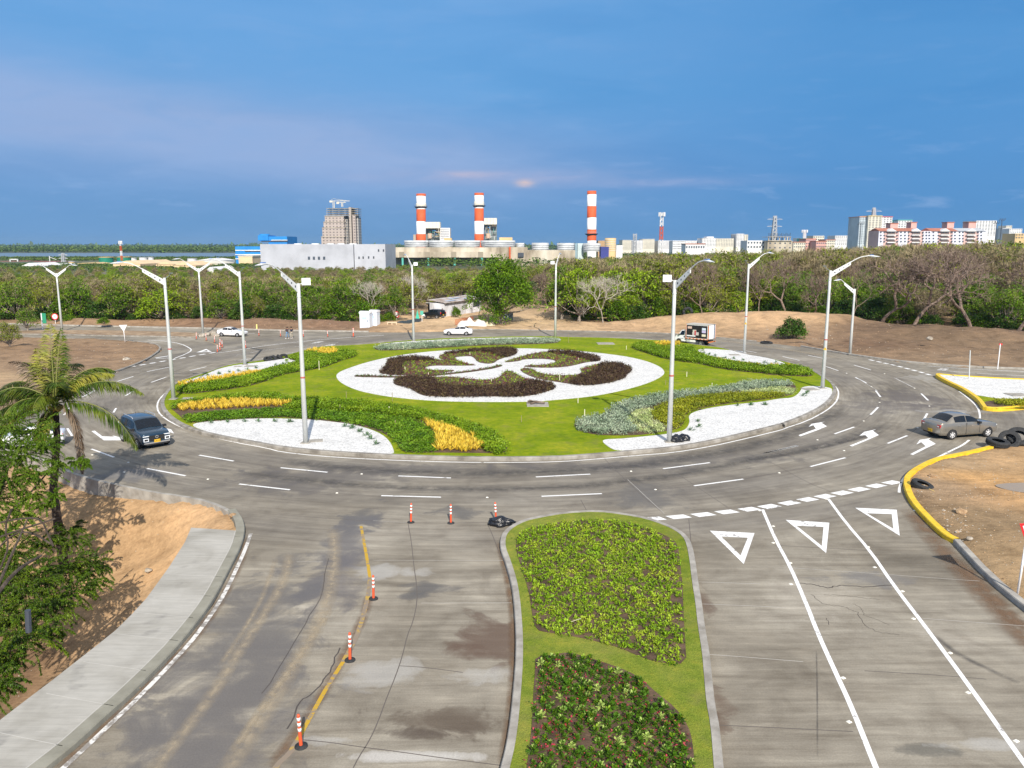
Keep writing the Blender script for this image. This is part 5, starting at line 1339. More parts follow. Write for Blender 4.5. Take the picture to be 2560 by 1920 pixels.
p=G('C4',1792,606,.25);t_=AT('C4',1820,188,p.y)
tri_sign(Vector((p.x,p.y,.2)),t_.z-.2,1.0,'red and white give way sign at the right edge of the photo',.25,lean=.05)
p=G('B1',910,280,.1);t_=AT('B1',896,152,p.y)
tri_sign(p,t_.z-.1,1.15,'back of a white triangular sign on the far left verge',.1,False,-.03)


def round_sign(p,H,r,label,txt):
    root=empty('speed_sign',p,.1,label,'road sign')
    MB().tube([(0,.02,0),(0,.02,H)],.04,8).build('post',sign_white,root)
    bo=MB().lathe([(0,-.03),(r,-.03),(r,-.01),(0,-.01)],(0,0,H-r),24,axis='Y').build('sign_board',sign_red,root)
    MB().lathe([(0,-.034),(r*.72,-.034),(r*.72,-.03)],(0,0,H-r),24,axis='Y').build('sign_face',sign_white,bo)
    text(txt,r*1.0,black_m,bo,(0,-.04,H-r),(R(90),0,0));return root


p=G('B1',405,150,.1);t_=AT('B1',397,72,p.y);round_sign(Vector((p.x,p.y,.1)),t_.z,.58,'round red rimmed sign beside the far left double lamp','30')
p=G('A2',1490,1255,.1);t_=AT('A2',1480,1173,p.y);round_sign(Vector((p.x,p.y,.1)),t_.z,.62,'round red rimmed sign behind the portable toilets','30')
p=G('T8',270,375,.1);t_=AT('T8',255,40,p.y)
root=empty('road_sign',p,0,'tall narrow green sign seen edge on at the far left','road sign')
MB().tube([(-.25,0,0),(-.25,0,t_.z)],.09,8).build('post',sign_white,root);MB().bx(-.15,.5,-.03,.03,t_.z*.35,t_.z).build('sign_board',sign_green,root)
p=G('A2',1711,1262,.1);t_=AT('A2',1708,1170,p.y)
root=empty('road_sign',p,0,'small green sign on a white post by the black car','road sign')
MB().tube([(0,0,0),(0,0,t_.z)],.05,8).build('post',sign_white,root);MB().bx(-.28,.28,-.06,-.04,t_.z-.75,t_.z).build('sign_board',flatmat('teal',(.08,.42,.32)),root);MB().bx(.1,.5,-.05,-.03,t_.z-.95,t_.z-.6).build('sign_board',sign_back,root)
for fr,x,y,xt,yt,lab,red in[('A4',1850,1340,1858,1148,'thin grey post in the right gravel',0),('A4',2038,1272,2056,1105,'leaning white post with a red tip by the right kerb',1)]:
    p=G(fr,x,y,.2);t_=AT(fr,xt,yt,p.y)
    root=empty('marker_post',p,0,lab,'post');MB().tube([(0,0,0),(t_.x-p.x,0,t_.z-p.z)],.055,8).build('post',sign_white if red else galv,root)
    if red:MB().box((t_.x-p.x+.05,0,t_.z-p.z-.05),(.35,.04,.18)).build('sign_board',sign_red,root)
for fr,x,y,w,h,lab in[('A2',285,1325,.2,.85,'small yellow post at the back kerb left of the men')]:
    o=MB().bx(-w/2,w/2,-w/2,w/2,0,h).build('yellow_post',flatmat('pale_yellow',(.8,.7,.25)));o.location=G(fr,x,y,.1);tag(o,lab,'post')

# ------------------------------------------------------------------ rocks and litter
rock_m=pmat('rock',[(.22,.14,.08),(.38,.25,.14),(.48,.34,.2)],3,.95,.6)
rock_g=pmat('grey_rock',[(.20,.17,.13),(.33,.29,.24),(.46,.42,.36)],3,.95,.6)


def rock(loc,s,seed,mat,label,group=None,name='rock',cat_='rock'):
    me=bpy.data.meshes.new(name);bm=bmesh.new();bmesh.ops.create_icosphere(bm,subdivisions=2,radius=1)
    for v in bm.verts:
        v.co*=1+.35*noise.noise(v.co*1.3+Vector((seed,seed,0)))+.15*noise.noise(v.co*3+Vector((seed,0,0)));v.co=Vector((v.co.x*s,v.co.y*s*.8,v.co.z*s*.6))
    bm.to_mesh(me);bm.free();o=link(name,me,mat);o.location=loc;o.rotation_euler=(0,0,seed*2.1);return tag(o,label,cat_,group)


def gp(fr,x,y):
    q=G(fr,x,y);q=G(fr,x,y,ground_z(q.x,q.y));return q


rock(gp('B4',1488,1175)+Vector((0,0,.05)),.22,1,rock_m,'orange brown rock inside the yellow kerb near the sunk tyre')
rock(gp('C4',1450,128)+Vector((0,0,.08)),.34,2,rock_m,'large ochre rock on the near right soil')
rock(gp('C4',1500,285)+Vector((0,0,.05)),.16,3,rock_g,'pale rock behind the unpainted kerb')
rock(gp('B4',1465,92)+Vector((0,0,.15)),.45,4,rock_g,'pale stump on the dark soil far right',name='stump',cat_='stump')
rock(gp('C1',700,95)+Vector((0,0,.05)),.24,5,rock_m,'flat brown rock on the sand at the lower left')
rock(gp('C1',960,382)+Vector((0,0,.03)),.2,6,rock_g,'brownish rock beside the near left sidewalk')
rock(gp('C1',1510,40)+Vector((0,0,.15)),.2,8,rock_m,'small rock on the kerb corner at the lower left')
rr2=random.Random(21)
pebs=[[],[]]
b1,b2=MB(),MB()
def pebble(bm_,q,s):
    n=5;vs=[(q.x+s*math.cos(k*1.257+q.x),q.y+s*.8*math.sin(k*1.257+q.x),q.z)for k in range(n)]+[(q.x,q.y,q.z+s*.7)]
    bm_.add(vs,[(k,(k+1)%n,n)for k in range(n)])
for(fr,x0,x1,y0,y1,n,s0,s1)in[('C4',1150,1827,0,600,420,.015,.06),('B4',1300,2212,1000,1400,240,.02,.07),('C1',0,1500,-300,1300,900,.012,.05),('A4',1000,2212,980,1230,420,.03,.11),('A4',250,1000,930,1120,320,.04,.14),('A3',600,2000,1210,1330,200,.04,.14),('E',0,1900,165,230,160,.04,.14),('S',150,330,740,790,90,.04,.1),('C4',1330,1480,120,280,70,.03,.09)]:
    for k in range(n):
        x,y=rr2.uniform(x0,x1),rr2.uniform(y0,y1);q=G(fr,x,y)
        if inside(q.x,q.y,PAVED)or inside(q.x,q.y,SWP):continue
        q.z=ground_z(q.x,q.y);pebble(b1 if rr2.random()<.5 else b2,q,rr2.uniform(s0,s1)*rr2.choice([.6,1,1]))
tag(b1.build('pebbles',rock_m),'brown pebbles and clods scattered over the open soil',kind='stuff')
tag(b2.build('gravel_bits',rock_g),'pale stones and litter scattered over the open soil',kind='stuff')

# puddle on the right
pud=smooth(cat(('B4',[(1960,1262),(2050,1245),(2212,1240),(2400,1245),(2400,1330),(2212,1322),(2080,1300)])),True,2)
pz=max(ground_z(p.x,p.y)for p in pud)+.012
tag(MB().flat(pud,pz).build('puddle',flatmat('muddy_water',(.36,.27,.17),.25)),'shallow muddy puddle on the near right soil',kind='structure')

# pale manhole / debris pile on the far left verge
for fr,x,y,s,lab in[('B1',925,410,.5,'pale rubble heap on the brown verge at the left')]:
    rock(gp(fr,x,y)+Vector((0,0,.1)),s,11,rock_g,lab,name='rubble',cat_='rubble')
for k,(x,y,s)in enumerate([(1500,232,.7),(1545,226,.9),(1590,232,.6),(1470,240,.5),(1570,240,.6)]):
    rock(gp('B1',x,y)+Vector((0,0,.15)),s,20+k,rock_g,'broken concrete heaped at the tip of the far left median','broken concrete at the median tip','rubble','rubble')
# ------------------------------------------------------------------ vehicles
glass_dk=flatmat('dark_glass',(.006,.009,.014),.12,coat=.15)
tyre_m=flatmat('car_tyre',(.018,.018,.02),.85)
rim_m=flatmat('alloy',(.62,.63,.65),.3,.6)
chrome=flatmat('chrome',(.75,.76,.78),.2,.8)
plate_y=flatmat('yellow_plate',(.80,.50,.03),.5)
head_w=flatmat('headlight',(.82,.86,.90),.12);tail_r=flatmat('tail_light',(.50,.02,.03),.2);trim_m=flatmat('black_trim',(.02,.02,.022),.6);white_lens=flatmat('reverse_light',(.8,.75,.75),.2)


def paint(name,col,metallic=.3):return flatmat(name,col,.32,metallic,coat=.9)


def wheel(root,x,y,r,w,mat=None,spokes=5,rim=rim_m,steer=0.0):
    o=empty('wheel',(x,y,r));o.parent=root;o.rotation_euler=(0,0,steer)
    sg=1 if y>0 else-1
    MB().lathe([(r*.62,-w*.5),(r*.93,-w*.5),(r,-w*.38),(r,w*.38),(r*.93,w*.5),(r*.62,w*.5)],n=28,axis='Y').build('tyre',tyre_m,o,True)
    b=MB();yo=sg*w*.42
    b.lathe([(r*.64,yo),(r*.60,yo-sg*.02),(r*.56,yo-sg*.06),(0,yo-sg*.06)],n=28,axis='Y',mi=1);b.lathe([(r*.66,yo+sg*.012),(r*.58,yo+sg*.012),(r*.56,yo-sg*.02)],n=28,axis='Y')
    for k in range(spokes):
        a=2*math.pi*k/spokes;M=Matrix.Rotation(a,3,'Y');b.box(M@Vector((0,0,r*.32))+Vector((0,yo,0)),(r*.17,.025,r*.56),M=M)
    b.box((0,yo+sg*.01,0),(r*.2,.03,r*.2));b.build('rim',[rim,trim_m],o)
    return o


def car_body(name,st,paint_,loc,rz,label,wheels,wr,glass_side,screens,hatch=False,cat_='car',pillars=(),ww=.22,steer=0.0,spokes=5,rim=rim_m):
    """st: stations front(+x) to back: (x, zb, wl, zbelt, wbelt, zroof, wroof)"""
    root=empty(name,loc,rz,label,cat_)
    # densify stations
    def cr(p0,p1,p2,p3,t):return tuple(.5*((2*b)+(-a+c)*t+(2*a-5*b+4*c-d)*t*t+(-a+3*b-3*c+d)*t**3)for a,b,c,d in zip(p0,p1,p2,p3))
    ST=[];src=[]
    for i in range(len(st)-1):
        for k in range(3):
            t=k/3;a=st[max(i-1,0)];d=st[min(i+2,len(st)-1)]
            lin=tuple(p+(q-p)*t for p,q in zip(st[i],st[i+1]));c=cr(a,st[i],st[i+1],d,t)
            ST.append(tuple(l*.55+cc*.45 for l,cc in zip(lin,c)));src.append(i)
    ST.append(st[-1]);src.append(len(st)-2)
    rows=[]
    for x,zb,wl,zt,wt,zr,wr_ in ST:
        m1=zb+(zt-zb)*.30;m2=zb+(zt-zb)*.68;cabin=max(0,zr-zt)
        half=[(wl*.80,zb),(wl*.96,zb+.05),(wl*1.0,m1),(wl*1.01,m2),(wt,zt-.02),(wt*.985,zt+.02),(wr_+(wt*.985-wr_)*.12,zt+.02+(zr-zt)*.88 if cabin>.03 else zt+.03),(wr_*.93,zr+.0 if cabin>.03 else zt+.045),(wr_*.5,zr+.03 if cabin>.03 else zt+.065)]
        ctr_t=(0,zr+.045 if cabin>.03 else zt+.075);row=[(x,y,z)for y,z in half]+[(x,ctr_t[0],ctr_t[1])]+[(x,-y,z)for y,z in reversed(half)]
        rows.append(row)
    b=MB();nr=len(rows[0])
    for r_ in rows:b.v+=r_
    for i in range(len(rows)-1):
        for k in range(nr-1):
            b.f.append((i*nr+k,i*nr+k+1,(i+1)*nr+k+1,(i+1)*nr+k));b.mi.append(0)
        b.f.append((i*nr+nr-1,i*nr,(i+1)*nr,(i+1)*nr+nr-1));b.mi.append(1)
    b.f.append(tuple(range(nr)));b.mi.append(0);b.f.append(tuple((len(rows)-1)*nr+k for k in reversed(range(nr))));b.mi.append(0)
    me=b.mesh('body');bm=bmesh.new();bm.from_mesh(me);bmesh.ops.recalc_face_normals(bm,faces=bm.faces);bm.to_mesh(me);bm.free()
    link('body',me,[paint_,trim_m],root,True)
    def row_at(x):
        for i in range(len(ST)-1):
            if ST[i][0]>=x>=ST[i+1][0]:
                t=(ST[i][0]-x)/(ST[i][0]-ST[i+1][0]+1e-9);return[Vector(p).lerp(Vector(q),t)for p,q in zip(rows[i],rows[i+1])]
        return[Vector(p)for p in rows[-1]]
    def side_glass(x0,x1,lo=.10,hi=.93):
        for sg in(0,1):
            n=6;L,U=[],[]
            for k in range(n+1):
                r_=row_at(x0+(x1-x0)*k/n);a=r_[5]if sg==0 else r_[nr-6];c=r_[6]if sg==0 else r_[nr-7]
                o=Vector((0,.012 if sg==0 else-.012,.004));L.append(a.lerp(c,lo)+o);U.append(a.lerp(c,hi)+o)
            m=MB();m.strip(L,U)if sg==0 else m.strip(U,L);m.build('side_window',glass_dk,root,True)
    for x0,x1 in glass_side:side_glass(x0,x1)
    for nm,x0,x1 in screens:
        m=MB();n=5;g=[]
        for k in range(n+1):
            r_=row_at(x0+(x1-x0)*k/n);row=[r_[6].lerp(r_[7],.5),r_[7],r_[8],r_[9],r_[10],r_[11],r_[11].lerp(r_[12],.5)]
            nrm=Vector((.6 if nm=='windscreen' else-.6,0,.8))*.015;g.append([p+nrm for p in row])
        for i in range(n):m.strip(g[i],g[i+1])
        me=m.mesh(nm);link(nm,me,glass_dk,root,True)
    for x,y in wheels:
        wheel(root,x,y,wr,ww,steer=steer if x>0 else 0,spokes=spokes,rim=rim)
        sg=1 if y>0 else-1;wside=row_at(x)[2].y
        m=MB();rr_=wr*1.16;n=18
        ring=[(x+rr_*math.cos(a),sg*(wside+.006),wr+rr_*math.sin(a))for a in[-.35+(math.pi+.7)*k/n for k in range(n+1)]]
        m.add(ring+[(x,sg*(wside+.006),wr*.3)],[(k,k+1,n+1)if sg<0 else(k+1,k,n+1)for k in range(n)]);m.build('wheel_arch',trim_m,root)
    return root,row_at


def mirrors(root,x,y,z,mat):
    for s in(1,-1):MB().box((x,s*(y+.10),z),(.16,.2,.13)).build('mirror',mat,root)


def plate(root,x,z,face,txt,par=None,w=.36):
    b=MB();b.box((x,0,z),(.015,w,.17));o=b.build('number_plate',plate_y,root)
    text(txt,.11,black_m,o,(x+face*.012,0,z),(R(90),0,R(90 if face>0 else-90)))


# dark blue suv (front at +x)
bl=paint('slate_blue_paint',(.022,.050,.085),.35)
p=G('S',313,956)
st=[(1.98,.42,.62,.72,.64,.72,.5),(1.92,.30,.80,.92,.76,.92,.6),(1.60,.22,.87,.99,.81,1.0,.66),(1.12,.20,.885,1.02,.85,1.03,.72),(1.00,.20,.885,1.02,.86,1.06,.76),(.38,.20,.89,1.03,.865,1.58,.68),(-.5,.20,.89,1.05,.865,1.66,.68),(-1.40,.22,.885,1.08,.86,1.62,.66),(-1.84,.28,.865,1.10,.82,1.45,.66),(-1.99,.36,.81,1.02,.75,1.03,.62)]
suv,ra=car_body('car',st,bl,(p.x,p.y,0),R(-45),'dark blue suv with roof rails driving towards the camera',[(1.25,.80),(1.25,-.80),(-1.25,.80),(-1.25,-.80)],.33,[(.62,-.34),(-.42,-1.12),(-1.2,-1.62)],[('windscreen',.96,.42),('rear_window',-1.5,-1.86)],steer=R(10))
suv.scale=(1.17,1.17,1.16);mirrors(suv,.80,.85,1.10,trim_m)
for s in(1,-1):
    MB().tube([(.2,s*.66,1.62),(.1,s*.67,1.73),(-1.3,s*.65,1.74),(-1.42,s*.64,1.64)],.022,6).build('roof_rail',chrome,suv)
    h=MB().box((1.95,s*.62,.60),(.12,.30,.20)).build('headlight',head_w,suv);MB().box((2.0,s*.62,.60),(.03,.20,.11)).build('lamp_bezel',trim_m,h)
    MB().box((1.93,s*.60,.82),(.12,.36,.05)).build('day_light',head_w,suv)
g_=MB().box((2.0,0,.70),(.05,.90,.26)).build('grille',trim_m,suv);MB().lathe([(.085,.0),(.09,.012),(.06,.012),(.06,0)],(2.025,0,.74),16,axis='X').build('badge',chrome,g_)
MB().box((2.0,0,.40),(.07,1.5,.08)).build('bumper_trim',chrome,suv);MB().box((2.0,0,.31),(.05,1.3,.09)).build('air_intake',trim_m,suv)
plate(suv,2.05,.50,1,'KUN 420');MB().tube([(-1.1,0,1.64),(-1.3,0,1.9)],.008,4).build('aerial',trim_m,suv)

# silver sedan, seen from behind (front at +x points up right)
si=paint('warm_silver_paint',(.30,.275,.235),.55)
p=G('B4',1668,848)
ts=[(2.15,.40,.58,.66,.55,.66,.4),(2.05,.28,.78,.80,.70,.80,.55),(1.55,.22,.85,.90,.78,.90,.62),(.95,.20,.865,.96,.82,.97,.7),(.80,.20,.865,.97,.83,1.0,.72),(.10,.20,.87,.98,.84,1.42,.60),(-.55,.20,.87,.99,.84,1.48,.58),(-1.10,.20,.865,1.0,.83,1.40,.56),(-1.58,.22,.86,1.01,.82,1.06,.64),(-2.0,.26,.83,1.02,.78,1.03,.62),(-2.15,.38,.76,.86,.72,.86,.55)]
sed,rb_=car_body('car',ts,si,(p.x+.25,p.y,0),R(15),'silver grey sedan leaving the ring on the right',[(1.32,.78),(1.32,-.78),(-1.30,.78),(-1.30,-.78)],.31,[(.55,-.28),(-.34,-1.12)],[('windscreen',.72,.16),('rear_window',-1.06,-1.54)],spokes=6,rim=flatmat('silver_wheel',(.8,.8,.82),.3,.3))
sed.scale=(1.22,1.18,1.2);mirrors(sed,.55,.83,1.0,trim_m)
for s in(1,-1):
    t_=MB().box((-2.02,s*.64,.83),(.26,.26,.20)).build('tail_light',tail_r,sed);MB().box((-2.135,s*.60,.82),(.04,.12,.08)).build('reverse_light',white_lens,t_)
    MB().box((.12,s*.885,.82),(.18,.02,.03)).build('door_handle',chrome,sed);MB().box((-.85,s*.885,.84),(.18,.02,.03)).build('door_handle',chrome,sed)
    MB().box((2.05,s*.55,.68),(.12,.3,.14)).build('headlight',head_w,sed)
    MB().bx(-.32,-.30,s*.868,s*.880,.30,1.0).build('door_seam',trim_m,sed);MB().bx(.66,.675,s*.868,s*.880,.35,.95).build('door_seam',trim_m,sed)
plate(sed,-2.17,.50,-1,'JBU 312');MB().box((-2.13,0,.90),(.03,.10,.10)).build('badge',chrome,sed)

# two white sedans on the far side and one half hidden on the left
wh=paint('white_car_paint',(.80,.80,.82),0.0)
ws=[(2.25,.40,.60,.64,.58,.64,.4),(2.12,.26,.80,.78,.74,.78,.55),(1.5,.2,.87,.88,.8,.88,.62),(.85,.2,.88,.94,.83,.95,.7),(.7,.2,.88,.95,.84,.98,.72),(.0,.2,.885,.97,.84,1.36,.58),(-.6,.2,.885,.98,.84,1.42,.56),(-1.15,.2,.88,.99,.83,1.34,.55),(-1.65,.22,.87,1.0,.82,1.05,.62),(-2.15,.28,.83,.98,.77,.99,.6),(-2.28,.4,.75,.82,.7,.82,.5)]
def white_sedan(loc,rz,label):
    c,_=car_body('car',ws,wh,loc,rz,label,[(1.38,.80),(1.38,-.80),(-1.36,.80),(-1.36,-.80)],.33,[(.45,-.30),(-.36,-1.25)],[('windscreen',.62,.06),('rear_window',-1.12,-1.6)],spokes=7)
    mirrors(c,.45,.84,.98,wh)
    for s in(1,-1):MB().box((2.20,s*.6,.66),(.12,.3,.13)).build('headlight',head_w,c);MB().box((-2.2,s*.6,.84),(.1,.3,.14)).build('tail_light',tail_r,c)
    MB().box((2.22,0,.5),(.04,.7,.16)).build('grille',trim_m,c);return c
p=G('T7',970,1095);white_sedan((p.x,p.y+.8,0),R(176),'white sedan driving left along the back of the ring')
p=G('E',285,312);white_sedan((p.x,p.y+.9,0),R(-14),'white sedan turning in from the far left road')
p=G('B1',385,1060);white_sedan((p.x-2.2,p.y+1.0,0),R(-160),'white car half hidden behind the palm and the tree on the left')

# black suv by the shack
bk=paint('black_car_paint',(.012,.013,.016),.2)
p=G('T7',400,745,.1)
bs=[(2.2,.5,.7,.85,.68,.85,.5),(2.1,.35,.88,1.0,.82,1.0,.7),(1.2,.3,.93,1.1,.88,1.1,.8),(.9,.3,.93,1.12,.9,1.15,.8),(.4,.3,.94,1.14,.9,1.68,.7),(-.6,.3,.94,1.15,.9,1.76,.7),(-1.7,.3,.93,1.16,.88,1.72,.68),(-2.1,.36,.9,1.12,.86,1.55,.68),(-2.25,.42,.86,1.0,.82,1.0,.66)]
bc,_=car_body('car',bs,bk,(p.x,p.y+1.2,ground_z(p.x,p.y)),R(148),'black suv parked under the shade beside the white shack',[(1.4,.86),(1.4,-.86),(-1.4,.86),(-1.4,-.86)],.37,[(.6,-.5),(-.6,-1.5)],[('windscreen',.85,.45),('rear_window',-1.8,-2.15)])
plate(bc,-2.26,.75,-1,'UYZ 16');MB().box((-2.26,0,.42),(.06,1.5,.09)).build('bumper',chrome,bc)
for s in(1,-1):MB().box((-2.2,s*.78,1.1),(.1,.16,.34)).build('tail_light',tail_r,bc)


# ---- small box truck
def box_truck():
    p=G('B3',1395,200);root=empty('box_truck',(p.x+.15,p.y+.6,0),R(180-42),'small white truck with a black advertising box driving left','truck')
    root.scale=(1.1,1.1,1.1);wp=paint('truck_white',(.78,.79,.80),0)
    # cab with sloping nose, x forward
    prof=[(2.75,.45),(2.80,.80),(2.62,1.10),(2.30,1.22),(1.85,1.88),(1.25,1.95),(1.22,.42)]
    b=MB();n=len(prof)
    vs=[(x,-.80 if z<1.3 else-.70,z)for x,z in prof]+[(x,.80 if z<1.3 else.70,z)for x,z in prof]
    b.add(vs,[tuple(range(n)),tuple(reversed(range(n,2*n)))]+[(i,n+i,n+(i+1)%n,(i+1)%n)for i in range(n)])
    me=b.mesh('cab');bm=bmesh.new();bm.from_mesh(me);bmesh.ops.recalc_face_normals(bm,faces=bm.faces);bm.to_mesh(me);bm.free();cab=link('cab',me,wp,root)
    b=MB();b.add([(2.285,-.66,1.27),(2.285,.66,1.27),(1.88,.60,1.84),(1.88,-.60,1.84)],[(0,1,2,3)]);o=b.build('windscreen',glass_dk,cab);o.location=(.012,0,.008)
    for s in(1,-1):
        b=MB();b.add([(2.12,s*.800,1.25),(1.42,s*.800,1.25),(1.42,s*.725,1.80),(1.80,s*.725,1.80)],[(0,1,2,3)if s<0 else(3,2,1,0)]);b.build('side_window',glass_dk,cab)
        MB().box((1.40,s*.808,1.02),(.16,.02,.10)).build('door_handle',trim_m,cab);MB().box((1.75,s*.806,.80),(.45,.01,.07)).build('lettering',flatmat('grey_letters',(.25,.27,.3)),cab)
        MB().box((2.74,s*.55,.82),(.12,.34,.22)).build('headlight',head_w,cab)
        m=MB();ring=[(2.18+.40*math.cos(a),s*.808,.36+.40*math.sin(a))for a in[-.2+(math.pi+.4)*k/14 for k in range(15)]];m.add(ring+[(2.18,s*.808,.2)],[(k,k+1,15)if s<0 else(k+1,k,15)for k in range(14)]);m.build('wheel_arch',trim_m,cab)
    mirrors(root,2.05,.82,1.32,trim_m)
    wf=flatmat('box_white',(.80,.80,.79),.5)
    box=MB().bx(-2.1,1.10,-.95,.95,.92,2.72).build('cargo_box',wf,root)
    rail=flatmat('orange_rail',(.62,.20,.06),.5)
    for s in(1,-1):
        y=s*.955
        ad=MB().bx(-1.95,1.0,y,y+s*.012,1.0,2.62).build('advert_panel',flatmat('advert_black',(.02,.017,.018),.4)if 'advert_black' not in bpy.data.materials else bpy.data.materials['advert_black'],box)
        yy=y+s*.014;yz=yy+s*.006
        A=lambda nm,x0,x1,z0,z1,m,a=yy:MB().bx(x0,x1,a,a+s*.006,z0,z1).build(nm,m,ad)
        A('picture',.25,.85,2.15,2.45,flatmat('p1',(.62,.45,.38)));A('picture',-.75,.15,1.35,1.75,flatmat('p3',(.55,.50,.48)));A('picture',-.4,.1,1.75,2.05,flatmat('p4',(.62,.58,.5)))
        A('red_figure',-.35,-.15,1.35,1.95,flatmat('p5',(.5,.03,.04)),yz);A('white_band',-.3,.95,1.16,1.32,flatmat('p6',(.75,.76,.8)))
        for z0,c in((2.05,(.62,.72,.85)),(1.72,(.55,.5,.75)),(1.25,(.75,.7,.55))):A('picture',-1.75,-1.2,z0,z0+.3,flatmat('p7',c))
        ro=MB().bx(-2.12,1.12,s*.955,s*.985,.84,.96).build('side_rail',rail,root)
        for k in range(6):MB().bx(-1.9+k*.5,-1.65+k*.5,s*.987,s*.992,.87,.93).build('reflector',refl,ro)
        for x in(-2.08,1.08):MB().bx(x-.03,x+.03,s*.953,s*.975,.96,2.74).build('corner_post',rail,box)
        for x in(-2.12,):MB().bx(x-.015,x+.0,s*.90-.04,s*.90+.04,.95,2.72).build('door_post',rail,box)
        MB().bx(-2.13,-2.115,s*.04,s*.84,1.02,2.62).build('rear_door',flatmat('door_white',(.84,.85,.87),.5),box)
    MB().bx(-2.14,1.13,-.985,.985,2.721,2.76).build('roof',flatmat('box_roof',(.5,.47,.42),.6),box)
    MB().bx(-2.1,1.2,-.42,.42,.48,.80).build('chassis',trim_m,root);MB().bx(-.2,.55,-.86,-.5,.42,.74).build('tank',galv,root);MB().bx(.6,1.05,.5,.86,.42,.74).build('tool_box',galv,root);MB().bx(-.2,.55,.5,.86,.42,.74).build('tool_box',wf,root)
    MB().bx(-2.2,-2.08,-.9,.9,.50,.62).build('rear_bumper',rail,root)
    for x,y in((2.18,.70),(2.18,-.70),(-1.0,.72),(-1.0,-.72)):wheel(root,x,y,.34,.22)
    return root


box_truck()


# ------------------------------------------------------------------ people
skin=flatmat('skin',(.28,.15,.09),.6);hair=flatmat('dark_hair',(.015,.012,.01),.7);navy=flatmat('navy_cloth',(.012,.014,.035),.8);jeans=flatmat('jeans',(.14,.26,.42),.85);khaki=flatmat('khaki_cloth',(.42,.38,.30),.85);lblue=flatmat('light_blue_cloth',(.35,.52,.75),.8);shoe_w=flatmat('white_shoe',(.75,.73,.7),.6);orange_c=flatmat('orange_cloth',(.65,.2,.1),.8)


def skinned(name,V,E,Rr,mat,parent,sub=1):
    me=bpy.data.meshes.new(name);me.from_pydata(V,E,[])
    bm=bmesh.new();bm.from_mesh(me);lay=bm.verts.layers.skin.verify();bm.verts.ensure_lookup_table()
    for i,r_ in enumerate(Rr):bm.verts[i][lay].radius=(r_,r_*.85);bm.verts[i][lay].use_root=i==0
    bm.to_mesh(me);bm.free();o=link(name,me,mat,parent)
    md=o.modifiers.new('Skin','SKIN');md.use_smooth_shade=True
    s_=o.modifiers.new('Sub','SUBSURF');s_.levels=sub;s_.render_levels=sub
    return o


def person(loc,rz,label,shirt,pants,step=.25,arms=((.10,.30),(.10,-.10)),shoes=hair,short=False,phone=False):
    root=empty('person',loc,rz,label,'person')
    la,ra_=arms
    V=[(0,0,.92),(0,0,1.12),(0,0,1.36),(0,0,1.50),(0,.01,1.62),(0,.01,1.73),(.10,0,.90),(.11,step*.5,.50),(.11,step*.6,.09),(.11,step*.6+.16,.04),(-.10,0,.90),(-.11,-step*.4,.50),(-.11,-step*.7,.09),(-.11,-step*.7+.16,.04),(.18,0,1.40),(.24,la[0]*.5,1.14),(.20,la[1],1.00 if not phone else 1.22),(.16,la[1]+.09,.97 if not phone else 1.28),(-.18,0,1.40),(-.24,ra_[0]*.5,1.14),(-.22,ra_[1],.92 if not phone else 1.2),(-.2,ra_[1]+.07,.86 if not phone else 1.27)]
    E=[(0,1),(1,2),(2,3),(3,4),(4,5),(0,6),(6,7),(7,8),(8,9),(0,10),(10,11),(11,12),(12,13),(2,14),(14,15),(15,16),(16,17),(2,18),(18,19),(19,20),(20,21)]
    Rr=[.12,.12,.14,.06,.095,.08,.085,.06,.045,.04,.085,.06,.045,.04,.06,.042,.032,.035,.06,.042,.032,.035]
    body=skinned('body',V,E,Rr,skin,root)
    for s,hx in((1,17),(-1,21)):
        q=Vector(V[hx])
        for k in range(5):
            d=Vector(((k-2)*.014,.03 if k else.01,-.05+abs(k-2)*.006));m=MB();m.tube([q+Vector(((k-2)*.016,0,-.01)),q+d,q+d*1.5+Vector((0,.012,0))],[.009,.008,.006],5);m.build('finger',skin,body)
    sv=[V[0],V[1],V[2],V[14],(V[15][0],V[15][1],V[15][2]),V[18],V[19]];skinned('shirt',sv,[(0,1),(1,2),(2,3),(3,4),(2,5),(5,6)],[.15,.15,.175,.08,.065,.08,.065],shirt,root)
    k1=Vector(V[7]).lerp(Vector(V[8]),.1 if short else.85);k2=Vector(V[11]).lerp(Vector(V[12]),.1 if short else.85)
    skinned('trousers',[V[0],V[6],V[7],tuple(k1),V[10],V[11],tuple(k2)],[(0,1),(1,2),(2,3),(0,4),(4,5),(5,6)],[.145,.11,.085,.07,.11,.085,.07],pants,root)
    for i in(8,12):MB().box((V[i][0],V[i][1]+.07,.045),(.10,.27,.09)).build('shoe',shoes,root)
    b=MB();b.lathe([(.0,1.80),(.07,1.79),(.105,1.73),(.108,1.67),(.09,1.62)],(0,-.012,0),12);b.build('hair',hair,root,True)
    for s in(-1,1):MB().box((s*.035,.098,1.665),(.022,.012,.012)).build('eye',hair,body)
    MB().box((0,.108,1.635),(.022,.025,.035)).build('nose',skin,body);MB().box((0,.096,1.60),(.045,.012,.01)).build('mouth',orange_c,body)
    if phone:MB().box((0,.30,1.30),(.14,.02,.08)).build('phone',black_m,root)
    return root


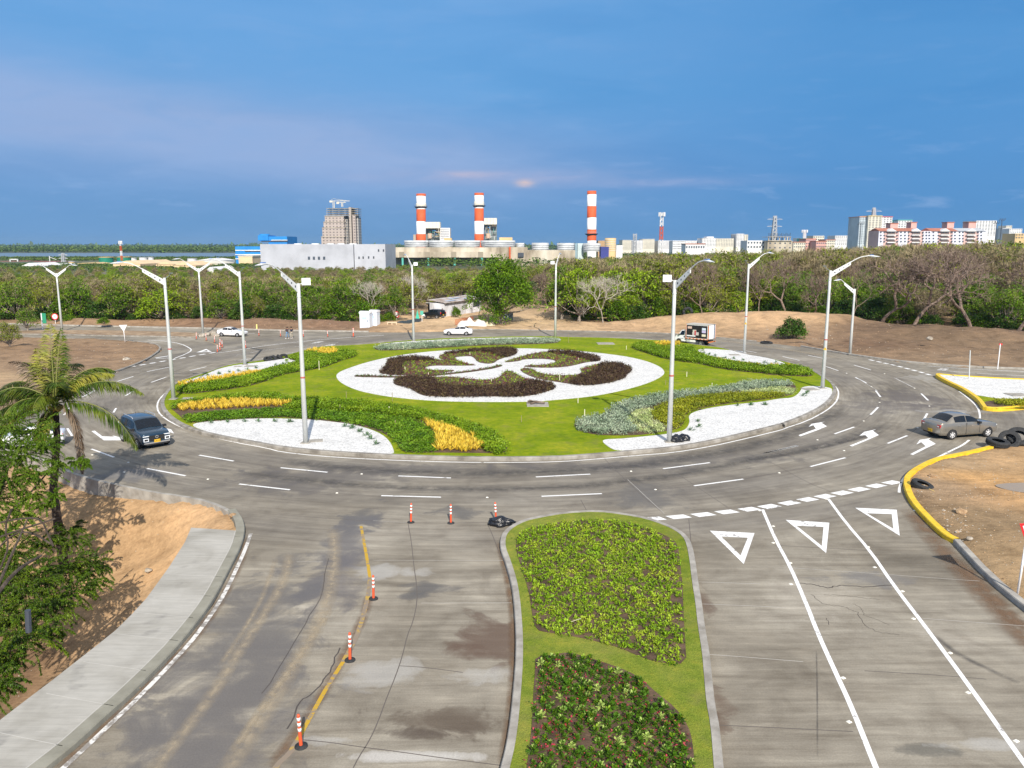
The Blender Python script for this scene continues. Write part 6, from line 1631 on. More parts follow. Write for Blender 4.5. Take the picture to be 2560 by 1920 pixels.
p=G('E',1000,332);person(p,R(165),'person in navy shirt and jeans standing on the far road',navy,jeans,.35,((.2,.28),(.2,.28)),shoe_w,phone=True)
p=G('E',1052,330);person(p,R(20),'person in navy shirt and pale trousers seen from behind on the far road',navy,khaki,.3,((.05,.1),(.05,-.12)),shoe_w)
p=G('T7',612,742,.1);p.z=ground_z(p.x,p.y);person(p,R(200),'person in light blue clothes beside the black suv',lblue,lblue,.15,((.02,.05),(.02,.05)),shoe_w)
p=G('T7',420,700,.1)+Vector((0,2.6,0));p.z=ground_z(p.x,p.y)+.1;person(p,R(180),'person in orange behind the black suv',orange_c,navy,.1)
# ------------------------------------------------------------------ portable toilets, shack, nets on the far side
tw=flatmat('toilet_plastic',(.72,.77,.84),.5);tw2=flatmat('toilet_panel',(.60,.68,.80),.5)


def toilet(p,rz,label):
    root=empty('portable_toilet',p,rz,label,'portable toilet')
    w=MB().bx(-.6,.6,-.6,.6,.08,2.15).build('cabin',tw,root)
    b=MB();n=8
    pr=[(-.66,2.15),(-.60,2.30),(-.35,2.42),(0,2.46),(.35,2.42),(.60,2.30),(.66,2.15)]
    vs=[(-.66,x,z)for x,z in pr]+[(.66,x,z)for x,z in pr];b.add(vs,[tuple(range(7)),tuple(reversed(range(7,14)))]+[(i,i+1,8+i,7+i)for i in range(6)]);b.build('roof',flatmat('toilet_roof',(.85,.87,.9),.4),root)
    MB().bx(-.46,.46,-.63,-.602,.2,2.05).build('door',tw2,root);MB().bx(-.25,.25,-.64,-.632,1.35,1.6).build('sign',flatmat('toilet_sign',(.45,.62,.75)),root);MB().box((.38,-.645,1.1),(.06,.03,.16)).build('handle',trim_m,root)
    MB().bx(-.62,.62,-.62,.62,0,.08).build('skid',grey_dk,root)
    for s in(-1,1):MB().bx(s*.602,s*.615,-.4,.4,1.75,2.0).build('vent',tw2,root)
    return root


p=G('A2',1225,1320,.1);q=G('A2',1283,1314,.1)
a=toilet(Vector((p.x,p.y+.6,.12)),R(-12),'left of two white portable toilets');a.scale=(1.45,1.2,1.2)
a=toilet(Vector((q.x+.2,q.y+1.3,.12)),R(-14),'right of two white portable toilets, slightly behind');a.scale=(1.1,1.2,1.22)

metal_w=pmat('weathered_white_metal',[(.36,.35,.36),(.60,.60,.63),(.72,.73,.78)],.9,.7,.15,stretch=(1,1,.3))
rust=pmat('rusty_roof',[(.24,.16,.11),(.40,.34,.30),(.55,.55,.58)],.7,.7)
shade=pmat('shade_net',[(.012,.014,.016),(.03,.034,.036)],3,.9)
P0=G('T7',650,690,.15);P1=G('T7',1500,530,.3)
d=Vector((P1.x-P0.x,P1.y-P0.y,0));L=d.length;ang=math.atan2(d.y,d.x)
zt=AT('T7',720,345,P0.y).z-.15
root=empty('shack',(P0.x,P0.y,.1),ang,'long weathered white metal shack behind the ring','shack')
Hs=zt;Dp=3.2
w=MB().bx(0,L,0,Dp,.15,Hs).build('wall',metal_w,root)
b=MB()
for k in range(int(L/.35)):b.bx(.1+k*.35,.14+k*.35,-.03,0.0,.2,Hs-.05)
b.build('cladding_ribs',metal_w,w)
b=MB();b.add([(-.3,-.5,Hs+.02),(L+.2,-.5,Hs+.02),(L+.2,Dp+.3,Hs+.55),(-.3,Dp+.3,Hs+.55),(-.3,-.5,Hs+.08),(L+.2,-.5,Hs+.08),(L+.2,Dp+.3,Hs+.61),(-.3,Dp+.3,Hs+.61)],[(0,3,2,1),(4,5,6,7),(0,1,5,4),(1,2,6,5),(2,3,7,6),(3,0,4,7)])
rf=b.build('roof',rust,root)
for x0,y0,w0 in((2.2,.2,3.0),(5.5,1.6,4.5),(9.5,.3,2.0)):
    if x0+w0<L:o=MB().box((x0+w0/2,y0+.4,Hs+.24+y0*.13),(w0,1.0,.05)).build('sheet',flatmat('blue_grey_sheet',(.40,.48,.62),.5),rf);o.rotation_euler=(0,0,.0)
for f in(.24,.56):
    o=MB().bx(L*f-.55,L*f+.55,-.05,-.032,1.1,2.1).build('window',flatmat('dusty_window',(.22,.22,.18),.4),root);MB().bx(L*f-.03,L*f+.03,-.065,-.05,1.1,2.1).build('mullion',metal_w,o)
dr=MB().bx(L*.36,L*.43,-.07,-.032,.15,2.15).build('door',pmat('door_metal',[(.45,.45,.44),(.62,.62,.62)],2,.7),root)
MB().bx(L*.77,L*.95,-.05,-.032,1.3,2.4).build('opening',dark_m,root)
# black shade sail left of the shack
def sheet(name,pts4,n,sag,mat,label,cat_,th=.02):
    a,b_,c,e=[Vector(p)for p in pts4];m=MB();vs=[]
    for i in range(n+1):
        for j in range(n+1):
            u,v=i/n,j/n;p=a.lerp(b_,u).lerp(e.lerp(c,u),v);p.z-=sag*16*u*(1-u)*v*(1-v)*(1+.3*noise.noise(p));vs.append(p)
    vs2=[Vector(v)+Vector((0,0,-th))for v in vs];N=(n+1)**2
    fs=[(i*(n+1)+j,(i+1)*(n+1)+j,(i+1)*(n+1)+j+1,i*(n+1)+j+1)for i in range(n)for j in range(n)]
    m.add(vs+vs2,fs+[tuple(N+k for k in reversed(f))for f in fs]);return tag(m.build(name,mat),label,cat_)
A=AT('T7',230,350,P0.y+4);B=AT('T7',650,350,P0.y-.2);C=AT('T7',640,330,P0.y+6);D_=AT('T7',200,370,P0.y+8)
sheet('shade_cloth',[A,B,C,D_],10,.35,shade,'black shade cloth stretched over the black suv','shade cloth')
b=MB();g1=AT('T7',240,600,P0.y+7.5);b.add([(A.x,P0.y+7.5,A.z),(P0.x-.2,P0.y+4.5,A.z-.1),(P0.x-.2,P0.y+4.5,.1),(A.x,P0.y+7.5,.1)]+[(A.x,P0.y+7.54,A.z),(P0.x-.2,P0.y+4.54,A.z-.1),(P0.x-.2,P0.y+4.54,.1),(A.x,P0.y+7.54,.1)],[(0,3,2,1),(4,5,6,7)])
tag(b.build('shade_net',shade),'black net hanging behind the black suv','net')
for q_,hh in((A,A.z),(AT('T7',470,350,P0.y+2),A.z)):
    o=MB().tube([(q_.x,q_.y,0),(q_.x,q_.y,hh)],.06,6).build('wooden_post',bark);tag(o,'wooden post %s the shade cloth'%('at the left end of' if q_ is A else 'under the middle of'),'post')
o=MB().tube([(0,0,0),(L*.5,0,0)],.05,6).build('roof_beam',flatmat('pale_pipe',(.55,.58,.55)));o.location=(A.x,A.y,A.z+.05);o.rotation_euler=(0,0,ang*.4);tag(o,'pale pipe along the edge of the shade cloth','pipe')
# teal net, dark tarp and frame
p=G('A2',1672,1250,.1)
MBt=MB();MBt.add([(0,0,2.1),(.42,.1,0),(-.42,.1,0),(.1,.45,0)],[(0,2,1),(0,1,3),(0,3,2)]);o=MBt.build('teal_net',flatmat('teal_cloth',(.05,.50,.38),.8));o.location=p;tag(o,'bunched teal net hanging by the signs','net')
p=G('A2',1470,1300,.1);q=G('A2',1700,1262,.1)
m=MB();vs=[];N=14
for i in range(N+1):
    u=i/N
    for j,(dy,dz)in enumerate(((0,0),(.25,.55),(.8,.75),(1.4,.55),(1.7,0))):
        c=p.lerp(q,u);vs.append((c.x,c.y+dy,dz*(1+.25*noise.noise(Vector((u*6,j,0))))+.05))
m.add(vs,[(i*5+j,(i+1)*5+j,(i+1)*5+j+1,i*5+j+1)for i in range(N)for j in range(4)]);me=m.mesh('tarp');tag(link('tarp',me,pmat('dark_tarp',[(.02,.03,.04),(.06,.08,.09)],2,.6,.8,5),None,True),'dark tarp stretched along the sand beside the toilets','tarp')
p=G('A2',1452,1306,.1);root=empty('timber_frame',p,.1,'small pale timber frame at the left end of the tarp','frame')
for x in(-.75,0,.75):
    MB().bx(x-.08,x+.08,-.08,.08,0,.75).build('upright',flatmat('pale_timber',(.58,.46,.32)),root)
MB().bx(-.85,.85,-.1,.1,.75,.9).build('rail',flatmat('pale_timber2',(.60,.48,.34)),root)
# white tarpaulin heap and orange netting
wt=pmat('white_tarp',[(.62,.52,.45),(.75,.68,.62),(.80,.76,.72)],1.5,.6,.8,4)
def heap(fr,x0,x1,y,h,mat,label,seed):
    a=G(fr,x0,y,.1);c=G(fr,x1,y,.1);ln=(c-a).length;me=bpy.data.meshes.new('tarpaulin');bm=bmesh.new();bmesh.ops.create_grid(bm,x_segments=26,y_segments=10,size=1)
    for v in bm.verts:
        u,w_=v.co.x,v.co.y;f=(1-u*u)**.6*(1-w_*w_)**.6 if abs(u)<1 and abs(w_)<1 else 0
        z=h*f*(.75+.55*noise.noise(Vector((u*3+seed,w_*2,0))))+.05;v.co=Vector((u*ln/2,w_*1.3,z))
    bm.to_mesh(me);bm.free();o=link('tarpaulin',me,mat,None,True);o.location=((a.x+c.x)/2,a.y+1.2,.08);return tag(o,label,'tarpaulin')
heap('T7',930,1640,900,1.55,wt,'white tarpaulin heap behind the white sedan',1);heap('T7',1560,1830,885,.75,pmat('cream_tarp',[(.62,.52,.36),(.75,.66,.48)],1.5,.7,.6,4),'cream tarpaulin at the right end of the white heap',5)
p=G('T7',900,860,.1);q=G('T7',1320,780,.1)
m,t,b_=bsdf('orange_net');b_.inputs['Base Color'].default_value=(.75,.22,.08,1)
tr=t.n('ShaderNodeBsdfTransparent');mx=t.n('ShaderNodeMixShader');br_=t.n('ShaderNodeTexChecker');br_.inputs['Scale'].default_value=22;t.l(t.n('ShaderNodeTexCoord').outputs['Object'],br_.inputs[0]);t.l(t.m('MULTIPLY_ADD',br_.outputs['Fac'],.35,.15),mx.inputs[0]);t.l(tr.outputs[0],mx.inputs[1]);t.l(b_.outputs[0],mx.inputs[2]);t.l(mx.outputs[0],t.N['Material Output'].inputs[0])
b=MB();b.bx(0,(q-p).length,-.01,.01,.05,1.05);o=b.build('safety_net',m);o.location=p;o.rotation_euler=(0,0,math.atan2(q.y-p.y,q.x-p.x));tag(o,'faded orange safety net on the sand','net')
for fr,x,y,yt,lab in[('T7',1805,815,685,'pale green stake beside the big tree'),('T7',1660,790,630,'thin brown stake left of the big tree'),('T7',1450,720,590,'thin stake in front of the shack'),('T7',1040,820,740,'orange stake holding the safety net'),('A1',1495,1285,1220,'thin post in the verge at the far left kerb'),('T7',820,700,500,'thin post in front of the shack wall')]:
    p=G(fr,x,y,.1);t_=AT(fr,x,yt,p.y);o=MB().tube([(0,0,0),(.03,0,t_.z-.1)],.045,6).build('stake',st_m if 'green' in lab else bark);o.location=p;tag(o,lab,'stake')
p=G('A3',448,1245,.15);o=MB().box((0,0,.75),(2.0,1.2,1.4)).box((0,-.62,.75),(1.7,.03,1.1)).build('metal_bin',pmat('bin_metal',[(.16,.20,.21),(.28,.33,.34)],2,.6));o.location=p;tag(o,'grey metal bin under the big tree','bin')
b=MB()
for x in(-1.0,0,1.0):b.tube([(x,0,0),(x,0,1.0)],.05,5)
p=G('A3',1410,1262,.2);
root=empty('rail_fence',p,0,'thin wooden rail in the verge right of the sand track','fence')
wood=flatmat('raw_wood',(.50,.38,.18))
for x in(-3,0,3):MB().tube([(x,0,0),(x,0,.9)],.05,5).build('post',wood,root)
MB().tube([(-4,0,.75),(4.5,0,.85)],.05,5).build('rail',wood,root)
# ------------------------------------------------------------------ trees
bark_g=pmat('grey_bark',[(.14,.115,.095),(.26,.22,.18),(.38,.33,.28)],4,.95,.4,14)
bark_r=pmat('reddish_bark',[(.11,.075,.06),(.20,.145,.115),(.31,.24,.195)],4,.95,.4,14)
bark_d=pmat('dark_bark',[(.03,.022,.018),(.06,.045,.036),(.11,.085,.07)],4,.95,.4,14)
bark_p=pmat('pale_bark',[(.30,.27,.22),(.45,.41,.35),(.56,.52,.46)],4,.95,.4,14)
FOL=[leafmat('olive_foliage_leaf',[(.14,.185,.006),(.21,.26,.010),(.31,.34,.02)],.45,scale=.35),leafmat('green_foliage_leaf',[(.065,.145,.003),(.12,.225,.005),(.21,.32,.010)],.45,scale=.35),leafmat('bright_foliage_leaf',[(.15,.26,.004),(.24,.36,.008),(.34,.43,.015)],.4,scale=.35),leafmat('deep_foliage_leaf',[(.03,.08,.008),(.055,.125,.012),(.10,.19,.018)],.4,scale=.35)]
TWG=leafmat('bare_twigs',[(.20,.155,.085),(.28,.225,.13),(.38,.32,.19)],.45,.9,.05,.4)


def limb(m,p,d,L,r,lev,rn,tips,mx,wob=.35,up=.25,split=(2,3),sh=.74,sides=5,ang=(22,48),shr=.62):
    n=4;pts=[p.copy()];q=p.copy();dd=d.copy()
    for k in range(n):
        dd=(dd+Vector((rn.uniform(-1,1),rn.uniform(-1,1),rn.uniform(-.6,1)*.8))*wob*.5+Vector((0,0,up*.12))).normalized();q=q+dd*L/n;pts.append(q.copy())
        if lev>=mx-1:tips.append((q.copy(),dd.copy(),lev))
    m.tube(pts,[r*(1-(1-shr)*k/n)for k in range(n+1)],max(3,sides-lev//2),cap=False)
    if lev>=mx:return
    c=rn.randint(*split)
    a0=rn.uniform(0,6.28)
    for k in range(c):
        ax=dd.orthogonal().normalized();ax.rotate(Matrix.Rotation(a0+6.283*k/c+rn.uniform(-.5,.5),3,dd));nd=dd.copy();nd.rotate(Matrix.Rotation(R(rn.uniform(*ang)),3,ax))
        limb(m,q,nd,L*sh*rn.uniform(.8,1.15),r*shr*.92,lev+1,rn,tips,mx,wob,up,split,sh,sides,ang,shr)


def crown_quads(C,rad,nl,l,w,r,flat=.75,drop=.15):
    """leaf shells round lump centres C (N,3) with radii rad"""
    N=len(C);M=N*nl;c=np.repeat(C,nl,0);R_=np.repeat(rad,nl)
    v=r.normal(0,1,(M,3));v/=np.linalg.norm(v,axis=1,keepdims=True);v[:,2]=np.where(v[:,2]<-.35,-v[:,2]*.6,v[:,2])
    k=r.uniform(.55,1.05,M)**.6
    base=c+v*(R_*k)[:,None]*np.array([1,1,flat])
    d=v+r.normal(0,.75,(M,3));d/=np.linalg.norm(d,axis=1,keepdims=True)
    return leaves(base,d,l*r.uniform(.6,1.3,M),w*r.uniform(.7,1.2,M),drop,r=r)


def leafy_tree(seed,H,Rc,mat,twig=.0,lumps=60,nl=52,l=.46,w=.24,low=.14,flat=.62,bk=None,name='tree',weep=0.0):
    """broad crowned tree: trunk with limbs to every lump, crown of leaf clumps"""
    r=np.random.default_rng(seed);rn=random.Random(seed)
    a=r.uniform(0,2*np.pi,lumps);u=r.uniform(0,1,lumps)**.55;h=r.uniform(0,1,lumps)
    rr_=Rc*u*(1-.35*h);zc=H*low+(H*(1-low))*(h*.55+.38*(1-u*u))*r.uniform(.85,1.08,lumps)
    C=np.stack([rr_*np.cos(a)*r.uniform(.85,1.15),rr_*np.sin(a),np.minimum(zc,H*.93)],1);rad=Rc*r.uniform(.20,.34,lumps)
    root=empty(name)
    m=MB();f=Vector((rn.uniform(-.3,.3),rn.uniform(-.3,.3),H*low*.9));tr=.035*H
    m.tube([(0,0,-.3),(f.x*.4,f.y*.4,f.z*.5),f],[tr*1.35,tr,tr*.8],7,cap=False)
    for k in range(0,lumps,3):
        c=Vector(C[k]);md=f.lerp(c,.5)+Vector((rn.uniform(-.4,.4),rn.uniform(-.4,.4),-.3));m.tube([f,md,c],[tr*.55,tr*.3,tr*.1],4,cap=False)
    m.build('trunk',bk or bark_g,root)
    V=crown_quads(C,rad,nl,l,w,r,flat=flat*1.2,drop=.15+weep)
    if twig<1:link('crown',quads_mesh('crown',V[:int(len(V)*(1-twig))]),mat,root)
    if twig>0:
        nt=int(nl*twig*2.4);M=lumps*nt;c=np.repeat(C,nt,0);v=r.normal(0,1,(M,3));v[:,2]=np.abs(v[:,2])*.9;v/=np.linalg.norm(v,axis=1,keepdims=True)
        base=c+v*(np.repeat(rad,nt)*r.uniform(.0,.7,M))[:,None]*np.array([1,1,flat*1.1]);d=v+r.normal(0,.45,(M,3));d/=np.linalg.norm(d,axis=1,keepdims=True)
        tag(link('twigs',quads_mesh('twigs',leaves(base,d,Rc*.22*r.uniform(.5,1.2,M),.07,-.05,r=r)),TWG,root),kind='stuff')
    return root


def bare_tree(seed,H,r0,bk,lean=(0,0),mx=6,first=.30,ang=(20,50),twig=True,name='bare_tree',stems=1,up=.25,wob=.4):
    rn=random.Random(seed);root=empty(name);m=MB();tips=[]
    for s in range(stems):
        d=Vector((lean[0]+rn.uniform(-.2,.2)+(.5*(s-(stems-1)/2)),lean[1]+rn.uniform(-.2,.2),1)).normalized()
        limb(m,Vector((s*.15,0,-.2)),d,H*first,r0,0,rn,tips,mx,wob,up,(2,3),.76,7,ang,.80)
    zs=max(t[0].z for t in tips);k=H/zs
    m.v=[(x*k,y*k,z*k)for x,y,z in m.v]
    m.build('trunk',bk,root)
    if twig:
        r=np.random.default_rng(seed);T=np.array([tuple(t[0]*k)for t in tips]);D=np.array([tuple(t[1])for t in tips]);n=1;M=len(T)*n
        T=np.repeat(T,n,0);D=np.repeat(D,n,0)+r.normal(0,.6,(M,3));D/=np.linalg.norm(D,axis=1,keepdims=True)
        tag(link('twigs',quads_mesh('twigs',leaves(T,D,.8*r.uniform(.5,1.3,M),.035,-.08,r=r)),bk,root),kind='stuff')
    return root


KINDS=[]
def proto(o,label,group):KINDS.append((o,label,group));return len(KINDS)-1
K_OL=[proto(leafy_tree(101+k,9.5,4.6,FOL[0],.22,name='green_tree'),'olive green bushy tree in the wood behind the ring','olive green trees of the wood')for k in range(3)]
K_GR=[proto(leafy_tree(111+k,9.5,4.4,FOL[1],.10,name='green_tree'),'mid green leafy tree in the wood behind the ring','mid green trees of the wood')for k in range(2)]
K_BR=[proto(leafy_tree(121+k,9.0,4.8,FOL[2],.05,flat=.5,name='green_tree'),'bright yellowish green tree in the wood','bright green trees of the wood')for k in range(2)]
K_TW=[proto(leafy_tree(131+k,9.5,4.6,FOL[0],.88,lumps=44,nl=44,name='twiggy_tree',bk=bark_r),'leafless brown twiggy tree of the wood','brown leafless trees of the wood')for k in range(3)]
K_DB=[proto(leafy_tree(141+k,4.0,2.7,FOL[3-k%2*2],.05,lumps=54,nl=70,low=.0,flat=.9,name='bush',l=.34),'dense dark green bush at the front edge of the wood','dense bushes along the edge of the wood')for k in range(3)]
used=set()


def plant(k,x,y,z,s,sz=None,rz=None,label=None,group=True,lean=(0,0)):
    o,lb,gr=KINDS[k]
    if k in used:o=copy_tree(o,None,KIDMAP)
    used.add(k);o.location=(x,y,z);o.scale=(s,s,sz or s);o.rotation_euler=(lean[0],lean[1],rf_.uniform(0,6.28)if rz is None else rz)
    return tag(o,label or lb,'bush' if 'bush' in o.name else 'tree',(gr if group is True else group))


KIDMAP={}
for c in bpy.data.objects:
    if c.parent and c.parent.name.split('.')[0]in('green_tree','twiggy_tree','bush','bare_tree'):KIDMAP.setdefault(c.parent.name,[]).append(c)
rf_=random.Random(77)

# front edge of the wood in the photograph (overview pixels), and the treetop line above it
EDGE=[(-250,700),(0,692),(120,696),(300,698),(540,699),(700,698),(830,697),(905,690),(960,672),(1040,668),(1105,672),(1135,640),(1190,638),(1215,672),(1260,692),(1330,698),(1450,701),(1560,693),(1640,678),(1760,690),(1850,696),(1960,704),(2100,712),(2212,722),(2500,735)]
EW=[G('S',x,y)for x,y in EDGE]
def edge_y(az):
    for a,b_ in zip(EW[:-1],EW[1:]):
        a0,a1=math.atan2(a.x,a.y),math.atan2(b_.x,b_.y)
        if a0<=az<=a1:return a.y+(b_.y-a.y)*(az-a0)/(a1-a0)
    return EW[0].y if az<0 else EW[-1].y
TOPL=[(-300,592),(0,592),(150,596),(420,593),(560,596),(700,592),(850,588),(1000,582),(1100,577),(1180,568),(1300,554),(1450,548),(1600,545),(1750,541),(1850,535),(1950,527),(2100,520),(2212,520),(2500,520)]
def top_pix(px):
    for a,b_ in zip(TOPL[:-1],TOPL[1:]):
        if a[0]<=px<=b_[0]:return a[1]+(b_[1]-a[1])*(px-a[0])/(b_[0]-a[0])
    return 520 if px>0 else 586
TRACK=[G('S',*q)for q in((1085,706),(1118,690),(1138,655),(1148,636),(1190,634),(1200,655),(1225,680),(1270,706))]
CLEAR=[G('S',*q)for q in((830,706),(905,672),(960,655),(1060,655),(1130,660),(1120,706))]


def max_h(x,y,z):
    px,_=PX((x,y,z));t=AT('S',px,top_pix(px),y).z
    return t-z


# big individual trees first
BIG=[]
def one(kind,px,py,topy,label,s_xy=1.0,cat_='tree',H0=None,rz=None,group=None,z=None):
    q=gp('S',px,py);t_=AT('S',px,topy,q.y).z;h=t_-q.z;o,lb,gr=KINDS[kind]
    h0=max(max(v.co.z for v in c.data.vertices)for c in KIDMAP[o.name]if c.data)if not H0 else H0
    k=h/h0;plant(kind,q.x,q.y,q.z,k*s_xy,k,rz,label,group);BIG.append((q.x,q.y,3.0 if px>1450 else 3.0));return q


fig=leafy_tree(201,11.5,6.5,FOL[1],.0,lumps=120,nl=120,l=.42,w=.25,low=.18,flat=.62,name='round_tree')
q=gp('A3',400,1280);fig.location=(q.x,q.y+1,q.z);tag(fig,'broad dense round crowned tree at the start of the sand track','tree');BIG.append((q.x,q.y,8))
t_=AT('A3',400,735,q.y).z-q.z;fig.scale=(1.05,1.0,t_/10.9)
skirt=leafy_tree(203,5.0,3.0,FOL[1],.0,lumps=34,nl=50,l=.42,w=.22,low=.1,flat=.9,name='green_tree');skirt.location=(q.x-1.2,q.y-1.0,q.z);tag(skirt,'dark green young tree under the left side of the round crown','tree')
bt=[bare_tree(211,12.5,.15,bark_r,(.25,0),7,.20,(24,52)),bare_tree(213,11,.13,bark_p,(0,0),6,.36,(26,50)),bare_tree(217,12,.14,bark_r,(.05,0),6,.42,(22,46)),bare_tree(219,9,.14,bark_r,(-.1,0),6,.22,(28,60),wob=.7)]
for o in bt:KIDMAP[o.name]=[c for c in bpy.data.objects if c.parent==o]
kb=[proto(o,'','')for o in bt]
one(kb[0],1972,708,519,'largest bare tree on the right, its leaning trunk reaching the dark soil',1.25)
one(kb[0],2098,716,520,'wide bare tree right of the largest one',1.3,rz=2.2)
one(kb[3],1902,700,530,'bare tree with a curling trunk left of the largest one',1.35)
one(kb[2],1838,699,552,'slim bare tree just right of the big right lamp',1.1)
one(kb[3],1760,690,580,'small crooked bare tree behind the right lamps',1.0,rz=1.0)
one(kb[2],1519,698,546,'tall bare tree with a smooth trunk behind the box truck',1.2)
one(kb[2],1640,684,548,'bare tree behind the back right lamp',1.15,rz=2.9)
one(kb[1],1303,700,585,'pale barked tree with a wide bare crown right of the sand track',1.25)
one(kb[1],868,676,588,'pale bare tree with twisted branches left of the shack',1.2,rz=2.4)
one(kb[1],795,690,600,'small pale bare tree left of the twisted one',1.0,rz=4.0)
one(kb[3],1185,668,575,'dark crooked tree at the right side of the sand track',1.0,rz=.5)
one(kb[0],2195,724,524,'bare tree at the right edge of the wood',1.2,rz=4.1)
one(kb[3],2010,668,516,'bare tree rising behind the largest bare tree',1.3,rz=3.1)
one(kb[0],1700,684,548,'bare tree between the right lamps',1.1,rz=1.1)
one(K_GR[0],1215,690,566,'leafy tree with a dark trunk on the right of the sand track',1.0,group=None)
one(K_BR[0],1250,696,574,'yellowish green tree right of the sand track',.8,group=None)


def spot_ok(x,y,lst,md):
    for bx_,by_,br_ in lst:
        if(x-bx_)**2+(y-by_)**2<(md+br_*.5)**2:return False
    return not inside(x,y,TRACK)and not inside(x,y,CLEAR)


def kind_at(px,dep,rn):
    """species mix read off the photograph: brown leafless belt high in the left, green in front, greyer on the right"""
    front=dep<(22 if px>1600 else 9)
    if px<120:return rn.choices([K_OL,K_GR,K_TW,K_BR],[.5,.25,.1,.15])[0]
    if px<1130:
        if front:return rn.choices([K_OL,K_GR,K_TW,K_BR],[.30,.52,.08,.10])[0]
        if dep<40:return rn.choices([K_OL,K_GR,K_TW,K_BR],[.22,.10,.62,.06])[0]
        return rn.choices([K_OL,K_GR,K_TW,K_BR],[.28,.12,.32,.28])[0]
    if px<1700:return rn.choices([K_OL,K_GR,K_TW,K_BR],[.38,.30,.14,.18]if front else[.36,.12,.38,.14])[0]
    return rn.choices([K_OL,K_GR,K_TW,K_BR],[.25,.52,.13,.10]if front else[.12,.06,.80,.02])[0]


placed=list(BIG);cnt=0;stuffpts=[]
rn=random.Random(31)
cand=[]
az0,az1=math.atan2(-1330,1700),math.atan2(1330,1700)
for row in range(0,46):
    dep=1.5+row*5.6+row*row*.10
    az=az0+rn.uniform(0,.04)
    while az<az1:
        ey=edge_y(az);y=ey+dep;step=5.9/(y/math.cos(az))*(1 if row<7 else 1.15);az_=az+rn.uniform(-.25,.25)*step;y_=y+rn.uniform(-1.6,1.6)
        cand.append((row,az_,y_,dep));az+=step
for row,az,y,dep in cand:
    x=y*math.tan(az);px,_=PX((x,y,3))
    if px<-260 or px>2480 or y>430:continue
    if not spot_ok(x,y,placed,2.0 if row>1 else 1.4):continue
    z=ground_z(x,y)-.1 if y<190 else 0
    mh=max_h(x,y,z)
    if row==0:h=min(mh,rn.uniform(4.5,8.0))
    elif px>1650 and row<4:h=min(mh,rn.uniform(6.5,9.5))
    else:h=min(mh*rn.uniform(.84,1.04),15.5)
    if row>7 and 1150<px<2250:h=min(h*rn.uniform(.94,1.03),14.5)
    h=max(3.5,h)
    ks=kind_at(px,dep,rn);k=rn.choice(ks);s=h/9.3*(1 if h>7.5 else 1.15)*rn.uniform(.9,1.15)
    if cnt<285:plant(k,x,y,z,s,h/9.3);cnt+=1
    else:stuffpts.append((ks,k,x,y,z,s,h/9.3))
# bushes at the foot of the wood
nb=0
for a,b_ in zip(EW[:-1],EW[1:]):
    n=max(1,int((b_-a).length/2.6))
    for i in range(n):
        q=a.lerp(b_,(i+.5)/n);px,_=PX(q)
        if px<-150 or px>2350 or inside(q.x,q.y,TRACK)or inside(q.x,q.y,CLEAR)or 905<px<1110:continue
        z=ground_z(q.x,q.y);s=rf_.uniform(.45,1.0);plant(rf_.choice(K_DB),q.x+rf_.uniform(-1,1),q.y+rf_.uniform(.2,2.6),z-.15,s*1.1,s*rf_.uniform(.8,1.25));nb+=1
for(px,py,w_,h_,lab)in[(1710,718,.72,.8,'round dark green bush alone on the sand bank'),(1766,698,.45,.45,'small green shrub at the top of the sand bank'),(150,697,.5,.4,'pale green shrub beside the far left double lamp'),(225,699,.4,.3,'low pale shrub left of the far kerb'),(985,684,.35,.5,'small shrub in front of the shack')]:
    q=gp('S',px,py);plant(K_DB[1]if 'dark' not in lab else K_DB[0],q.x,q.y,q.z-(.9 if 'round' in lab else.1),w_*(1.15 if 'round' in lab else 1),h_,label=lab,group=None)
# near left verge bushes and trees behind the palm
for(px,py,ty,k,sx,lab)in[(-30,735,655,K_GR[0],.55,'green tree at the left edge above the palm'),(22,752,690,K_OL[0],.6,'olive tree just behind the palm crown at the left edge'),(60,716,664,K_GR[1],.6,'green tree left of the narrow green sign'),(-90,745,640,K_OL[1],.9,'tree cut by the left edge of the photo')]:
    one(k,px,py,ty,lab,sx*1.6)


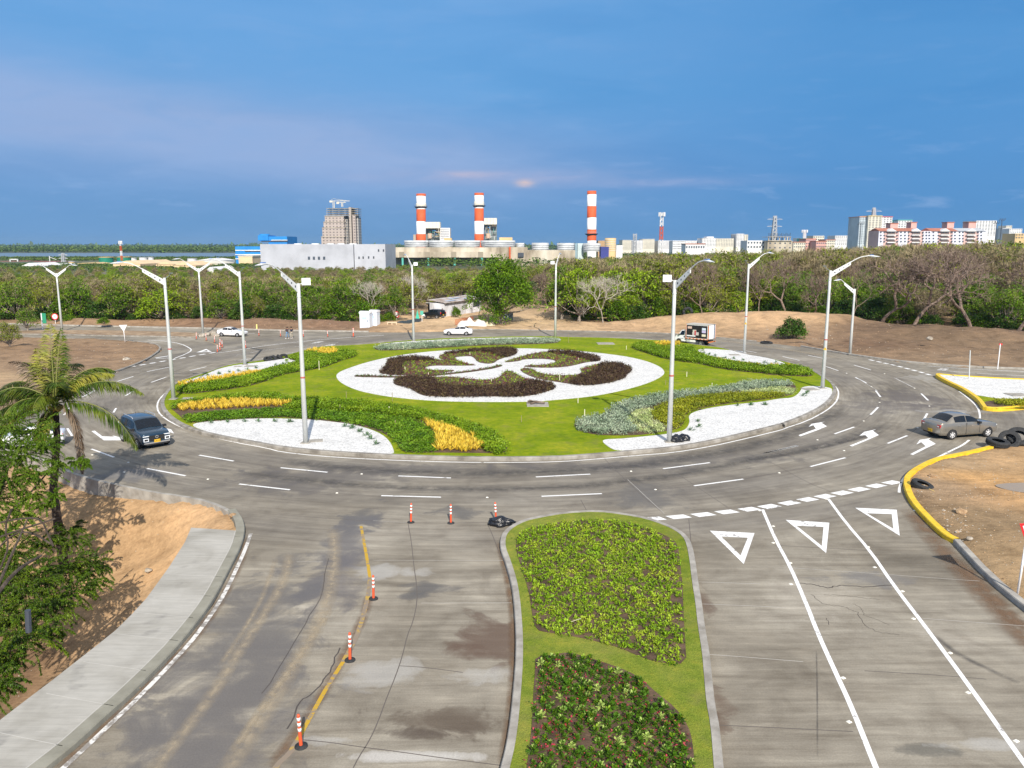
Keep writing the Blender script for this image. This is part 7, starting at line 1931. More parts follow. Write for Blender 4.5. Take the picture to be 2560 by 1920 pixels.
# the deep wood beyond reads as one canopy: one object
def canopy():
    nt=bpy.data.node_groups.new('wood_scatter','GeometryNodeTree')
    nt.interface.new_socket('Geometry',in_out='INPUT',socket_type='NodeSocketGeometry');nt.interface.new_socket('Geometry',in_out='OUTPUT',socket_type='NodeSocketGeometry')
    N=nt.nodes;gi=N.new('NodeGroupInput');go=N.new('NodeGroupOutput')
    join=N.new('GeometryNodeJoinGeometry');mp=N.new('GeometryNodeMeshToPoints');nt.links.new(gi.outputs[0],mp.inputs[0])
    ks=[k for g in(K_OL,K_GR,K_BR,K_TW)for k in g]
    idn=N.new('GeometryNodeInputNamedAttribute');idn.data_type='INT';idn.inputs[0].default_value='kind'
    sc=N.new('GeometryNodeInputNamedAttribute');sc.data_type='FLOAT_VECTOR';sc.inputs[0].default_value='size'
    ro=N.new('GeometryNodeInputNamedAttribute');ro.data_type='FLOAT_VECTOR';ro.inputs[0].default_value='turn'
    for i,k in enumerate(ks):
        for part in KIDMAP[KINDS[k][0].name]:
            if part.name.startswith('trunk'):continue
            cmp=N.new('FunctionNodeCompare');cmp.data_type='INT';cmp.operation='EQUAL';nt.links.new(idn.outputs[0],cmp.inputs[2]);cmp.inputs[3].default_value=k
            oi=N.new('GeometryNodeObjectInfo');oi.inputs[0].default_value=part;oi.transform_space='ORIGINAL'
            ip=N.new('GeometryNodeInstanceOnPoints');nt.links.new(mp.outputs[0],ip.inputs[0]);nt.links.new(cmp.outputs[0],ip.inputs['Selection']);nt.links.new(oi.outputs['Geometry'],ip.inputs['Instance'])
            nt.links.new(ro.outputs[0],ip.inputs['Rotation']);nt.links.new(sc.outputs[0],ip.inputs['Scale']);nt.links.new(ip.outputs[0],join.inputs[0])
    nt.links.new(join.outputs[0],go.inputs[0])
    me=bpy.data.meshes.new('distant_wood');me.from_pydata([(p[2],p[3],p[4]-.4)for p in stuffpts],[],[])
    a=me.attributes.new('kind','INT','POINT');a.data.foreach_set('value',[p[1]for p in stuffpts])
    a=me.attributes.new('size','FLOAT_VECTOR','POINT');a.data.foreach_set('vector',[v for p in stuffpts for v in(p[5],p[5],p[6])])
    a=me.attributes.new('turn','FLOAT_VECTOR','POINT');a.data.foreach_set('vector',[v for p in stuffpts for v in(0,0,rf_.uniform(0,6.28))])
    o=bpy.data.objects.new('distant_wood',me);COL.objects.link(o);md=o.modifiers.new('scatter','NODES');md.node_group=nt
    tag(o,'deep part of the wood merging into one canopy of green and brown crowns',kind='stuff')


canopy()
print('trees',cnt,'stuff',len(stuffpts),'bushes',nb)


# ------------------------------------------------------------------ coconut palm
def palm():
    q=G('S',131,1145,-1.0);zt=AT('S',119,872,q.y).z
    q.z=ground_z(q.x,q.y)-.05;H=zt-q.z;root=empty('palm_tree',q,0,'coconut palm with drooping fronds at the left','palm tree')
    top=Vector((AT('S',119,872,q.y).x-q.x,0,H))
    tm=pmat('palm_bark',[(.022,.016,.012),(.05,.036,.028),(.10,.08,.062)],3,.95,.7,9,stretch=(1,1,6))
    m=MB();pts=[Vector((0,0,-.3)),Vector((-.10,0,H*.25)),Vector((-.16,0,H*.5)),Vector((top.x*.8,0,H*.8)),top]
    pp=[];rs=[]
    for i in range(40):
        t=i/39*4;k=min(3,int(t));pp.append(pts[k].lerp(pts[k+1],t-k));rs.append((.24-.10*i/39)*(1.08 if i%2 else.97))
    m.tube(pp,rs,12);m.build('trunk',tm,root,True)
    gl=leafmat('palm_leaf',[(.035,.075,.008),(.075,.125,.012),(.17,.20,.025)],.4,.45,.3,1.2);yl_=leafmat('palm_leaf_yellow',[(.16,.19,.02),(.30,.30,.04),(.40,.36,.08)],.3,.5,.3,1.5)
    dr=leafmat('palm_leaf_dry',[(.14,.095,.065),(.24,.18,.13),(.34,.27,.21)],.35,.9,.1,2);stem=flatmat('frond_stem',(.20,.22,.05),.6)
    rn=random.Random(5)
    def frond(az,el,L,droop,mat,dens=1.0,w=.055,ll=.95,name='frond'):
        d=Vector((math.cos(az)*math.cos(el),math.sin(az)*math.cos(el),math.sin(el)));P=[];v=d.copy();p=top+d*.12;n=26
        for i in range(n+1):P.append(p.copy());v=(v+Vector((0,0,-droop/n*(1+1.6*i/n)))).normalized();p=p+v*L/n
        m=MB();m.tube(P,[.035*(1-.85*i/n)for i in range(n+1)],5,cap=False);fo=m.build(name,stem if mat is not dr else dr,root)
        V=[];side=d.cross(Vector((0,0,1))).normalized()
        for i in range(3,n+1):
            for s in range(int(6*dens)):
                u=rn.random();k=min(n-1,i-1);b=P[k].lerp(P[k+1],u);t=(P[k+1]-P[k]).normalized();f=i/n;le=ll*(math.sin(math.pi*min(1,f*.86+.12))**.7)*rn.uniform(.8,1.1)
                for sg in(1,-1):
                    dd=(side*sg*rn.uniform(.65,.9)+t*rn.uniform(.5,.85)+Vector((0,0,-rn.uniform(.05,.75)))).normalized();sp_=dd.cross(t).cross(dd).normalized()if rn.random()<.5 else Vector((0,0,1)).cross(dd).normalized()
                    mid=b+dd*le*.5;tip=b+dd*le+Vector((0,0,-le*rn.uniform(.12,.45)));V.append((tuple(b),tuple(mid+sp_*w/2),tuple(tip),tuple(mid-sp_*w/2)))
        link('leaflets',quads_mesh('leaflets',V),mat,fo)
    for az,el,L,dr_,mt in[(2,40,4.9,.85,gl),(-4,14,5.3,1.15,gl),(32,62,3.6,1.1,gl),(75,80,3.8,.3,gl),(112,80,4.1,.35,yl_),(150,62,3.6,.9,gl),(165,46,4.2,1.1,gl),(178,30,4.4,1.0,gl),(192,18,4.4,1.1,gl),(184,-2,4.2,.8,yl_),(202,50,3.6,1.3,gl),(228,36,3.0,1.3,gl),(270,50,2.2,1.3,gl),(60,45,4.0,1.1,gl),(122,40,4.0,1.1,gl),(95,55,4.0,.9,gl),(305,62,2.6,1.0,gl),(250,-32,2.0,.8,yl_),(18,56,3.4,.9,yl_),(140,70,3.2,.6,yl_)]:
        frond(R(az),R(el),L,dr_,mt)
    frond(R(-5),R(0),4.2,5.2,dr,.9,.05,.7,'dry_frond');frond(R(20),R(-10),3.6,5.0,dr,.9,.05,.6,'dry_frond');frond(R(160),R(62),3.8,.9,dr,1.0,.05,.8,'dry_frond');frond(R(140),R(38),3.6,1.1,dr,.9,.05,.8,'dry_frond');frond(R(230),R(-30),2.4,1.6,dr,.8,.05,.6,'dry_frond')
    cm=flatmat('coconut',(.32,.24,.05),.6)
    for k in range(5):
        a=4.0+k*.6;me=bpy.data.meshes.new('coconut');bm=bmesh.new();bmesh.ops.create_icosphere(bm,subdivisions=2,radius=.13);bm.to_mesh(me);bm.free();o=link('coconut',me,cm,root,True);o.location=top+Vector((.26*math.cos(a),.26*math.sin(a),-.18-.08*(k%2)));o.scale=(1,1,1.2)
    return root


palm()


# ------------------------------------------------------------------ feathery trees in the lower left corner
def feather_tree(name,loc,lumps,bpts,mat,nl,l,w,label,seed,bk,sprays=True):
    """lumps: list of (x, y, z, radius) relative to loc; bpts: branch polylines"""
    r=np.random.default_rng(seed);root=empty(name,loc,0,label,'tree');m=MB()
    for pts,ra,rb2 in bpts:
        L=smooth([Vector(p)for p in pts],False,2);n=len(L);m.tube(L,[ra+(rb2-ra)*i/(n-1)for i in range(n)],6)
    m.build('trunk',bk,root)
    V=[];T=[]
    for x,y,z,R_ in lumps:
        ns=int(42*R_**1.7)+12
        for k in range(ns):
            a=r.uniform(0,6.28);e=r.uniform(-.5,.9);d=Vector((math.cos(a)*math.cos(e),math.sin(a)*math.cos(e),math.sin(e)));p=Vector((x,y,z))+d*R_*r.uniform(.0,.75);dd=(d+Vector((0,0,.1))).normalized();Ls=R_*r.uniform(.5,.95);P=[];n=7
            for i in range(n+1):P.append(p.copy());dd=(dd+Vector((r.uniform(-.15,.15),r.uniform(-.15,.15),-.16))).normalized();p=p+dd*Ls/n
            T.append(P);pt=np.array([tuple(q_)for q_ in P]);k_=r.integers(0,n,nl);u=r.random(nl)[:,None];b=pt[k_]*(1-u)+pt[k_+1]*u
            dl=r.normal(0,.6,(nl,3))+(pt[-1]-pt[0])*.6;dl/=np.linalg.norm(dl,axis=1,keepdims=True);V.append(leaves(b,dl,l*r.uniform(.6,1.3,nl),w,.3,r=r))
    link('foliage',quads_mesh('foliage',np.concatenate(V)),mat,root)
    b=MB()
    for P in T[::2]:b.tube(P,[.012-.008*i/(len(P)-1)for i in range(len(P))],3,cap=False)
    b.build('twigs',bk,root);return root


def LOC(px,py,Y):return AT('S',px,py,Y)
M_fe=leafmat('feathery_leaf',[(.085,.165,.010),(.13,.235,.014),(.22,.33,.03)],.4,.5,.35,.8);M_fd=leafmat('dark_feathery_leaf',[(.04,.085,.004),(.08,.145,.006),(.16,.23,.012)],.5,.5,.25,.9)
base=Vector((-26.5,33.5,-1.8))
LM=[]
for px,py,Y,r_ in[(20,925,36,1.3),(78,935,36,1.0),(50,985,35.5,1.3),(95,965,35,.75),(-20,980,36,1.5),(20,1040,35,1.4),(80,1030,35,.9),(-20,1090,35,1.4),(45,1110,34.5,.9),(10,1150,34.5,.9),(128,1005,34.8,.5),(165,998,34.6,.4),(-60,930,36,1.5),(190,1002,34.5,.28),(-60,1040,35,1.5),(95,1090,34.5,.5),(70,1070,35,.7),(118,1070,34.5,.35)]:
    p=LOC(px,py,Y)-base;LM.append((p.x,p.y,p.z,r_))
f0=LOC(-40,1150,35)-base;f1=LOC(20,1000,35.5)-base;f2=LOC(120,1000,35)-base;f3=LOC(70,950,36)-base
feather_tree('feathery_tree',base,LM,[([(0,0,0),tuple(f0*.6),tuple(f0)],.22,.15),([tuple(f0),tuple(f0.lerp(f1,.6)+Vector((.2,0,.1))),tuple(f1)],.12,.04),([tuple(f0),tuple(f0.lerp(f2,.5)+Vector((0,0,-.4))),tuple(f2)],.09,.02),([tuple(f1),tuple(f3)],.05,.02)],M_fe,130,.075,.028,'light green feathery tree in front of the palm at the left edge',301,bark_d)
base=Vector((-17.0,21.5,-3.2));LM=[]
for px,py,Y,r_ in[(30,1190,27,.9),(90,1170,27.5,.6),(150,1160,28,.7),(150,1220,27,.9),(200,1215,27,.65),(90,1240,26.5,1.0),(20,1260,26,1.1),(150,1275,26,.8),(100,1310,25,.9),(40,1330,24.5,1.0),(-20,1330,24.5,1.0),(60,1380,23.5,.8),(-10,1410,23,.9),(10,1470,22,.45),(-40,1480,22,.8),(60,1270,26,1.0),(110,1355,24.5,.45),(-10,1220,27,1.1),(205,1250,26.5,.4),(-30,1270,25.5,1.2),(150,1140,28.3,.5),(20,1420,22.8,.45)]:
    Y=(CAM_H-.3)/math.tan(R(PITCH)+math.atan((py-829.5)/1700))+.4;p=LOC(px,py,Y)-base;LM.append((p.x,p.y,p.z-.15,r_*1.25))
g0=LOC(-20,1300,24)-base;g1=LOC(90,1200,27)-base;g2=LOC(60,1120,27)-base
feather_tree('dark_bush',base,LM,[([(0,0,0),tuple(g0)],.2,.12),([tuple(g0),tuple(g0.lerp(g1,.5)+Vector((0,0,.3))),tuple(g1)],.09,.03),([tuple(g0),tuple(g2)],.07,.02)],M_fd,130,.075,.032,'dark green bush filling the lower left corner',302,bark_d)
# dead branches above the bush
b=MB()
for L_ in([(-60,1150),(0,1128),(60,1118),(90,1122),(104,1155),(115,1180)],[(0,1160),(50,1142),(90,1130),(120,1120)],[(-20,1200),(30,1150),(70,1150),(110,1175)],[(0,1230),(20,1180),(10,1140),(25,1100)]):
    b.tube(smooth([LOC(x,y,27.3)for x,y in L_],False,1),.035,5)
tag(b.build('dead_branch',bark_d),'dead brown branch reaching over the sand below the feathery tree','branch')
o=MB().tube([LOC(62,1365,23.0),LOC(60,1318,23.0)],.09,8).build('wooden_post',flatmat('blue_grey_post',(.05,.06,.08)));tag(o,'short bluish post standing in the dark bush','post')
# ------------------------------------------------------------------ far buildings, built at their real distance and size
def cm(n,c,r_=.7):return bpy.data.materials.get(n)or pmat(n,[tuple(k*.85 for k in c),c,tuple(min(1,k*1.1)for k in c)],.12,r_,spec=.3)
def facade(n,wall,win,sx,sz,fx=.45,fz=.4):
    """wall with recessed dark openings on a regular grid, for blocks so far off that an opening is below a pixel"""
    m,t,b=bsdf(n);o=t.n('ShaderNodeTexCoord').outputs['Object'];sp=t.n('ShaderNodeSeparateXYZ');t.l(o,sp.inputs[0])
    h=t.m('ADD',sp.outputs[0],sp.outputs[1]);a=t.m('LESS_THAN',t.m('FRACT',t.m('DIVIDE',h,sx)),fx);c=t.m('LESS_THAN',t.m('FRACT',t.m('DIVIDE',sp.outputs[2],sz)),fz)
    col=t.mix(t.m('MULTIPLY',a,c),t.ramp(t.noise(o,.2,4),[(.3,tuple(k*.88 for k in wall)),(.7,wall)]),win);t.l(col,b.inputs['Base Color']);b.inputs['Roughness'].default_value=.8;return m
W_=cm('far_white',(.72,.72,.73));CR=cm('far_cream',(.66,.62,.52));GY=cm('far_grey',(.42,.44,.47));PK=cm('far_pink',(.62,.36,.32));RF=cm('far_red_roof',(.42,.16,.10));BU=cm('far_blue',(.02,.22,.58));DKg=cm('far_dark',(.06,.07,.09));TN=cm('far_tan',(.62,.44,.22));SD=cm('far_sand',(.74,.55,.34));GN=cm('far_green',(.02,.22,.14));TL=cm('far_teal',(.10,.42,.36));OR=cm('chimney_red',(.60,.11,.035));CW=cm('chimney_white',(.80,.80,.80));WIN=cm('far_window',(.08,.10,.13),.3)
CO=pmat('stained_concrete',[(.22,.18,.13),(.48,.42,.33),(.62,.57,.48)],.12,.9,detail=9,stretch=(1,1,.35))


def ext(fr,x0,y0,x1,y1,Y):
    a=AT(fr,x0,y0,Y);b=AT(fr,x1,y1,Y);return a.x,b.x,b.z,a.z


def block(fr,x0,y0,x1,y1,Y,D,mat,label,name='building',cat_='building',cols=0,rows=0,roof=None,base=0.0,group=None,par=None,part='wall',wm=None,wf=(.5,.5)):
    X0,X1,zb,zt=ext(fr,x0,y0,x1,y1,Y);zb=base if base is not None else zb
    cx=(X0+X1)/2;root=par or empty(name,(cx,Y,0),0,label,cat_,group);ox,oy=root.location.x,root.location.y
    w=MB().bx(X0-ox,X1-ox,Y-oy,Y-oy+D,zb,zt).build(part,mat,root)
    if roof:MB().bx(X0-ox-.4,X1-ox+.4,Y-oy-.4,Y-oy+D+.4,zt,zt+(X1-X0)*.02+.4).build('roof',roof,root)
    if cols:
        zv=max(zb,zt-(zt-AT(fr,x0,y1,Y).z));ww=(X1-X0)/cols;wh=(zt-zv)/rows
        me=MB().bx(-ww*wf[0]/2,ww*wf[0]/2,-.12,.05,-wh*wf[1]/2,wh*wf[1]/2).mesh('window');me.materials.append(wm or WIN)
        for i in range(cols):
            for j in range(rows):
                o=bpy.data.objects.new('window',me);COL.objects.link(o);o.parent=root;o.location=(X0-ox+ww*(i+.5),Y-oy,zt-wh*(j+.5))
    return root


def cyl(root,fr,xc0,xc1,y0,y1,Y,mat,part,taper=0.0,n=24,zb=None,lip=False):
    X0,X1,z1,z0=ext(fr,xc0,y0,xc1,y1,Y);z1=z1 if zb is None else zb;r=(X1-X0)/2;c=((X0+X1)/2-root.location.x,Y+r-root.location.y,0)
    return MB().lathe([(r*(1-taper),z1),(r,z0),(r*.93,z0),(r*.93,z0-.3),(0,z0-.35)],c,n).build(part,mat,root,not lip)


# grey warehouse and blue factory
wh_=block('T1',473,686,1712,1010,452,40,cm('warehouse_grey',(.44,.46,.51)),'long pale grey warehouse with a flat front','warehouse','warehouse')
block('T1',1712,686,2130,1000,451.6,40,cm('warehouse_grey2',(.46,.48,.53)),None,par=wh_)
for x,y in((1118,865),(1183,865),(1250,865),(1318,865)):block('T1',x-15,y-15,x+15,y+25,451.8,.3,WIN,None,par=wh_,part='window',base=None)
for x,y in((2035,768),(2100,768),(1777,864),(1832,862),(1904,860),(1970,860)):block('T1',x-9,y-14,x+9,y+14,451.3,.3,DKg,None,par=wh_,part='window',base=None)
for x in(960,1190,1390,1530,1690):cyl(wh_,'T1',x-50,x+50,678,690,470,CW,'roof_vent')
fb=block('T1',145,716,500,880,620,30,BU,'blue factory block with white floor bands at the left of the warehouse','factory','factory')
for y in(763,820,876):block('T1',145,y,500,y+9,619.5,.5,CW,None,par=fb,part='floor_band',base=None)
for y in(772,829):block('T1',275,y,500,y+16,619.6,.3,DKg,None,par=fb,part='opening',base=None)
f2=block('T1',583,585,833,690,640,30,BU,'upper blue factory block with a rounded roof','factory','factory')
block('T1',445,570,583,640,639,20,BU,None,par=f2,base=None);cyl(f2,'T1',447,583,552,645,641,BU,'tank');block('T1',620,630,835,637,639.4,.5,CW,None,par=f2,part='floor_band',base=None);block('T1',490,640,833,656,639.6,.3,DKg,None,par=f2,part='opening',base=None)
block('T1',190,850,375,910,600,20,SD,'small cream roofed shed before the blue factory','shed','shed',roof=CR)

# tower under construction with two cranes
TF=facade('tower_facade',(.46,.39,.355),(.14,.12,.12),3.9,3.1,.42,.38)
tw_=empty('tower_block',(AT('T1',1530,600,900).x,900,0),0,'tall stepped tower under construction','tower')
for x0,x1,y0,y1 in((1280,1590,585,800),(1292,1590,465,585),(1308,1585,390,465),(1325,1580,312,390)):block('T1',x0,y0,x1,y1,900,26,TF,None,par=tw_,base=None);block('T1',x0-3,y0,x1+3,y0+6,899.4,27,CO,None,par=tw_,part='slab',base=None)
block('T1',1590,330,1645,800,906,20,facade('tower_gap',(.36,.34,.32),(.08,.09,.11),3.0,3.1,.5,.6),None,par=tw_,base=None)
block('T1',1640,200,1690,800,899,22,facade('tower_core',(.44,.38,.33),(.20,.17,.15),2.5,3.1,.3,.4),None,par=tw_,part='core',base=None);block('T1',1690,300,1745,800,900,22,TF,None,par=tw_,base=None);block('T1',1745,330,1780,800,904,18,facade('tower_edge',(.42,.40,.38),(.10,.10,.12),2.0,3.1,.5,.55),None,par=tw_,base=None)
for y in(215,240,265,290,310):block('T1',1345,y,1765,y+4,901,22,CO,None,par=tw_,part='slab',base=None)
for k in range(16):block('T1',1348+k*27,212,1354+k*27,315,901+(k%3)*8,1,GY,None,par=tw_,part='column',base=None)
for x,yt,yb,j0,j1,lab in((1445,118,210,1390,1655,'pale tower crane on the left of the unfinished tower'),(1557,138,195,1480,1605,'smaller crane on the right of the unfinished tower')):
    c=empty('tower_crane',(AT('T1',x,yb,905).x,905,AT('T1',x,yb,905).z),0,lab,'crane');zo=AT('T1',x,yb,905).z;H=AT('T1',x,yt,905).z-zo
    m=MB()
    for sx in(-.8,.8):m.bx(sx-.22,sx+.22,-.2,.2,0,H)
    for k in range(6):m.tube([(-.8,0,H*k/6),(.8,0,H*(k+1)/6)],.15,4)
    m.build('mast',CR,c);a=AT('T1',j0,yt,905).x-c.location.x;b=AT('T1',j1,yt,905).x-c.location.x
    m=MB();m.bx(a,b,-.3,.3,H-.2,H+.3);m.tube([(a,0,H+.2),(0,0,H+2.6),(b*.8,0,H+.3)],.14,4);m.bx(a,a+3,-.6,.6,H-1.6,H-.2);m.build('jib',CR,c)

# power station: deck, drums, chimneys, boilers
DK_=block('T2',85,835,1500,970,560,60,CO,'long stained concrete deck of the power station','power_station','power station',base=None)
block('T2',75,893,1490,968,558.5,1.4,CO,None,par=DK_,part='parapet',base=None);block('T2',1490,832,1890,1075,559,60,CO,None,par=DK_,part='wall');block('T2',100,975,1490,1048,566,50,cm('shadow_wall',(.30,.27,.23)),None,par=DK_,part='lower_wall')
block('T2',1890,872,2212,1010,561,40,CO,None,par=DK_);block('T3',500,872,830,1000,562,40,CO,None,par=DK_)
for x in(245,583,930,1287):block('T2',x-13,972,x+13,1090,558,1.4,TL,None,par=DK_,part='column')
for x in(205,545,890,1245):block('T2',x-6,893,x+60,966,558.0,.6,cm('stain',(.30,.26,.2)),None,par=DK_,part='panel',base=None)
block('T2',1645,828,1668,1000,557.8,1,OR,None,par=DK_,part='red_stair',base=None);block('T2',1765,905,1840,960,557.8,1,DKg,None,par=DK_,part='opening',base=None)
DR=pmat('drum_grey',[(.34,.36,.37),(.50,.53,.55),(.60,.62,.64)],.2,.6,stretch=(1,1,3))
for fr,x0,x1,y0,y1,Y,lab in[('T2',243,572,742,830,572,'leftmost wide grey fan drum on the power station deck'),('T2',572,908,742,830,572,'second wide grey fan drum, right of the first chimney'),('T2',908,1262,742,830,572,'third wide grey fan drum, under the second chimney'),('T2',1262,1730,742,830,570,'widest grey fan drum at the right of the deck'),('T2',1732,1850,776,845,590,'small ribbed drum at the right end of the deck'),('T3',262,490,774,880,575,'ribbed grey drum right of the deck'),('T3',598,832,777,880,575,'middle ribbed grey drum left of the third chimney'),('T3',945,1178,780,890,575,'ribbed grey drum at the foot of the third chimney')]:
    r=empty('cooling_drum',(AT(fr,(x0+x1)/2,y0,Y).x,Y,0),0,lab,'cooling drum');cyl(r,fr,x0,x1,y0,y1,Y,DR,'shell',.04)
    for k in range(1,4):yy=y0+(y1-y0)*k/4;X0,X1,zb,zt=ext(fr,x0,yy,x1,yy+3,Y);R_=(X1-X0)/2;MB().lathe([(R_+.05,zt-.25),(R_+.25,zt-.25),(R_+.25,zt),(R_+.05,zt)],(0,R_,0),24).build('rib',GY,r)
for fr,x0,x1,bands,plats,Y,lab in[('T2',417,545,[(125,155,OR),(155,250,CW),(250,300,CR),(300,330,CW),(330,490,OR),(490,658,CW),(658,745,OR)],[(300,1.35)],600,'left red and white chimney with a ring platform'),('T2',1187,1312,[(115,147,OR),(147,228,CW),(228,282,CR),(282,318,CW),(318,487,OR),(487,658,CW),(658,745,OR)],[(285,1.38)],600,'middle red and white chimney with a ring platform'),('T3',995,1116,[(88,133,OR),(133,290,CW),(290,440,OR),(440,597,CW),(597,745,OR),(745,790,CW)],[(658,1.45)],600,'right red and white chimney, standing alone')]:
    r=empty('chimney',(AT(fr,(x0+x1)/2,400,Y).x,Y,0),0,lab,'chimney')
    for i,(a,b,m_)in enumerate(bands):
        k=3 if m_ is CR else 0;cyl(r,fr,x0-k,x1+k,a,b,Y-k*.05,m_,'band')
    X0,X1,zb,zt=ext(fr,x0,bands[-1][1],x1,bands[-1][1]+1,Y);cyl(r,fr,x0,x1,bands[-1][1],bands[-1][1]+1,Y,bands[-1][2],'base',zb=0)
    for py,k in plats:
        X0,X1,z1,z0=ext(fr,x0,py,x1,py+6,Y);R_=(X1-X0)/2;MB().lathe([(R_,z0-1.0),(R_*k,z0),(R_*k,z0+.3),(R_,z0+.3)],(0,R_,0),24).build('platform',DKg,r)
        MB().lathe([(R_*k,z0+1.3),(R_*k+.1,z0+1.3),(R_*k+.1,z0+1.5),(R_*k,z0+1.5)],(0,R_,0),24).build('railing',GY,r)
rm=random.Random(3)
for x0,x1,yt,yb,lo,lab in((548,735,500,582,735,'boiler with white boxes and pipework beside the left chimney'),(1318,1485,448,532,735,'boiler with white boxes and pipework beside the middle chimney')):
    r=block('T2',x0,yt,x1,yb,606,10,cm('boiler_cream',(.70,.66,.56)),lab,'boiler','boiler',base=None)
    for k in range(1,4):block('T2',x0+(x1-x0)*k/4-2,yt,x0+(x1-x0)*k/4+2,yb,605.4,.5,GY,None,par=r,part='seam',base=None)
    block('T2',x0,yb,x1,lo,612,6,cm('machinery_dark',(.16,.20,.20)),None,par=r,part='core',base=0)
    for k in range(26):
        x=rm.uniform(x0,x1-12);y=rm.uniform(yb,lo-40);v=rm.random()<.6;block('T2',x,y,x+(5 if v else rm.uniform(20,60)),y+(rm.uniform(30,90)if v else 5),604+rm.random()*5,.8,rm.choice([GY,TN,TL,BU,CR,DKg,W_]),None,par=r,part='pipe',base=None)
    cyl(r,'T2',x0+25,x0+80,650,715,603,cm('vessel',(.45,.34,.25)),'vessel')
lv=block('T2',735,578,868,735,612,12,W_,'white louvred cooling block right of the left boiler','cooling_block','building')
for k in range(6):block('T2',745,596+k*22,858,602+k*22,611.5,.5,GY,None,par=lv,part='louvre',base=None)
for a in[('T2',1520,703,1690,740,596,6,TN,'low tan box at the right of the middle boiler','building'),('T2',790,712,890,740,596,6,TN,'low tan box below the louvred block','building'),('T2',385,665,418,740,598,5,cm('brown_box',(.4,.33,.26)),'small brown housing left of the left chimney','building'),('T3',830,780,866,880,585,10,cm('slate',(.25,.36,.42)),'slate coloured block left of the third chimney','building'),('T3',866,780,942,880,584,10,cm('pale_teal',(.50,.60,.62)),'pale block left of the third chimney','building'),('T3',1172,825,1275,890,560,10,cm('navy',(.05,.06,.25)),'dark blue shed right of the third chimney','shed'),('T3',1135,745,1230,830,610,10,cm('rust_frame',(.42,.28,.16)),'rust coloured plant frame right of the third chimney','frame'),('T3',1375,806,1455,890,640,16,W_,'low white shed left of the apartment row','shed')]:block(*a)
r=empty('storage_tank',(AT('T3',1305,710,570).x,570,0),0,'tan banded storage tank right of the third chimney','tank');cyl(r,'T3',1232,1377,712,890,570,TN,'shell',0,zb=0)
for k in range(7):X0,X1,z1,z0=ext('T3',1232,730+24*k,1377,733+24*k,570);R_=(X1-X0)/2;MB().lathe([(R_+.03,z0-.4),(R_+.2,z0-.4),(R_+.2,z0),(R_+.03,z0)],(0,R_,0),24).build('rib',CR,r)

# town on the right: (frame, x0, y top, x1, y bottom, distance, depth, wall, label, columns, rows, roof)
TOWN=[('T3',1455,738,1570,875,1000,30,CR,'cream apartment row behind the tan tank',9,8,None),('T3',1570,742,1720,870,1010,30,W_,'white apartment row with a mast on its roof',9,8,None),('T3',1720,724,1875,855,1020,30,CR,'taller cream apartment row left of the lattice mast',10,8,None),('T3',1926,744,2120,855,1020,30,W_,'white apartment row behind the foot of the lattice mast',12,7,None),('T3',2122,746,2330,850,1030,30,CR,'cream apartment row right of the lattice mast',12,6,None),('T4',165,532,395,600,800,20,W_,'low white building with a brick red roof',8,1,RF),('T4',362,458,525,560,950,25,W_,'white apartment block left half of a pair',9,6,None),('T4',527,462,740,560,955,25,CR,'pale apartment block right half of a pair',11,6,None),('T4',418,440,500,460,952,15,W_,'roof structure on the left apartment block',0,0,None),('T4',778,405,860,560,960,25,W_,'slim white tower with grey balconies',5,10,None),('T4',858,415,908,560,965,25,CR,'cream side wing of the slim tower',2,10,None),('T4',765,420,779,560,962,20,GY,'grey edge of the slim tower',0,0,None),('T4',905,487,1145,590,700,20,W_,'low plain white block right of the slim tower',7,2,None),('T4',1462,510,1600,580,720,18,CR,'small house with an orange tiled roof left of the reddish cluster',6,2,RF),('T4',1612,470,1725,575,740,18,PK,'salmon coloured house in the middle of the reddish cluster',5,3,RF),('T4',1700,430,1825,520,800,18,CR,'cream house rising behind the reddish cluster',5,3,None),('T4',1735,500,1850,580,725,18,PK,'brick coloured house right of the salmon house',5,2,RF),('T4',1850,482,1955,570,735,18,CR,'house with a bright orange roof at the right of the cluster',5,3,RF),('T4',1545,460,1640,500,760,10,TL,'house with a teal roof behind the reddish cluster',0,0,None),('T4',1500,458,1545,520,770,10,W_,'small white house beside the teal roof',2,2,None),('T4',1962,428,2100,545,900,22,W_,'white mid rise block left of the grey pair',6,7,None),('T4',2145,450,2185,540,905,22,GY,'grey narrow block left of the big white tower',2,6,None),('T5',160,442,222,535,910,22,CR,'pale narrow block left of the big white tower',3,6,None),('T5',238,205,355,530,800,26,cm('grey_blue_wall',(.48,.55,.60)),'shaded grey blue wing of the big white tower',5,16,cm('o',(.6,.3,.2))),('T5',345,195,480,530,796,26,CR,'middle wing of the big white tower with a yellow cap',4,16,cm('yellow_cap',(.65,.5,.2))),('T5',484,205,605,530,800,26,W_,'right wing of the big white tower with a red cap',4,16,cm('red_cap',(.55,.12,.12))),('T5',612,262,700,370,860,20,cm('teal_wall',(.35,.50,.50)),'teal capped block behind the pink apartments',3,5,TL),('T5',702,245,858,370,850,20,W_,'white tower with a teal cap behind the pink apartments',5,6,TL),('T5',1642,248,1866,430,800,24,W_,'white balconied tower right of the pink apartments',7,11,None),('T5',1632,258,1644,420,802,20,TL,'dark teal edge of the white balconied tower',0,0,None),('T5',1955,340,2038,440,900,20,GY,'grey block near the right edge',3,5,None),('T5',1998,308,2066,345,905,15,CR,'pale upper block near the right edge',3,2,None),('T5',2038,345,2185,420,880,20,W_,'white stepped block near the right edge',7,4,None),('T5',2110,402,2300,470,760,20,TN,'ochre building at the right edge of the photo',6,2,None),('T4',10,488,160,600,960,22,W_,'white row left of the red roofed building',10,4,None),('T4',160,488,305,530,970,22,W_,'white row behind the red roofed building',9,3,None)]
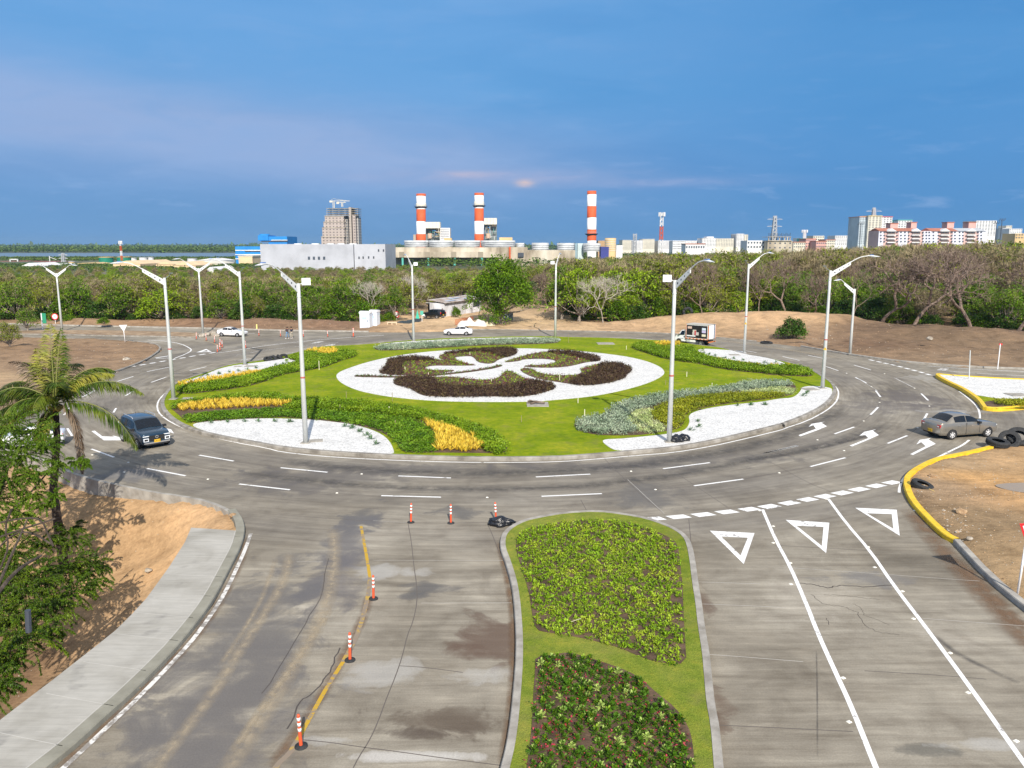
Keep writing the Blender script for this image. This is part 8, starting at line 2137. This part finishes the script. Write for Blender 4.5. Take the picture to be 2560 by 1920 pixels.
for fr,x0,y0,x1,y1,Y,D,m_,lab,c_,r_,rf2 in TOWN:block(fr,x0,y0,x1,y1,Y,D,m_,lab,'apartment_block','building',c_,min(r_,max(1,98//c_))if c_ else 0,rf2,wf=(.55,.42))
# pink apartments with gables
pk=block('T5',470,372,1750,560,620,18,cm('pink_wall',(.66,.45,.42)),'long pink and white apartment building with red roofs and gables','apartment_building','building')
for x0,x1 in((470,515),(712,805),(1005,1085),(1100,1165),(1360,1470),(1672,1750)):block('T5',x0,375,x1,560,619.6,.5,cm('lilac_wall',(.68,.68,.78)),None,par=pk,part='wall_bay',base=None)
for x0,x1 in((478,975),(1100,1420),(1420,1750)):X0,X1,zb,zt=ext('T5',x0,345,x1,375,620);b=MB();ox=pk.location.x;b.add([(X0-ox,-1,zb),(X1-ox,-1,zb),(X1-ox,9,zt+.6),(X0-ox,9,zt+.6),(X0-ox,19,zb),(X1-ox,19,zb)],[(0,1,2,3),(3,2,5,4),(0,3,4),(1,5,2)]);b.build('roof',RF if x0<1400 else GY,pk)
me=None
for gx in(620,918,1265,1580):
    X0,X1,zb,zt=ext('T5',gx-58,345,gx+58,378,619);ox=pk.location.x;xm=(X0+X1)/2
    b=MB();b.add([(X0-ox,-2.0,zb),(X1-ox,-2.0,zb),(xm-ox,-2.0,zt+.3),(X0-ox,4,zb),(X1-ox,4,zb),(xm-ox,4,zt+.3)],[(0,1,2),(0,2,5,3),(1,4,5,2)]);b.build('gable',W_,pk)
    for y in(415,460,505):block('T5',gx-50,y,gx+50,y+12,618,1.9,W_,None,par=pk,part='balcony',base=None);block('T5',gx-46,y-22,gx+46,y,619.3,.6,cm('shade_opening',(.16,.13,.12)),None,par=pk,part='balcony_opening',base=None)
    for s in(-24,12):block('T5',gx+s,376,gx+s+16,394,618.9,.3,WIN,None,par=pk,part='window',base=None)
for x in(492,535,690,735,783,828,1000,1040,1075,1125,1185,1345,1385,1440,1480,1660,1700):
    for y in(388,425,462,498):block('T5',x-8,y-8,x+8,y+8,619.2,.3,WIN,None,par=pk,part='window',base=None)
for x0,x1,y0,y1,lab in((608,695,285,350,'pink lift tower left of the teal capped tower'),(858,918,272,350,'pink lift tower right of the teal capped tower'),(1292,1366,272,345,'pink lift tower above the middle gables'),(1550,1628,272,345,'pink lift tower left of the balconied tower')):block('T5',x0,y0,x1,y1,645,8,PK,lab,'lift_tower','tower',0,0,RF)
# unfinished concrete skeleton
sk=block('T4',1152,492,1445,600,690,14,CO,'unfinished concrete building with bare reinforcement on top','unfinished_building','building',5,2,wf=(.3,.3))
block('T4',1150,441,1435,446,689,16,CO,None,par=sk,part='slab',base=None);block('T4',1155,486,1440,494,689,16,CO,None,par=sk,part='slab',base=None)
for k in range(9):block('T4',1160+k*32,446,1168+k*32,488,690+(k%2)*10,.5,CO,None,par=sk,part='column',base=None)
for k in range(16):block('T4',1165+k*17,395+8*(k%3),1167+k*17,442,690+(k%4)*3,.3,DKg,None,par=sk,part='reinforcement',base=None)


def lattice(fr,x,y0,y1,Y,w0,w1,mats,label,name,arms=(),head=None,cat_='tower'):
    a=AT(fr,x,y0,Y);zb=AT(fr,x,y1,Y).z;zb=0 if y1>500 and fr!='T5' else zb;root=empty(name,(a.x,Y,0),0,label,cat_);n=12;t=max(.14,w0*.07);parts=[MB()for _ in mats]
    for k in range(n):
        za,zc=zb+(a.z-zb)*k/n,zb+(a.z-zb)*(k+1)/n;wa,wc=(w0+(w1-w0)*k/n)/2,(w0+(w1-w0)*(k+1)/n)/2;m=parts[(k*len(mats)*2//n)%len(mats)]if len(mats)>1 else parts[0]
        for sx,sy in((-1,-1),(1,-1),(1,1),(-1,1)):m.tube([(sx*wa,sy*wa,za),(sx*wc,sy*wc,zc)],t,4,cap=False)
        for sy in(-1,1):m.tube([(-wa,sy*wa,za),(wc,sy*wc,zc)],t*.8,4,cap=False);m.tube([(wa,sy*wa,za),(-wc,sy*wc,zc)],t*.8,4,cap=False)
    for p_,m_ in zip(parts,mats):p_.build('lattice',m_,root)
    for ya,hw in arms:z=AT(fr,x,ya,Y).z;MB().bx(-hw,hw,-.2,.2,z-.2,z+.2).tube([(-hw,0,z),(0,0,z+hw*.25),(hw,0,z)],.12,4).build('cross_arm',mats[0],root)
    if head:
        b=MB()
        for k in range(6):an=k*1.047;b.box((head*math.cos(an),head*math.sin(an),a.z-1.2),(.5,.5,2.6),rz=an)
        b.build('antenna',W_,root)
    return root


lattice('T3',1975,375,750,520,2.2,1.7,[OR,W_],'red and white lattice mast left of the apartment rows','radio_mast',head=1.9,cat_='mast');lattice('T6',1072,80,255,620,1.1,.9,[OR,W_],'thin red and white mast above the green tanks','radio_mast',head=1.2,cat_='mast')
lattice('T4',1240,190,560,800,6.5,2.2,[GY],'grey power pylon behind the unfinished building','power_pylon',((232,7.5),(318,7.5)),cat_='pylon');lattice('T6',560,190,320,700,3.5,1.5,[GY],'faint grey pylon before the river on the left','power_pylon',((205,4),(235,4)),cat_='pylon');lattice('T5',412,92,190,830,3.5,2.0,[GY],'grey pylon top seen over the big white tower','power_pylon',((135,8),),cat_='pylon')
lattice('T3',1620,655,745,1000,4,4,[GY],'grey lattice frame on the white apartment row','roof_frame',cat_='frame');lattice('T4',1597,360,470,760,2.2,2.2,[W_],'white antenna cluster above the teal roof','radio_mast',head=2.6,cat_='mast')
for x,y0,lab in((1950,235,'tall floodlight mast near the right edge'),(1885,272,'second floodlight mast left of the tall one'),(255,282,'floodlight mast before the grey blue wing')):
    a=AT('T5',x,y0,640);root=empty('floodlight_mast',(a.x,640,0),0,lab,'mast');MB().tube([(0,0,0),(0,0,a.z)],.3,6).build('pole',DKg,root);b=MB()
    for k in range(6):b.box((-2.2+.9*k,0,a.z-.6+(k%2)*1.0),(.7,.4,.7))
    b.build('floodlight',DKg,root)

# left: river side industry
for fr,x0,x1,y0,y1,Y,m_,lab in[('T6',855,980,224,285,640,GN,'left dark green storage tank'),('T6',1018,1140,222,275,680,GN,'right dark green storage tank'),('T6',1140,1206,230,275,700,W_,'white tank touching the right green tank'),('T6',1226,1300,226,275,700,W_,'white tank behind the palms, left of two'),('T6',1302,1360,224,275,705,W_,'white tank behind the palms, right of two'),('T6',598,655,262,290,640,TN,'small ochre tank before the river'),('T6',1655,1740,236,270,690,W_,'low white tank near the blue factory')]:
    r=empty('storage_tank',(AT(fr,(x0+x1)/2,y0,Y).x,Y,0),0,lab,'tank');cyl(r,fr,x0,x1,y0,y1,Y,m_,'shell',0,zb=0,lip=True);X0,X1,z1,z0=ext(fr,x0,y0,x1,y0+2,Y);R_=(X1-X0)/2
    MB().lathe([(R_+.05,z0-.3),(R_+.25,z0-.3),(R_+.25,z0+.1),(0,z0+.15)],(0,R_,0),24).build('rim',TN if m_ is GN else GY,r)
for x0,x1,y0,y1,Y,m_,lab in[(1005,1250,256,300,520,SD,'sand coloured gabled hall, leftmost'),(1240,1400,250,300,560,SD,'sand coloured gabled hall behind the palms'),(1390,1550,264,300,520,SD,'sand coloured gabled hall in the middle'),(1545,1745,264,315,500,SD,'largest sand coloured gabled hall'),(1750,1980,236,262,640,W_,'low white hall near the blue factory'),(1740,1960,262,290,560,CR,'cream hall right of the sand coloured halls'),(190,330,276,318,520,W_,'white hall at the far left'),(300,500,262,282,700,cm('dark_red',(.25,.09,.08)),'dark red long shed at the far left'),(0,250,266,285,720,cm('dark_red',(.25,.09,.08)),'reddish shed at the left edge of the photo'),(330,520,286,305,560,W_,'thin white roof at the far left'),(655,830,275,292,600,TN,'low ochre shed left of the green tanks'),(1842,1905,312,350,400,W_,'small white gantry standing in the treetops')]:
    X0,X1,zb,zt=ext('T6',x0,y0,x1,y1,Y);c=(X0+X1)/2;w=(X1-X0)/2;root=empty('hall',(c,Y,0),0,lab,'hall');zw=zb+(zt-zb)*.35
    MB().bx(-w,w,0,30,0,zw).build('wall',m_,root);b=MB();b.add([(-w,-.3,zw),(w,-.3,zw),(0,-.3,zt),(-w,30,zw),(w,30,zw),(0,30,zt)],[(0,1,2),(0,2,5,3),(1,4,5,2)]);b.build('roof',m_,root)
a=AT('T6',440,215,700);root=empty('harbour_crane',(a.x,700,0),0,'thin white mast by the dark red shed at the far left','mast');MB().tube([(0,0,0),(0,0,a.z)],.35,5).tube([(0,0,a.z*.8),(6,0,a.z*.35)],.2,4).build('mast',W_,root)
X0,X1,zb,zt=ext('T6',90,240,160,270,700);root=empty('gantry',((X0+X1)/2,700,0),0,'white portal gantry at the far left','gantry');w=(X1-X0)/2;MB().bx(-w,w,-.4,.4,zt-.8,zt).build('beam',W_,root)
for s in(-1,1):MB().bx(s*w-.4,s*w+.4,-.4,.4,0,zt).build('leg',W_,root)
# river, far bank and distant woods
wm,wt_,wb=bsdf('river_water');wb.inputs['Base Color'].default_value=(.12,.18,.24,1);wb.inputs['Roughness'].default_value=.35
tag(MB().flat([(-2600,980),(-40,980),(-40,1500),(-2600,1600)],-.2).build('river',wm),'grey blue river on the left',kind='structure')


def bank(y0,y1,x0,x1,h,step,name,label,seed,n=26,l=.32):
    """far woods as a bumpy canopy of leaf clumps"""
    r=np.random.default_rng(seed);N=int((x1-x0)*(y1-y0)/step**2);X=r.uniform(x0,x1,N);Yv=r.uniform(y0,y1,N);m=np.abs(X)<Yv*.78;X,Yv=X[m],Yv[m];N=len(X)
    sz=step*r.uniform(.5,1.0,N);c=np.stack([X,Yv,h*r.uniform(.15,.6,N)],1);M=N*n;cc=np.repeat(c,n,0);s=np.repeat(sz,n);v=r.normal(0,1,(M,3));v[:,2]=np.abs(v[:,2]);v/=np.linalg.norm(v,axis=1,keepdims=True)
    b=cc+v*np.stack([s*.6,s*.6,np.full(M,h*.4)],1);d=r.normal(0,1,(M,3));d[:,2]*=.25;d/=np.linalg.norm(d,axis=1,keepdims=True)
    return tag(link(name,quads_mesh(name,leaves(b,d,s*l,s*l*.6,.0,r=r)),M_far),label,kind='stuff')


M_far=leafmat('far_wood_leaf',[(.045,.09,.012),(.085,.14,.015),(.14,.19,.025)],.4,.8,.1,.01)
bank(1500,2400,-2300,-150,9,15,'far_bank_wood','wooded far bank of the river',401,16,.4);bank(2400,4200,-3400,200,11,30,'far_bank_wood','woods fading to blue beyond the river',402,12,.4);bank(4200,7500,-5600,3500,13,75,'horizon_wood','low woods along the horizon',403,10,.4)
bank(730,970,-900,-60,1.0,6.5,'mid_wood','low trees between the halls on the left',404,16,.3);bank(455,1000,-60,900,6.0,7,'mid_wood','trees between the far buildings',405,16,.3);bank(457,600,-430,-60,1.0,5,'mid_wood','low scrub before the sand coloured halls',406,16,.3)
# ------------------------------------------------------------------ the air itself
hz=MB().bx(-6500,6500,-60,7700,-4,75).build('haze',None)
hm=bpy.data.materials.new('haze_air');hm.use_nodes=True;ht=NT(hm.node_tree);ht.N.clear();ho=ht.n('ShaderNodeOutputMaterial');pv_=ht.n('ShaderNodeVolumePrincipled')
pv_.inputs['Color'].default_value=(.45,.70,.95,1);pv_.inputs['Density'].default_value=.00008;pv_.inputs['Anisotropy'].default_value=.2
ht.l(pv_.outputs[0],ho.inputs['Volume']);hz.data.materials.append(hm);tag(hz,'thin bluish haze in the air',kind='stuff')
S.render.engine='CYCLES'
